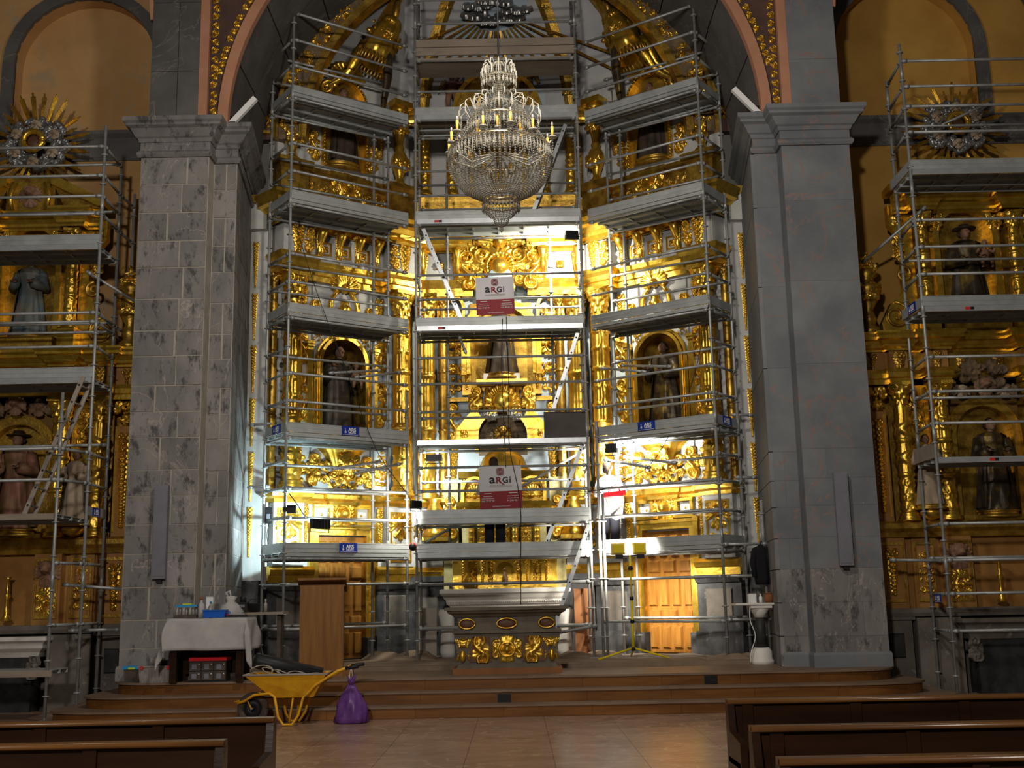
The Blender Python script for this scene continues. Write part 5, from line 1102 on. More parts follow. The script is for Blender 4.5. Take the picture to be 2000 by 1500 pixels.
# scaffold company signs
def ars(loc, rz, label, sc=1.0, lean=0.0):
    o = empty('company_sign', loc, rz, label, 'sign', 'blue scaffold company signs'); o.scale = (sc, sc, sc)
    MB().box(-.17, .17, -.006, .0, 0, .16).build('sign_panel', G['sign'], o)
    text_mesh(o, 'ARS', .085, G['ink'], (.03, -.007, .072), bold=.002); text_mesh(o, 'GRUPO', .042, G['ink'], (.03, -.007, .036), bold=.001)
    q = MB()
    for k in range(3): q.box(-.115 + k * .012, -.107 + k * .012, -.010, -.006, .04, .07 + .03 * (k == 1))
    q.ell((-.102, -.008, .115), (.008, .003, .012), 8); q.build('sign_emblem', G['ink'], o); MB().box(-.15, .15, -.008, -.006, .012, .017).build('sign_footer', G['ink'], o)
    return o
al, ar = math.atan2(ld.y, ld.x), math.atan2(-rd.y, -rd.x)
def onbay(o0, i0, n, t, z): p = o0.lerp(i0, t) - n * .045; return (p.x, p.y, z)
ars(onbay(lo0, li0, ln, .50, 4.45), al, 'blue ARS GRUPO sign on the left bay toe board below the niche saint')
ars(onbay(lo0, li0, ln, .49, 2.43), al, 'blue ARS GRUPO sign on the lowest left bay deck in front of the door')
ars(onbay(ro0, ri0, rn, .55, 4.45), ar, 'blue ARS GRUPO sign on the right bay toe board below the niche saint')
e0 = lo0 + ln * .42 - ld * .02; ars((e0.x - .012, e0.y, 4.45), al - .0 + pi / 2 * -1 + pi, 'blue ARS GRUPO sign on the outer end of the left bay deck') if False else ars((e0.x + .03, e0.y - .03, 4.45), math.atan2(-ln.y, -ln.x), 'blue ARS GRUPO sign on the outer end of the left bay deck')
e1 = ro0 + rn * .42; ars((e1.x - rd.x * .02, e1.y - rd.y * .02, 4.45), math.atan2(rn.y, rn.x), 'blue ARS GRUPO sign on the outer end of the right bay deck')
ars((-6.375, 17.75, 3.0), pi / 2 * .92, 'blue ARS GRUPO sign on the left chapel scaffold next to the pier', .9) if False else ars((-6.392, 17.80, 2.99), pi / 2, 'blue ARS GRUPO sign on the left chapel scaffold next to the pier', .9)
ars((6.700, 17.72, 6.02), -pi / 2, 'blue ARS GRUPO sign on the upper deck end of the right chapel scaffold', 1.0)
ars((6.722, 17.75, 1.42), -pi / 2, 'blue ARS GRUPO sign low down on the right chapel scaffold', .8)

# banners
def banner_(x, z, w_, h_, rz, label, y=19.955):
    o = empty('banner', (x, y, z), 0, label, 'banner'); o.rotation_euler = (0, rz, 0)
    def sheet(x0, x1, z0, z1, yy): 
        V = []; n = 14
        for i in range(n + 1):
            for j in range(5): xx = x0 + (x1 - x0) * i / n; zz = z0 + (z1 - z0) * j / 4; V.append((xx, yy + .006 * math.sin(7 * xx + 4 * zz) * (1 - zz / h_), zz))
        k = len(V); Vb = [(a, b + .004, c) for a, b, c in V]; Fs = []
        for i in range(n):
            for j in range(4): q = i * 5 + j; Fs += [(q, q + 5, q + 6, q + 1), (k + q + 1, k + q + 6, k + q + 5, k + q)]
        return MB().add(V + Vb, Fs, True)
    sheet(-w_ / 2, w_ / 2, h_ * .41, h_, 0).build('banner_sheet', G['banner'], o); sheet(-w_ / 2, w_ / 2, 0, h_ * .41, 0).build('red_band', G['bred'], o)
    u = w_ / .75; zt = h_ * .41; Y = -.012
    sp = MB(); 
    for k, r in enumerate((.062, .047, .032, .017)):
        e = 4 - k * .6; pts = [(.0 + r * math.copysign(abs(math.cos(t)) ** (2 / e), math.cos(t)) * u, Y, zt + .345 * u + r * math.copysign(abs(math.sin(t)) ** (2 / e), math.sin(t)) * u) for t in np.linspace(0, 2 * pi, 33)]
        sp.tube(pts, .0052 * u, 5)
    sp.build('spiral_logo', G['bred'], o)
    text_mesh(o, 'a', .215 * u, G['bblack'], (-.145 * u, Y, zt + .145 * u), bold=.004, sx=1.15); text_mesh(o, 'R', .150 * u, G['bred'], (-.030 * u, Y, zt + .145 * u), bold=.004, sx=1.15)
    MB().tube([(-.035 * u, Y, zt + .185 * u), (.04 * u, Y, zt + .125 * u), (.075 * u, Y, zt + .118 * u)], [.008 * u, .009 * u, .003 * u], 5).build('letter_tail', G['bred'], o)
    text_mesh(o, 'G', .150 * u, G['bblack'], (.088 * u, Y, zt + .145 * u), bold=.003); text_mesh(o, 'i', .165 * u, G['bblack'], (.172 * u, Y, zt + .145 * u), bold=.003)
    ln_ = MB()
    for k in range(2): ln_.box(-.20 * u, .20 * u, Y - .001, Y, zt + (.098 - .02 * k) * u, zt + (.102 - .02 * k) * u)
    ln_.build('strapline', G['stuccop'], o)
    gl = MB()
    for sx, ww in ((-.23, (.13, .16, .22)), (.22, (.15, .2, .22))):
        for k, wk in enumerate(ww): gl.box((sx - wk / 2) * u, (sx + wk / 2) * u, Y - .001, Y, zt - (.045 + .038 * k + (.012 if k else 0)) * u, zt - (.045 + .038 * k + (.012 if k else 0)) * u + (.012 if k == 0 else .008) * u)
    gl.build('small_print', G['ink'], o)
    text_mesh(o, '943 37 07 99', .042 * u, G['ink'], (-.23 * u, Y, .125 * u)); text_mesh(o, '943 84 68 17', .042 * u, G['ink'], (.22 * u, Y, .125 * u)); text_mesh(o, 'argirestauraciones.com', .034 * u, G['ink'], (0, Y, .035 * u))
    for q in (-1, 1): MB().tube([(q * w_ * .47, .0, h_ - .01), (q * w_ * .47, .03, h_ + .10)], .004, 5).build('tie_cord', G['dark'], o)
banner_(-.07, 6.70, .70, .71, -.022, 'upper white and red ARGI banner hanging from the scaffold rail')
banner_(-.03, 3.17, .75, .755, -.02, 'lower white and maroon ARGI banner hanging above the altar')

# dark board on the tower deck
o = empty('plywood_board', (1.15, 20.06, 4.43), 0, 'dark brown board standing upright on the tower deck', 'board')
MB().box(-.39, .39, 0, .02, 0, .47).build('board_face', G['greybrd'], o)
for x in (-.38, .36): MB().box(x, x + .02, -.01, .03, 0, .47).build('edge_batten', G['dark'], o)

# ------------------------------------------------------------------ work lamps (each with its own light)
def flood(loc, target, size, power, col, label, angle=120, body='dark', off=.08):
    d = (Vector(target) - Vector(loc)).normalized(); rz = math.atan2(d.y, d.x) + pi / 2
    o = empty('work_lamp', loc, rz, label, 'lamp'); b = MB(); w_, h_ = size
    b.box(-w_ / 2, w_ / 2, 0, .07, -h_ / 2, h_ / 2); b.build('lamp_housing', G[body], o)
    f = MB()
    for k in range(6): x = -w_ / 2 + w_ * (k + .5) / 6; f.box(x - .006, x + .006, .07, .10, -h_ * .4, h_ * .4)
    f.build('cooling_fins', G[body], o)
    MB().box(-w_ * .44, w_ * .44, -.006, 0, -h_ * .42, h_ * .42).build('lamp_lens', emit('lens_glow', col, 14), o)
    MB().tube([(-w_ / 2 - .012, .03, 0), (-w_ / 2 - .012, .03, -h_ * .8), (w_ / 2 + .012, .03, -h_ * .8), (w_ / 2 + .012, .03, 0)], .008, 6).build('lamp_bracket', G['dark'], o)
    sp = spot('work_light', Vector(loc) + d * off, target, power, col, angle, .7, .06)
    return o
flood((1.95, 19.95, 4.20), (2.35, 21.3, 4.05), (.2, .16), 520, (1.0, .97, .90), 'black floodlight under the right bay deck facing the altarpiece', 150)
flood((1.36, 20.1, 8.22), (1.0, 22.0, 7.2), (.24, .17), 680, (1.0, .93, .74), 'black floodlight clamped under the upper right deck of the tower', 172)
flood((-3.10, 19.05, 2.90), (-4.35, 19.9, 3.35), (.42, .17), 270, (.66, .93, 1.0), 'dark blue black floodlight on the left bay rail by the door', 168)
flood((-1.25, 20.45, 4.15), (-1.35, 22.0, 3.2), (.3, .12), 230, (.95, 1.0, .92), 'white strip lamp under the tower deck left of the lower banner', 140, 'grey')
flood((-1.55, 19.75, 3.25), (-2.7, 21.0, 2.5), (.2, .14), 120, (1.0, .95, .82), 'small lamp fixed to the tower post on the left', 155)
# ------------------------------------------------------------------ people, altar and furniture
worker((-.16, 20.42, 2.435), 3.0, 1.70, 'person in white coat and dark trousers working behind the lower banner', True)
worker((1.93, 20.62, 2.435), 2.6, 1.62, 'person in white coat and dark trousers standing right of the tower', True)
# red and white hanging bag
o = empty('tool_bag', (1.98, 20.02, 2.98), 0, 'white bag with red top band hooked on the right bay rail', 'bag')
MB().prism([(-.17, .38), (.17, .38), (.17, .30), (.12, .0), (.02, -.05), (-.05, .0)], 0, .09).build('bag_body', G['cloth'], o); MB().prism([(-.19, .36), (.20, .40), (.20, .48), (-.19, .44)], -.01, .10).build('red_band', G['red'], o); MB().tube([(-.1, .04, .44), (-.08, .04, .54), (.08, .04, .55), (.1, .04, .46)], .01, 6).build('bag_handle', G['red'], o)

A = empty('altar', (.05, 17.35, ZP), 0, 'olive marbled altar with gilded scroll panels on the chancel platform', 'altar'); g = G['gold']
MB().box(-.82, .82, 0, .75, 0, .09).build('altar_foot', G['terr'], A)
def taper(x0, x1, z0, z1, y=0, d=.7): return [(-x0, z0), (x0, z0), (x1, z1), (-x1, z1)]
MB().prism(taper(.76, .73, .09, .15), .0, .72).build('lower_moulding', G['altarg'], A)
MB().prism([(-.70, .15), (.70, .15), (.78, .45), (.80, .60), (-.80, .60), (-.78, .45)], .03, .70).build('altar_body', G['altarg'], A)
MB().prism(taper(.82, .82, .60, .645), -.02, .73).build('middle_moulding', G['altarg'], A)
MB().box(-.74, .74, .03, .70, .645, .84).build('upper_panel', G['altarg'], A)
MB().mold([(-.80, .72), (-.80, -.0), (.80, 0), (.80, .72)], [(-.3, .84), (.0, .84), (.03, .88), (.08, .90), (.10, .94), (-.3, .94)]).build('cornice', G['altarg'], A)
MB().box(-.93, .93, -.14, .80, .94, .985).build('altar_top', G['altarg'], A)
for x, w_ in ((-.60, .24), (0, .30), (.60, .24)):
    q = MB(); q.tube([(x + w_ * .5 * math.cos(t), .015, .742 + .075 * math.sin(t)) for t in np.linspace(0, 2 * pi, 25)], .016, 6); q.build('oval_frame', g, A); q = MB(); q.ell((x, .03, .742), (w_ * .45, .02, .065), 14); q.build('oval_panel', G['altarb'], A)
for x, w_ in ((-.40, .36), (.40, .36)): MB().prism([(x - .17, .18), (x + .17, .18), (x + .14, .55), (x - .14, .55)], .015, .03).build('recessed_panel', G['altarb'], A)
for q in (-1, 1):
    orn(A, 'ear', .32, .38, q * .40, .02, .17, g, flip=q < 0); orn(A, 'fill', .24, .36, q * .66, .02, .19, g, seed=7); b = MB(); b.ell((q * .67, .0, .27), (.05, .04, .09), 10); b.build('gilt_boss', g, A)
orn(A, 'cartouche', .50, .40, 0, .02, .17, g); 

# lectern
Lc = empty('lectern', (-2.80, 17.75, ZP), .12, 'tall plain oak lectern with sloping top on the platform left of the altar', 'lectern')
MB().box(-.40, .48, -.28, .40, 0, .10).build('plinth', G['wood'], Lc); MB().box(-.33, .33, -.18, .30, .10, 1.36).build('body', G['wood'], Lc)
for x in (-.33, .305): MB().box(x, x + .025, -.185, -.18, .10, 1.36).build('corner_batten', G['wood'], Lc)
MB().add([(-.37, -.22, 1.44), (.37, -.22, 1.44), (.37, .36, 1.26), (-.37, .36, 1.26), (-.37, -.22, 1.475), (.37, -.22, 1.475), (.37, .36, 1.30), (-.37, .36, 1.30)], [(3, 2, 1, 0), (4, 5, 6, 7), (0, 1, 5, 4), (1, 2, 6, 5), (2, 3, 7, 6), (3, 0, 4, 7)]).build('sloping_top', G['wood'], Lc)
MB().box(-.35, .35, .0, .2, 1.34, 1.40).build('top_support', G['wood'], Lc)

# draped work table
T = empty('work_table', (-4.30, 17.02, ZP), 0, 'small dark wooden table standing under a white cloth by the left pier', 'table')
MB().box(-.55, .55, -.3, .3, .86, .90).build('tabletop', G['pew'], T)
for x in (-.48, .48):
    for y in (-.25, .25): MB().box(x - .05, x + .05, y - .04, y + .04, 0, .86).build('leg', G['pew'], T)
MB().box(-.5, .5, .2, .23, .1, .8).build('back_panel', G['pew'], T); MB().box(-.5, .5, -.28, -.25, .76, .86).build('apron', G['pew'], T)
cl = MB(); nx_, ny_ = 44, 30; V = []; hx, hy = .58, .33
for i in range(nx_ + 1):
    for j in range(ny_ + 1):
        u = -1.06 + 2.12 * i / nx_; v = -.80 + 1.44 * j / ny_
        dx = max(0, abs(u) - hx); dy = max(0, abs(v) - hy)
        x = math.copysign(min(abs(u), hx + dx * .22), u); y = math.copysign(min(abs(v), hy + dy * .12), v); drop = max(dx * .93, dy * .96) + .62 * min(dx, dy)
        w1 = min(1, drop / .2); x += .018 * w1 * math.sin(9 * v + 14 * u) ; y -= .02 * w1 * math.sin(10 * u + 1.5) + (.05 * w1 if dx > 0 and dy > 0 else 0)
        V.append((x, y, .908 - drop + .004 * math.sin(7 * u + 3 * v)))
Fs = [(i * (ny_ + 1) + j, (i + 1) * (ny_ + 1) + j, (i + 1) * (ny_ + 1) + j + 1, i * (ny_ + 1) + j + 1) for i in range(nx_) for j in range(ny_)]
co = cl.add(V, Fs, True).build('tablecloth', G['cloth'], None, (-4.30, 17.02, ZP)); tag(co, 'white cotton cloth draped over the small table by the left pier', 'tablecloth')
sd_ = co.modifiers.new('cloth_thickness', 'SOLIDIFY'); sd_.thickness = .004
zt = ZP + .915
def box_thing(name, loc, label, cat, parts, rz=0):
    o = empty(name, loc, rz, label, cat)
    for nm, m_, b in parts: b.build(nm, G[m_], o)
    return o
box_thing('plastic_box', (-4.22, 16.86, zt), 'bright blue plastic box on the white tablecloth', 'box', [('box_body', 'blue', MB().prism([(-.15, 0), (.15, 0), (.165, .10), (-.165, .10)], -.08, .08)), ('box_rim', 'blue', MB().box(-.172, .172, -.09, .09, .095, .112)), ('box_handle', 'blue', MB().tube([(.165, 0, .09), (.22, 0, .07), (.215, 0, .05), (.16, 0, .05)], .008, 6))])
q = MB(); q.lathe([(.02, 0), (.17, .02), (.18, .08), (.13, .17), (.06, .23), (.09, .30), (.03, .31)], 18, mod=lambda t, z: 1 + .12 * math.sin(5 * t + 20 * z) + .05 * math.sin(11 * t)); k2 = MB(); k2.tube([(-.04, 0, .29), (-.07, .0, .36), (-.02, 0, .38), (.0, 0, .30)], [.02, .025, .02, .01], 7)
box_thing('paper_bundle', (-4.08, 17.19, zt), 'crumpled white plastic bag behind the blue box', 'bag', [('bag_body', 'cloth', q), ('bag_knot', 'cloth', k2)])
def bottle(x, y, h_, r, m_, cap, label, z=None):
    return box_thing('bottle', (x, y, z or zt), label, 'bottle', [('bottle_body', m_, MB().lathe([(r, 0), (r, h_ * .62), (r * .4, h_ * .78), (r * .38, h_ * .88)], 14)), ('bottle_cap', cap, MB().lathe([(r * .45, h_ * .86), (r * .45, h_), (0.001, h_)], 12))])
bottle(-4.35, 17.08, .24, .04, 'clear', 'lblue', 'clear bottle with blue cap beside the blue box')
bottle(-4.44, 16.90, .30, .045, 'cloth', 'terr', 'white bottle with orange top on the tablecloth')
bottle(-4.47, 17.10, .22, .035, 'clear', 'dark', 'short clear bottle at the back of the tablecloth')
jars = [('jar', 'clear', MB().lathe([(.024, .045), (.026, .05), (.026, .11 + .02 * (k % 2)), (.018, .13 + .02 * (k % 2)), (.018, .15)], 10, (-.13 + .032 * k, .05 * (k % 3 - 1), 0))) for k in range(9)]
box_thing('utensil_tray', (-4.68, 17.0, zt), 'grey tray of jars and brushes on the left end of the tablecloth', 'tray', [('tray', 'rubber', MB().box(-.17, .17, -.10, .10, 0, .045)), ('lid', 'lblue', MB().box(-.15, .16, -.06, .06, .16, .19)), ('lid_label', 'lime', MB().box(-.05, .08, -.065, .05, .19, .21))] + jars)
box_thing('tool_roll', (-3.92, 16.88, zt), 'flat black tool tray on the right end of the tablecloth', 'tray', [('tray', 'dark', MB().box(-.13, .15, -.07, .07, 0, .03)), ('brush', 'cloth', MB().tube([(-.1, -.03, .04), (0, -.02, .045), (.12, .02, .04)], .009, 6)), ('red_tip', 'red', MB().tube([(-.14, -.03, .03), (-.1, -.03, .035)], .012, 6))])

# drawer organiser, storage boxes on the platform
O = empty('drawer_organiser', (-4.30, 16.93, ZP), 0, 'black drawer organiser with a red top under the table', 'organiser')
MB().box(-.27, .27, -.10, .15, 0, .30).build('cabinet_body', G['dark'], O); MB().box(-.275, .275, -.11, .155, .30, .345).build('red_lid', G['red'], O)
for i in range(3):
    for j in range(2):
        x = -.18 + .18 * i; z = .03 + .135 * j; d_ = MB().box(x - .08, x + .08, -.112, -.10, z, z + .12).build('drawer', G['rubber'], O); MB().box(x + .05, x + .065, -.125, -.112, z + .08, z + .095).build('knob', G['ink'], d_)
        MB().box(x - .05, x + .02, -.1135, -.112, z + .02, z + .09).build('drawer_label', G['grey'], d_)
q = MB()
V = []
B1 = empty('storage_box', (-5.10, 17.08, ZP), 0, 'long clear ribbed plastic storage box beside the table', 'box'); B1.scale = (.76, 1, 1)
MB().prism([(-.28, 0), (.28, 0), (.31, .22), (-.31, .22)], -.16, .16).build('box_body', G['clear'], B1)
for k in range(9): MB().box(-.26 + .062 * k, -.235 + .062 * k, -.172, -.16, .02, .20).build('box_rib', G['clear'], B1)
MB().box(-.325, .325, -.18, .18, .22, .24).build('box_rim', G['clear'], B1)
for x in (-.27, .24): MB().box(x, x + .05, -.19, -.17, .19, .24).build('latch', G['redtag'], B1)
q = MB(); q.tube([(-.05, 0, .24), (-.02, -.02, .32), (.02, 0, .36), (.05, .02, .28)], [.05, .07, .06, .05], 9); q2 = MB(); q2.box(.08, .36, -.1, .12, .24, .31)
q.build('crumpled_film', G['clear'], B1); q2.build('black_folder', G['dark'], B1)
B2 = empty('lidded_tub', (-5.48, 17.17, ZP), 0, 'dark plastic tub with a blue lid and lime clip at the platform end', 'box'); B2.scale = (.8, .8, .95)
MB().prism([(-.13, 0), (.13, 0), (.15, .20), (-.15, .20)], -.13, .13).build('tub_body', G['rubber'], B2); MB().box(-.165, .165, -.15, .15, .20, .245).build('tub_lid', G['lblue'], B2); MB().box(-.06, .06, -.16, -.14, .20, .225).build('clip', G['lime'], B2)

# wheelbarrow
W = empty('wheelbarrow', (-2.72, 15.75, 0), 0, 'yellow wheelbarrow full of cables parked before the steps', 'wheelbarrow')
def tray(z, w0, w1, x0, x1): return [(x0, -w0, z), (x1, -w1, z), (x1, w1, z), (x0, w0, z)]
V = tray(.66, .30, .26, -.72, .36) + tray(.36, .16, .16, -.36, .18) + [(x * .97 - .003, y * .95, z + .012) for x, y, z in tray(.66, .30, .26, -.72, .36)] + [(x, y * .95, z + .015) for x, y, z in tray(.36, .16, .16, -.36, .18)]
Fs = []
for i in range(4): j = (i + 1) % 4; Fs += [(i, j, 4 + j, 4 + i), (8 + j, 8 + i, 12 + i, 12 + j), (i, 8 + i, 8 + j, j)]
Fs += [(4, 5, 6, 7), (15, 14, 13, 12)]
MB().add(V, Fs).build('tray', G['yellow'], W)
q = MB(); P = tray(.665, .305, .265, -.73, .37); q.tube(P + [P[0]], .014, 8); q.build('tray_rim', G['stuccop'], W)
for y in (-.26, .26):
    q = MB(); yy = y; fz = [(-.86, y * .25, .29), (-.76, y * .35, .32), (-.62, y * .6, .40), (-.40, y * .8, .42), (-.32, y, .38), (-.27, y, .12), (-.20, y, .02), (-.08, y, .02), (.0, y, .14), (.06, y, .36), (.22, y, .52), (.52, y * 1.05, .70), (.68, y * 1.08, .75)]
    q.tube(fz, .019, 8); q.build('frame_tube', G['yellow'], W); MB().tube([(.62, y * 1.07, .735), (.80, y * 1.08, .755)], .024, 8).build('handle_grip', G['dark'], W)
    MB().tube([(-.08, y * .9, .36), (-.12, y, .05)], .013, 6).build('leg_strut', G['yellow'], W)
wt = MB(); wt.tube([(-.66 + .165 * math.cos(t), 0, .215 + .165 * math.sin(t)) for t in np.linspace(0, 2 * pi, 29)], .05, 10, cap=False); wh = wt.build('wheel', G['rubber'], W)
MB().lathe([(.115, -.04), (.12, 0), (.115, .04), (.02, .03), (.02, -.03)], 18, M=Matrix.Translation((-.66, 0, .215)) @ Matrix.Rotation(pi / 2, 4, 'X')).build('hub', G['dark'], wh); MB().tube([(-.66, -.13, .215), (-.66, .13, .215)], .012, 6).build('axle', G['steel'], wh)
for y in (-.1, .1): MB().tube([(-.66, y, .215), (-.72, y * .7, .32), (-.9, y * .6, .31)], .012, 6).build('fork', G['yellow'], wh)
rg = random.Random(2)
o = empty('black_drum', (-3.02, 15.78, .60), 0, 'black cylindrical roll lying in the wheelbarrow', 'roll'); q = MB(); q.tube([(-.36, 0, .25), (-.3, 0, .23), (.55, .02, .03)], [.10, .105, .10], 16); q.build('roll_body', G['dark'], o); q = MB(); q.tube([(-.37, 0, .253), (-.355, 0, .25)], .07, 12); q.build('roll_core', G['rubber'], o)
def cable(pts, r, m_, label, name='cable', cat='cable'):
    P = [Vector(p) for p in pts]; L0 = P[0].copy(); n = len(P); Q = []
    for i in range(n - 1):
        a, b_, c, d = P[max(0, i - 1)], P[i], P[i + 1], P[min(n - 1, i + 2)]
        for t in (0, .25, .5, .75): Q.append(.5 * ((2 * b_) + (c - a) * t + (2 * a - 5 * b_ + 4 * c - d) * t * t + (3 * b_ - a - 3 * c + d) * t ** 3) - L0)
    Q.append(P[-1] - L0); q = MB(); q.tube(Q, r, 6); o = q.build(name, G[m_], None, L0); tag(o, label, cat); return o
for k in range(6):
    cx = -3.25 + .16 * k; cable([(cx + .12 * math.cos(t + k) * (1 + .3 * rg.random()), 15.62 + .05 * math.sin(2 * t), .70 - .02 * k + .07 * math.sin(t) * (1.2 - .12 * k)) for t in np.linspace(0, 9, 14)], .008, 'stuccop', ('pale looped cable at the wheel end of the wheelbarrow', 'pale cable loop second from the wheel end of the wheelbarrow', 'pale cable loop third from the wheel end of the wheelbarrow', 'pale cable loop third from the handle end of the wheelbarrow', 'pale cable loop second from the handle end of the wheelbarrow', 'pale looped cable at the handle end of the wheelbarrow')[k])
# purple bag
q = MB(); q.lathe([(.19, 0), (.225, .02), (.22, .07), (.215, .12), (.20, .19), (.18, .26), (.15, .32), (.12, .38), (.07, .46), (.045, .50)], 48, sy=.6, mod=lambda t, z: 1 + .07 * math.sin(5 * t + 9 * z) + .05 * math.sin(11 * t - 14 * z) + .03 * math.sin(19 * t + 20 * z))
o = empty('rubbish_bag', (-2.05, 15.72, 0), 0, 'purple plastic rubbish bag hanging below the wheelbarrow handle', 'bag'); q.build('bag_body', G['purple'], o)
q = MB()
for a in range(7): q.tube([(0, 0, .49), (.03 * math.cos(a), .03 * math.sin(a), .55), (.06 * math.cos(a * 1.3), .05 * math.sin(a * 1.3), .62)], [.022, .02, .006], 6)
q.build('gathered_neck', G['purple'], o); q = MB(); q.tube([(-.02, 0, .5), (-.03, -.01, .62), (-.01, 0, .72), (.02, 0, .60)], .008, 6); q.build('tie_string', G['ink'], o)

# twin tripod lamp
Tp = empty('tripod_lamp', (2.14, 19.3, ZD), 0, 'yellow tripod stand with two floodlights turned to the altarpiece', 'lamp')
MB().tube([(0, 0, .16), (0, 0, 1.0)], .024, 10).build('lower_tube', G['yellowl'], Tp); MB().tube([(0, 0, 1.0), (0, 0, 1.72)], .017, 10).build('upper_tube', G['yellowl'], Tp)
for a in (-.15, pi + .15, pi / 2): MB().tube([(0, 0, .19), (.60 * math.cos(a), -.60 * abs(math.sin(a)) * (1 if a != pi / 2 else -.8), .015)], .016, 8).build('tripod_leg', G['yellowl'], Tp)
for z in (.17, .62, 1.0): MB().lathe([(.03, -.03), (.036, -.02), (.036, .02), (.03, .03)], 12, (0, 0, z)).build('collar', G['dark'], Tp)
MB().tube([(-.22, 0, 1.70), (.22, 0, 1.72)], .012, 8).build('cross_bar', G['dark'], Tp)
MB().lathe([(.04, -.03), (.045, 0), (.04, .04)], 10, (0, 0, 1.5)).build('clamp', G['dark'], Tp)
for x in (-.19, .17):
    h = MB(); h.frust(x - .12, x + .12, -.03, .06, 1.73, 1.93, .03); hh = h.build('lamp_housing', G['yellowl'], Tp); MB().box(x - .06, x + .07, -.05, .0, 1.66, 1.73).build('junction_box', G['dark'], hh)
    MB().box(x - .11, x + .11, .06, .075, 1.735, 1.925).build('lamp_lens', emit('halogen_glow', (1, .93, .78), 18), hh)
    sp = spot('halogen_light', (2.14 + x, 19.41, ZD + 1.83), (2.5 + x, 21.2, 2.35), 330, (1.0, .93, .80), 150, .7, .07)

# marble column pedestal with slab, jacket, small things on the right
Pd = empty('column_pedestal', (4.12, 18.55, ZP), 0, 'small dark marble column with white base and capital near the right pier', 'pedestal')
MB().lathe([(.20, 0), (.20, .06), (.17, .10), (.17, .2), (.12, .26)], 8).build('pedestal_base', G['marblew'], Pd); MB().lathe([(.085, .26), (.08, .75)], 16).build('pedestal_shaft', G['blackw'], Pd); MB().lathe([(.09, .73), (.10, .78), (.16, .86), (.15, .89)], 12).build('pedestal_capital', G['marblew'], Pd)
MB().box(-.17, .17, -.17, .17, .88, .92).build('pedestal_abacus', G['marblew'], Pd)
sl = box_thing('marble_slab', (4.04, 18.6, ZP + .925), 'pale stone shelf resting on the small column by the right pier', 'shelf', [('slab', 'marblew', MB().box(-.32, .33, -.22, .22, 0, .035)), ('moulded_edge', 'marblew', MB().box(-.34, .35, -.24, -.2, .008, .028))])
zs_ = ZP + .963
box_thing('white_carton', (4.0, 18.5, zs_), 'white carton standing on the stone shelf', 'box', [('carton', 'ink', MB().box(-.06, .06, -.06, .06, 0, .14)), ('carton_flap', 'cloth', MB().box(-.058, .058, -.062, .0, .14, .15))])
bottle(4.14, 18.5, .14, .03, 'ink', 'ink', 'small white bottle on the stone shelf', zs_)
box_thing('brown_pot', (4.27, 18.5, zs_), 'small brown pot at the right end of the stone shelf', 'pot', [('pot_body', 'terr', MB().lathe([(.05, 0), (.075, .05), (.07, .12), (.05, .14)], 14)), ('pot_rim', 'terr', MB().lathe([(.05, .14), (.06, .145), (.06, .16), (.045, .16)], 14))])
J = empty('hanging_jacket', (4.26, 18.84, 1.80), 0, 'black jacket hanging from the small scaffold rail beside the right pier', 'jacket')
q = MB(); q.lathe([(.10, -.05), (.115, .05), (.12, .20), (.13, .35), (.15, .48), (.13, .55), (.05, .58), (.04, .60)], 26, sy=.42, mod=lambda t, z: 1 + .12 * math.sin(5 * t + 6 * z) + .05 * math.sin(11 * t)); q.build('jacket_body', G['darkcloth'], J); MB().tube([(0, 0, .58), (.0, 0, .64), (.02, 0, .66), (.03, 0, .64)], .008, 6).build('hanging_loop', G['darkcloth'], J)
for sd in (-1, 1): MB().tube([(sd * .11, 0, .50), (sd * .15, -.03, .3), (sd * .13, -.05, .08 - .12 * (sd > 0))], [.05, .045, .04], 9).build('sleeve', G['darkcloth'], J)
cable([(3.95, 18.4, 1.5), (3.93, 18.4, 1.2), (4.0, 18.4, .95), (3.92, 18.4, .7), (3.9, 18.4, .54)], .008, 'ink', 'white cable hanging from the stone shelf to the floor')
# board on trestle behind the lectern at left
bo = box_thing('trestle_board', (-3.90, 18.35, ZP + .93), 'pale board on the left bay scaffold behind the draped table', 'shelf', [('board', 'woodb', MB().box(-.40, .42, -.2, .2, 0, .04)), ('support', 'rubber', MB().box(-.32, -.26, -.1, .1, -.93, 0)), ('support', 'rubber', MB().box(.30, .36, -.1, .1, -.93, 0))])
zb_ = ZP + .972
box_thing('black_bucket', (-3.98, 18.25, zb_), 'small black bucket on the pale board', 'bucket', [('bucket_body', 'dark', MB().lathe([(.07, 0), (.095, .13), (.10, .14), (.085, .13), (.06, .01)], 16)), ('bucket_handle', 'dark', MB().tube([(-.09, 0, .13), (-.06, 0, .2), (.06, 0, .2), (.09, 0, .13)], .006, 5))])
box_thing('black_spray_bottle', (-4.16, 18.3, zb_), 'black camera-like device on the left end of the pale board', 'tool', [('device_body', 'dark', MB().box(-.08, .08, -.05, .05, 0, .16)), ('device_head', 'dark', MB().lathe([(.05, .16), (.05, .24), (.03, .26)], 12)), ('device_plate', 'grey', MB().box(-.04, .04, -.055, -.05, .08, .12))])
bottle(-3.80, 18.3, .2, .03, 'clear', 'ink', 'slim clear bottle on the pale board', zb_)
box_thing('white_tube', (-4.40, 17.24, zt), 'tall white carton at the back of the white tablecloth', 'box', [('carton', 'ink', MB().box(-.05, .05, -.04, .04, 0, .30)), ('carton_top', 'cloth', MB().box(-.052, .052, -.042, .042, .30, .31))])

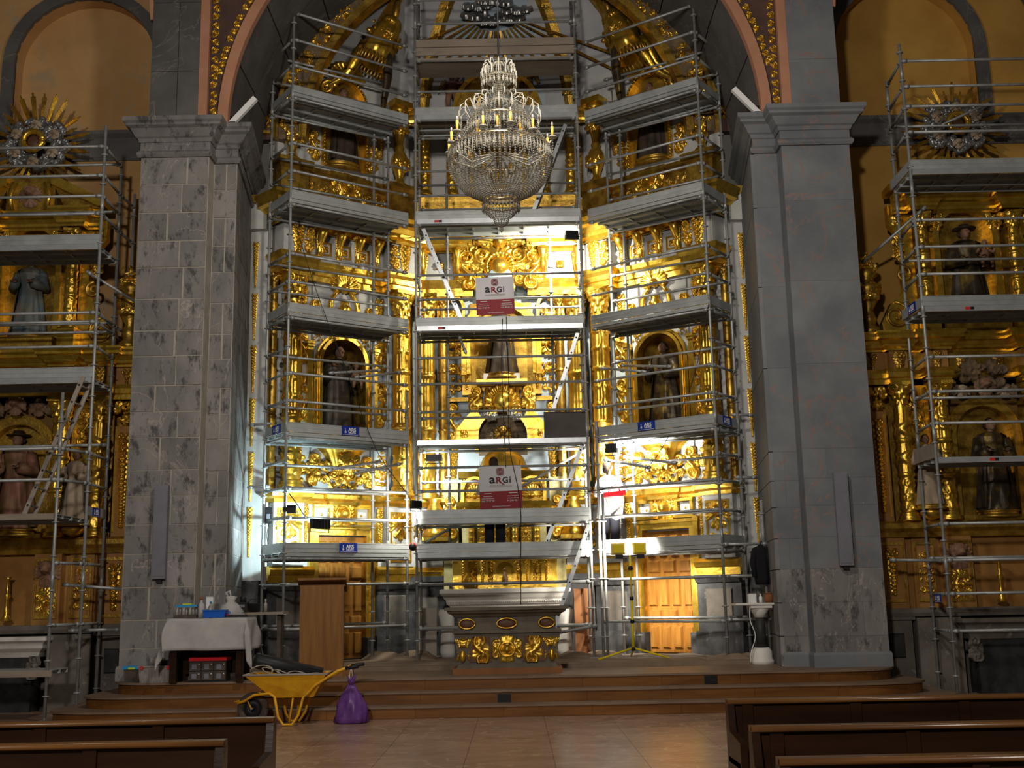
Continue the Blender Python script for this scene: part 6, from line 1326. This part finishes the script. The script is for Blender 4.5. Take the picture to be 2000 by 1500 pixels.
# crumpled ground sheets
def sheet_(name, cx, cy, w_, d_, hgt, seed, label, m_='sheet', z=ZD):
    rg = random.Random(seed); n1, n2 = 26, 18; ph = [rg.uniform(0, 6) for _ in range(6)]; V = []
    for i in range(n1 + 1):
        for j in range(n2 + 1):
            u, v = -1 + 2 * i / n1, -1 + 2 * j / n2; e = max(0, 1 - u * u) * max(0, 1 - v * v); k = 1 + .08 * math.sin(5 * v + ph[0]) + .06 * math.sin(4 * u + ph[1])
            V.append((u * w_ / 2 * k, v * d_ / 2 * k, .006 + hgt * min(1, 2.5 * e) * (.55 + .25 * math.sin(6 * u + ph[2] + 2 * v) + .2 * math.sin(9 * v + ph[3] + 3 * u))))
    Fs = [(i * (n2 + 1) + j, (i + 1) * (n2 + 1) + j, (i + 1) * (n2 + 1) + j + 1, i * (n2 + 1) + j + 1) for i in range(n1) for j in range(n2)]
    o = MB().add(V, Fs, True).build(name, G[m_], None, (cx, cy, z)); tag(o, label, 'ground sheet'); md = o.modifiers.new('cloth_thickness', 'SOLIDIFY'); md.thickness = .006; return o
sheet_('ground_sheet', -1.9, 20.75, 1.3, .9, .15, 1, 'heaped brown dust sheet between the left door and the altar'); sheet_('ground_sheet', -1.5, 19.2, 1.9, .9, .05, 2, 'flat dust sheet on the floor left of the altar')
sheet_('ground_sheet', 2.55, 20.0, 1.6, .8, .05, 3, 'pale dust sheet in front of the right panelled door', 'stuccop'); sheet_('ground_sheet', 3.7, 18.85, .95, .5, .10, 4, 'small mound of sheeting around the right scaffold foot'); sheet_('ground_sheet', 1.5, 20.45, 1.1, .9, .10, 5, 'crumpled dust sheet right of the altar under the tower')

# loose cables on the scaffold
cable([(.05, 19.93, 6.62), (.02, 19.92, 5.6), (.05, 19.93, 4.4), (.06, 19.93, 3.9)], .007, 'dark', 'black cable hanging from the tower deck below the upper banner, left strand')
cable([(.12, 19.94, 6.66), (.14, 19.93, 5.4), (.13, 19.94, 4.3), (.30, 19.92, 3.3), (.29, 19.93, 2.2), (.28, 19.93, 1.5)], .007, 'dark', 'black cable hanging from the tower deck down to the altar, right strand')
cable([(1.05, 20.0, 3.50), (1.6, 19.95, 3.45), (2.2, 19.7, 3.62), (2.7, 19.45, 4.0), (3.3, 19.05, 5.2), (3.6, 18.75, 6.5)], .006, 'dark', 'thin black cable slung across the right scaffold bay')
cable([(-3.3, 18.95, 3.0), (-3.45, 18.85, 3.25), (-3.55, 18.75, 3.4)], .008, 'dark', 'short black lead of the floodlight on the left bay')
cable([(-3.55, 18.75, 8.2), (-3.2, 18.98, 7.0), (-2.7, 19.3, 5.6), (-2.2, 19.7, 4.2), (-1.6, 19.9, 3.3), (-1.5, 19.9, 2.6)], .006, 'dark', 'thin black cable slung across the left scaffold bay')

# fixtures on the piers
for s, side in ((-1, 'left'), (1, 'right')):
    o = empty('wall_loudspeaker', (s * 5.22 + .0, 17.38, 2.0), 0, 'tall narrow grey column loudspeaker on the ' + side + ' pier', 'loudspeaker')
    MB().box(-.105, .105, -.10, -.02, 0, 1.42).build('speaker_cabinet', G['grey'], o); MB().box(-.09, .09, -.106, -.10, .04, 1.38).build('speaker_grille', G['grey'], o); MB().box(-.04, .04, -.06, .0, -.06, .0).build('wall_bracket', G['dark'], o); MB().box(-.04, .04, -.02, .0, .3, 1.1).build('mounting_rail', G['dark'], o)
    o = empty('linear_uplight', (s * 4.32, 17.62, 9.44), 0, 'white linear lamp and black spotlight on the ' + side + ' capital', 'lamp'); M_ = Matrix.Rotation(-s * -.85, 4, 'Y')
    b = MB(); b.box(-.3, .3, -.04, .04, -.045, .045, Matrix.Translation((-s * .12, 0, .25)) @ M_); b.build('lamp_tube', G['ink'], o); MB().lathe([(.02, 0), (.09, .12), (.10, .16)], 14, (s * .08, .12, .02)).build('spotlight', G['dark'], o); MB().box(-.05, .05, -.05, .05, -.01, .05, Matrix.Translation((s * .05, 0, 0))).build('lamp_foot', G['dark'], o)

# small things left on the decks
p = at(1287, 1055, 19.75); q = MB(); q.slab([(-.20, -.06), (.16, -.08), (.21, .0), (.19, .08), (.02, .06), (-.20, .09), (-.23, .0)], 0, .09); q2 = MB(); q2.slab([(-.10, -.04), (.08, -.05), (.06, .04), (-.08, .04)], .09, .12)
box_thing('foam_block', (p.x, p.y, 2.435), 'pale blue white foam pad lying on the lowest right bay deck', 'pad', [('pad_base', 'bluew', q), ('pad_fold', 'bluew', q2)])
p = at(585, 1062, 18.95); box_thing('plastic_cup', (p.x, p.y + .25, 2.435), 'white cup standing on the lowest left bay deck', 'cup', [('cup_body', 'ink', MB().lathe([(.04, 0), (.055, .16), (.05, .16), (.036, .01)], 14)), ('cup_rim', 'ink', MB().lathe([(.054, .155), (.06, .16), (.054, .168)], 14))])
p = at(806, 1070, 19.9); q = MB(); q.lathe([(.06, -.04), (.06, -.03), (.03, -.03), (.03, .03), (.06, .03), (.06, .04)], 18, M=Matrix.Rotation(pi / 2, 4, 'X')); q2 = MB(); q2.lathe([(.05, -.028), (.07, 0), (.05, .028)], 18, M=Matrix.Rotation(pi / 2, 4, 'X'))
box_thing('cable_reel', (p.x, 19.93, 2.53), 'small red and black cable reel at the left edge of the tower', 'cable reel', [('reel_drum', 'dark', q), ('wound_cable', 'redtag', q2)])
p = at(497, 1012, 19.35); box_thing('power_box', (-4.02, 19.42, 2.95), 'narrow black power box strapped to the rear left bay pole', 'box', [('box_body', 'dark', MB().box(-.06, .06, -.05, .05, 0, .28)), ('box_cable', 'dark', MB().tube([(0, 0, 0), (-.03, 0, -.2), (.02, 0, -.5)], .008, 6)), ('box_socket', 'grey', MB().box(-.03, .03, -.056, -.05, .08, .16))])
p = at(556, 995, 18.7); box_thing('clamp_lamp', (lo0.x + .05, lo0.y - .02, p.z - .06), 'small black clip-on lamp on the front left bay pole', 'lamp', [('lamp_head', 'dark', MB().box(.0, .14, -.06, .03, 0, .13)), ('lamp_clip', 'dark', MB().box(-.08, .0, -.03, .03, .03, .10)), ('lamp_visor', 'dark', MB().box(.0, .15, -.10, -.06, .11, .13))])
# ------------------------------------------------------------------ side-chapel altarpieces
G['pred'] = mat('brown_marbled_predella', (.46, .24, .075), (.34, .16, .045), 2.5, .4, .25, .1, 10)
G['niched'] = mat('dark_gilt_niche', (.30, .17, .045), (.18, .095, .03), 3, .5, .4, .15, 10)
def side_altar(s, side):
    R = empty('side_altarpiece', (s * 8.08, 18.85, 0), 0, side + ' side-chapel gilded altarpiece with columns, niches and a glory of rays', 'altarpiece')
    g, gs, gd, pm = G['gold'], G['gold_s'], G['gold_d'], G['pred']; inn = -s     # inn: local direction towards the nave centre
    MB().box(-2.0, 2.0, .0, .3, 0, 5.85).build('back_panel', gd, R); MB().box(-1.02, 1.02, .0, .3, 5.85, 8.4).build('upper_back_panel', gd, R)
    # stone base
    MB().box(-2.05, 2.05, -.20, .2, 0, 1.22).build('stone_base', G['stuccod'], R)
    for q in (-1, 1):
        MB().box(q * 1.82 - .26, q * 1.82 + .26, -.42, 0, 0, 1.15).build('base_pier', G['stuccod'], R); MB().frust(q * 1.82 - .13, q * 1.82 + .13, -.46, -.41, .55, .95, .03).build('dark_base_panel', G['blackw'], R)
        MB().box(q * 1.82 - .30, q * 1.82 + .30, -.47, 0, 1.15, 1.25).build('base_pier_cap', G['stuccod'], R); MB().box(q * 1.15 - .35, q * 1.15 + .35, -.50, 0, 0, 1.18).build('base_block', G['stuccod'], R)
    MB().mold([(-2.05, -.45), (2.05, -.45)], [(-.4, 1.20), (.03, 1.20), (.06, 1.26), (.06, 1.33), (-.4, 1.33)]).build('base_cornice', G['stuccod'], R)
    MB().mold([(-.72, -.1), (-.72, -.62), (.72, -.62), (.72, -.1)], [(-.2, .84), (.0, .84), (.04, .92), (.10, .98), (.12, 1.06), (.18, 1.10), (.18, 1.16), (-.2, 1.16)]).build('altar_slab', G['marblew'] if s < 0 else G['stuccod'], R); MB().box(-.62, .62, -.6, 0, 0, .85).build('altar_block', G['blackw'], R)
    for q in (-1, 1): orn(R, 'ear', .26, .36, q * .66, -.64, .50, G['stuccod'], 'stone_console', flip=q < 0)
    # predella
    MB().box(-2.02, 2.02, -.25, .1, 1.33, 2.48).build('predella', pm, R)
    for q in (-1, 1):
        for u, w_, kd, pr in ((1.78, .46, 'drop', .36), (1.22, .40, 'fill', .30), (.72, .44, 'cherub', .44)):
            MB().box(q * u - w_ / 2, q * u + w_ / 2, -pr, -.2, 1.33, 2.46).build('predella_pedestal', pm, R)
            MB().band([(q * u - w_ * .36, 1.48), (q * u + w_ * .36, 1.48), (q * u + w_ * .36, 2.34), (q * u - w_ * .36, 2.34), (q * u - w_ * .36, 1.48)], [(q * u - w_ * .42, 1.43), (q * u + w_ * .42, 1.43), (q * u + w_ * .42, 2.39), (q * u - w_ * .42, 2.39), (q * u - w_ * .42, 1.43)], -pr - .025, -pr).build('panel_moulding', gd, R)
            if kd == 'cherub': orn(R, 'cherub', .44, .5, q * u, -pr - .02, 1.92, G['flesh'], 'predella_cherub'); orn(R, 'cartouche', .34, .5, q * u, -pr - .01, 1.45, g)
            else: orn(R, kd, w_ * .62, .78, q * u, -pr - .005, 1.52, g, seed=2)
    MB().mold([(-2.05, -.40), (2.05, -.40)], [(-.3, 2.46), (.0, 2.46), (.03, 2.54), (.09, 2.60), (.09, 2.68), (.04, 2.72), (-.3, 2.72)]).build('predella_cornice', gd, R)
    b = MB(); b.lathe([(.05, 1.4), (.09, 1.42), (.04, 1.5), (.03, 1.75), (.06, 1.8), (.03, 1.85), (.025, 2.05), (.07, 2.1)], 14, (inn * .12, -.5, 0)); b.build('gilt_candlestick', gs, R)
    # main storey
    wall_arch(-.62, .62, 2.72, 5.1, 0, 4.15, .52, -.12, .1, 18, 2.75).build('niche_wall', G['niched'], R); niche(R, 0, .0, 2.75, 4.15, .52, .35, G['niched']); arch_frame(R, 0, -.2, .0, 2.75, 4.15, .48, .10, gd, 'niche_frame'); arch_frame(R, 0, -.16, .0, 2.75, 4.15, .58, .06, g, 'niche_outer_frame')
    MB().box(-.52, .52, -.3, .3, 2.72, 2.80).build('niche_floor', gd, R)
    for q in (-1, 1):
        column(R, q * .78, -.36, 2.72, 5.02, .135, g, q + 1, 1); column(R, q * 1.42, -.34, 2.72, 5.02, .125, g, q, 2)
        MB().box(q * 1.82 - .16, q * 1.82 + .16, -.30, 0, 2.72, 4.55).build('outer_pilaster', pm, R); orn(R, 'drop', .26, 1.6, q * 1.82, -.31, 2.85, g, 'pilaster_garland'); orn(R, 'fill', .40, .42, q * 1.82, -.31, 4.55, g, 'pilaster_capital', seed=1)
        for k in range(2): MB().box(q * 1.82 - .145 + .26 * k, q * 1.82 - .115 + .26 * k, -.33, -.29, 2.8, 4.5).build('pilaster_fillet', gs, R)
        MB().box(q * 1.10 - .2, q * 1.10 + .2, -.2, 0, 2.72, 5.0).build('side_panel', gs, R); orn(R, 'ear', .3, .7, q * 1.12, -.22, 4.2, g, flip=q < 0)
        orn(R, 'cloud', .5, .34, q * .42, -.26, 4.72, G['skyd'], 'carved_cloud', seed=2); orn(R, 'cherub', .28, .26, q * .36, -.30, 4.74, G['robe_w'] if s > 0 else G['flesh'], 'cherub_head', depth=1.0)
        b = MB(); b.lathe([(.05, 2.72), (.16, 2.78), (.2, 2.84), (.2, 2.88)], 12, (q * 1.10, -.42, 0)); b.build('figure_bracket', gs, R)
    orn(R, 'cherub', .36, .36, 0, -.38, 4.75, G['flesh'], 'cherub_head')
    if s > 0: orn(R, 'cloud', .9, .6, 0, -.34, 4.85, G['skyd'], 'carved_cloud', seed=1)
    path = [(-2.1, .0), (-2.1, -.34), (-1.60, -.34), (-1.60, -.46), (-1.24, -.46), (-1.24, -.25), (-.98, -.25), (-.98, -.50), (-.58, -.50), (-.58, -.25), (.58, -.25), (.58, -.50), (.98, -.50), (.98, -.25), (1.24, -.25), (1.24, -.46), (1.60, -.46), (1.60, -.34), (2.1, -.34), (2.1, .0)]
    MB().mold(path, [(-.2, 5.0), (.0, 5.0), (.0, 5.08), (.03, 5.10), (.03, 5.18), (.07, 5.24), (-.2, 5.24)]).build('architrave', gs, R); MB().mold(path, [(-.2, 5.24), (-.03, 5.24), (-.03, 5.55), (-.2, 5.55)]).build('frieze_band', pm, R)
    MB().mold(path, corn(.62, .66, 5.55)).build('entablature_cornice', gs, R); MB().box(-2.0, 2.0, -.25, .1, 5.0, 5.85).build('entablature_back', gd, R)
    for u in (-1.82, -1.42, -.78, -.3, .3, .78, 1.42, 1.82): orn(R, 'rosette' if abs(u) < .5 else 'drop', .26, .32, u, -.30 if abs(u) in (.3, 1.82) else -.47, 5.22, gd, 'frieze_carving')
    # upper storey
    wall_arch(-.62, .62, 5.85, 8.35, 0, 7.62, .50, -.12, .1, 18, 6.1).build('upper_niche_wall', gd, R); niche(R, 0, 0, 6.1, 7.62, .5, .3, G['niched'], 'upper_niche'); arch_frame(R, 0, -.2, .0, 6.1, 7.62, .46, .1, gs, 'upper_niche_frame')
    MB().box(-.55, .55, -.4, .2, 5.85, 6.1).build('statue_pedestal', gd, R)
    for q in (-1, 1):
        MB().box(q * .78 - .14, q * .78 + .14, -.42, 0, 5.85, 6.25).build('upper_column_pedestal', gs, R); column(R, q * .78, -.28, 6.25, 8.0, .095, g, 1, 1); MB().box(q * .96 - .10, q * .96 + .06, -.14, 0, 5.85, 8.2).build('upper_pilaster', gs, R)
        MB().prism([(q * 1.0, 5.85), (q * 1.52, 5.85), (q * 1.55, 6.1), (q * 1.36, 6.45), (q * 1.16, 6.6), (q * 1.05, 7.0), (q * 1.0, 7.0)][::q], -.16, 0).build('scroll_buttress', gs, R)
        for cz, r_, cu in ((6.22, .24, 1.3), (6.95, .14, 1.12)):
            v = MB(); v.tube([(q * (cu + r_ * (1 - t * .85) * math.cos(1.5 + t * 10)), -.17, cz + r_ * (1 - t * .85) * math.sin(1.5 + t * 10)) for t in np.linspace(0, 1, 26)], .03, 6); v.build('scroll_volute', gd, R)
        orn(R, 'ear', .26, .6, q * 1.14, -.12, 7.15, g, flip=q < 0)
        b = MB(); b.lathe([(.16, 0), (.17, .12), (.10, .18), (.13, .28), (.11, .36), (.08, .44), (.17, .62), (.24, .78), (.25, .86), (.15, .92), (.12, 1.0), (.20, 1.06), (.13, 1.16), (.05, 1.25)], 18, (q * 1.80, -.24, 5.85), mod=lambda t, z: 1 + .05 * math.cos(8 * t)); b.build('finial_urn', gd, R)
        orn(R, 'fill', .34, .34, q * 1.80, -.44, 6.42, g, 'urn_foliage', seed=2); orn(R, 'fill', .34, .4, q * 1.80, -.34, 6.92, g, 'urn_flame', seed=3)
        MB().prism([(q * .38, 8.98), (q * 1.32, 8.50), (q * 1.32, 8.38), (q * 1.22, 8.38), (q * .38, 8.80)][::q], -.42, 0).build('broken_pediment', gs, R); MB().prism([(q * .40, 8.80), (q * 1.22, 8.38), (q * .6, 8.38)][::q], -.28, 0).build('pediment_tympanum', gd, R)
        MB().prism([(q * .98, 8.2), (q * 1.3, 8.2), (q * 1.3, 7.85), (q * 1.12, 7.62), (q * .98, 7.62)][::q], -.15, 0).build('shoulder_scroll', gs, R); orn(R, 'rosette', .28, .28, q * 1.14, -.16, 7.78, gs)
        orn(R, 'fill', .3, .5, q * .52, -.2, 7.7, g, 'spandrel_carving', seed=4)
    MB().mold([(-1.25, -.2), (-.98, -.2), (-.98, -.42), (-.58, -.42), (-.58, -.2), (.58, -.2), (.58, -.42), (.98, -.42), (.98, -.2), (1.25, -.2)], corn(.45, .7, 8.02)).build('upper_cornice', gs, R)
    MB().box(-.42, .42, -.3, .1, 8.35, 9.0).build('crest_block', gd, R); orn(R, 'cherub', .4, .45, 0, -.32, 8.4, G['flesh'], 'crest_cherub')
    for q in (-1, 1): MB().tube([(q * .3, -.32, 8.35), (q * .34, -.34, 8.6), (q * .28, -.32, 8.85)], [.06, .05, .07], 8).build('crest_scroll', gs, R)
    # glory of rays, clouds and cherub heads
    rg = random.Random(3); c = (0, 9.62)
    for k in range(30):
        a = 2 * pi * k / 30 + .05; L0 = .92 if k % 2 else .74
        if pi / 2 - .5 < a < pi / 2 + .6 and s < 0: L0 = 1.0 + .12 * rg.random()
        for j in (-1, 0, 1): aa = a + j * .03; MB().tube([(c[0] + .3 * math.cos(aa), -.12, c[1] + .3 * math.sin(aa)), (c[0] + (L0 - .08 * abs(j)) * math.cos(aa), -.12, c[1] + (L0 - .08 * abs(j)) * math.sin(aa) * .95)], [.012, .018], 4, smooth=False).build('gilded_ray', gs if k % 3 == 0 else gd, R)
    for k in range(8): a = 2 * pi * k / 8; orn(R, 'cloud', .46, .40, .40 * math.cos(a), -.2, 9.42 + .34 * math.sin(a), G['silver'], 'silvered_cloud', seed=k % 3)
    for k in range(6): a = 2 * pi * k / 6 + .5; orn(R, 'cherub', .20, .20, .38 * math.cos(a), -.30, 9.50 + .34 * math.sin(a), G['robe_w'], 'glory_cherub', depth=1.2)
    b = MB(); b.tube([(.17 * math.cos(t), -.36, 9.62 + .17 * math.sin(t)) for t in np.linspace(0, 2 * pi, 25)], [.05 + .012 * (i % 2) for i in range(25)], 8); b.build('glory_ring', gs, R); b = MB(); b.ell((0, -.30, 9.60), (.13, .08, .15), 12); b.build('glory_heart', G['redtag'] if False else G['altarb'], R)
    return R
side_altar(-1, 'left'); side_altar(1, 'right')
statue('saint_statue', (-8.08, 18.75, 6.18), 0, 1.42, G['robe_b'], 'blue and gold robed saint in the upper niche of the left chapel', mantle=G['robe_b'], seed=21)
statue('saint_statue', (-8.10, 18.72, 2.88), 0, 1.62, G['robe_p'], 'rose robed saint with a wide dark hat in the lower niche of the left chapel', mantle=G['robe_p'], seed=22, hat=True)
statue('saint_statue', (-6.98, 18.40, 2.98), 0, 1.15, G['robe_w'], 'small ivory robed figure with dark cape between the left chapel columns', mantle=G['robe_d'], seed=23)
statue('saint_statue', (8.10, 18.75, 6.18), 0, 1.62, G['robe_g'], 'dark and gold habited saint carrying a child in the upper niche of the right chapel', mantle=G['robe_d'], seed=24, hat=True, child=True, arms=((.5, .58), (.5, .60)))
statue('saint_statue', (8.20, 18.72, 2.88), 0, 1.55, G['robe_g'], 'dark winged figure in the lower niche of the right chapel', mantle=G['robe_d'], seed=25, wings=G['stuccop'])
statue('saint_statue', (6.98, 18.40, 2.98), 0, 1.15, G['robe_w'], 'small figure in a black habit and ivory surplice between the right chapel columns', seed=26)
# ------------------------------------------------------------------ chandelier
CH = empty('chandelier', (.11, 13.0, 6.0), 0, 'large tiered crystal chandelier with candle lamps hanging in front of the scaffold', 'chandelier')
cr, br = G['crystal'], G['brass']
def ringpts(r, z, n): return [(r * math.cos(2 * pi * k / n), r * math.sin(2 * pi * k / n), z) for k in range(n)]
MB().tube([(0, 0, 2.2), (0, 0, 5.5)], .011, 6).build('suspension_chain', G['dark'], CH)
MB().tube([(0, 0, .55), (0, 0, 2.2)], .022, 8).build('central_stem', br, CH)
rings = [(.62, .98), (.36, 1.36), (.17, 1.93), (.16, .42), (.22, .30)]
for r, z in rings:
    q = MB(); q.tube(ringpts(r, z, 40) + [(r, 0, z)], .014, 6, cap=False); q.build('hoop', br, CH)
def strands(name, prof, n, br_=.013, step=.032, jit=0.0):
    b = MB(); P = [Vector((p[0], 0, p[1])) for p in prof]; L = [0]
    for i in range(len(P) - 1): L.append(L[-1] + (P[i + 1] - P[i]).length)
    m_ = int(L[-1] / step)
    for k in range(n):
        a = 2 * pi * (k + jit) / n
        for j in range(m_ + 1):
            t = L[-1] * j / m_; i = max(0, min(len(P) - 2, sum(1 for q in L[1:-1] if q <= t))); f = (t - L[i]) / (L[i + 1] - L[i]); p = P[i].lerp(P[i + 1], f)
            b.octa((p.x * math.cos(a), p.x * math.sin(a), p.z), br_)
    return b.build(name, cr, CH, kind='stuff')
bowl = [(.62, .98), (.635, .86), (.62, .74), (.56, .62), (.46, .50), (.30, .41), (.20, .38)]
strands('bead_bowl', bowl, 64, .0145, .029)
strands('bead_cup', [(.22, .30), (.20, .22), (.14, .15)], 30, .011, .026); strands('bead_finial', [(.10, .14), (.08, .06), (.03, .02)], 16, .010, .024); MB().octa((0, 0, -.02), .03, .05).build('bottom_drop', cr, CH)
strands('bead_collar', [(.22, .40), (.20, .34), (.22, .30)], 30, .011, .024)
strands('upper_bead_dome', [(.36, 1.36), (.33, 1.46), (.24, 1.56), (.12, 1.62)], 40, .012, .028); strands('inner_bead_bowl', [(.36, 1.34), (.30, 1.20), (.16, 1.10), (.04, 1.04)], 32, .012, .030)
strands('bead_neck', [(.07, 1.62), (.06, 1.72), (.09, 1.85), (.20, 1.93)], 22, .011, .024); strands('top_bead_crown', [(.20, 1.93), (.17, 2.02), (.10, 2.10), (.05, 2.14)], 22, .011, .026)
strands('bead_canopy', [(.36, 1.36), (.46, 1.22), (.56, 1.08), (.62, .98)], 24, .011, .030)
def prisms(name, r, z, n, h_, w_=.013):
    b = MB()
    for k in range(n): a = 2 * pi * k / n; b.octa((r * math.cos(a), r * math.sin(a), z - h_ * .5 - .02), w_, h_ * .5); b.octa((r * math.cos(a), r * math.sin(a), z - .01), .012)
    return b.build(name, cr, CH, kind='stuff')
prisms('prism_curtain', .635, .97, 72, .15); prisms('upper_prism_curtain', .375, 1.35, 44, .13); prisms('lower_prism_curtain', .23, .30, 30, .08, .010); prisms('crown_prism_curtain', .21, 1.92, 24, .10); prisms('inner_prism_curtain', .50, .98, 44, .13)
for k in range(12):
    a = 2 * pi * k / 12 + .2; c, s_ = math.cos(a), math.sin(a); ro = .60 + .07 * (k % 2)
    arm = MB(); arm.tube([(.1 * c, .1 * s_, .92), (.35 * c, .35 * s_, .82), (ro * .85 * c, ro * .85 * s_, .92), (ro * c, ro * s_, 1.04)], .012, 7); ao = arm.build('candle_arm', cr, CH)
    MB().lathe([(.012, 0), (.05, .012), (.055, .025), (.02, .03)], 12, (ro * c, ro * s_, 1.04)).build('drip_pan', cr, ao); MB().lathe([(.016, 0), (.016, .13)], 10, (ro * c, ro * s_, 1.065)).build('candle_sleeve', G['candle'], ao); MB().ell((ro * c, ro * s_, 1.225), (.014, .014, .032), 8).build('bulb', G['clear'], ao)
    q = MB()
    for j in range(5): q.octa((ro * c, ro * s_, 1.02 - .035 * j), .014)
    q.build('pendant_drop', cr, ao)
for k in range(6):
    a = 2 * pi * k / 6 + .45; c, s_ = math.cos(a), math.sin(a); ro = .30
    arm = MB(); arm.tube([(.04 * c, .04 * s_, 1.12), (.18 * c, .18 * s_, 1.08), (ro * c, ro * s_, 1.16)], .011, 7); ao = arm.build('candle_arm', cr, CH); MB().lathe([(.018, 0), (.018, .16)], 10, (ro * c, ro * s_, 1.17)).build('candle_sleeve', G['candle'], ao); MB().lathe([(.01, 0), (.045, .02), (.015, .025)], 10, (ro * c, ro * s_, 1.15)).build('drip_pan', cr, ao)
for n_, r0, z0, hh, out in ((16, .17, 1.93, .18, .05), (20, .34, 1.36, .28, .16), (14, .10, 1.60, .13, .22), (12, .09, 2.05, .14, .10)):
    for k in range(n_):
        a = 2 * pi * k / n_; c, s_ = math.cos(a), math.sin(a); P = [(r0, z0), (r0 + out * .6, z0 + hh * .75), (r0 + out, z0 + hh * .55), (r0 + out * 1.05, z0 + hh * .1), (r0 + out * .9, z0 - hh * .15)]
        q = MB(); q.tube([(r * c, r * s_, z) for r, z in P], .007, 5); ao = q.build('crystal_arm', cr, CH); q = MB()
        for j in range(4): q.octa((P[-1][0] * c, P[-1][0] * s_, P[-1][1] - .028 * j), .012)
        q.build('pendant_drop', cr, ao)

# ------------------------------------------------------------------ pews
def pew(x0, x1, y, label, h_=.84):
    xm = (x0 + x1) / 2; o = empty('pew', (xm, y, 0), 0, label, 'pew', 'church pews'); L = x1 - x0; a = -L / 2
    MB().box(a, -a, -.02, .06, h_ - .035, h_).build('top_rail', G['pewr'], o); q = MB(); q.tube([(a, -.02, h_ - .018), (-a, -.02, h_ - .018)], .018, 8); q.build('rail_nosing', G['pewr'], o)
    MB().box(a + .04, -a - .04, .01, .035, .42, h_ - .03).build('back_board', G['pew'], o); MB().box(a, -a, -.42, .02, .40, .44).build('seat', G['pew'], o)
    for k in range(int(L / .8) + 1):
        x = a + .15 + k * .8
        if x < -a - .1: MB().box(x - .04, x + .04, -.008, .045, .44, h_ - .035).build('back_stile', G['pew'], o)
    for x in (a, -a - .05): MB().prism([(x, 0), (x + .05, 0), (x + .05, h_ - .04), (x, h_ - .04)], -.40, .07).build('end_panel', G['pew'], o) if False else MB().add(*(lambda pf: ([(x, y_, z_) for y_, z_ in pf] + [(x + .05, y_, z_) for y_, z_ in pf], [tuple(range(len(pf))), tuple(range(2 * len(pf) - 1, len(pf) - 1, -1))] + [(i, (i + 1) % len(pf), (i + 1) % len(pf) + len(pf), i + len(pf)) for i in range(len(pf))]))([(-.44, 0), (.07, 0), (.07, h_ - .036), (-.02, h_ - .036), (-.06, .62), (-.44, .58)])).build('end_panel', G['pew'], o)
    MB().box(a + .05, -a - .05, .0, .03, .06, .16).build('lower_rail', G['pew'], o)
    MB().box(a + .05, -a - .05, .06, .34, .12, .15).build('kneeler', G['pew'], o)
pew(-5.6, -1.46, 7.95, 'dark wooden pew in the left block nearest the steps'); pew(-5.6, -1.48, 6.70, 'dark wooden pew in the left block nearest the camera')
pew(1.74, 6.2, 8.62, 'dark wooden pew in the right block nearest the steps'); pew(1.56, 6.2, 6.88, 'dark wooden pew in the middle of the right block'); pew(1.42, 6.2, 5.55, 'dark wooden pew in the right block nearest the camera')
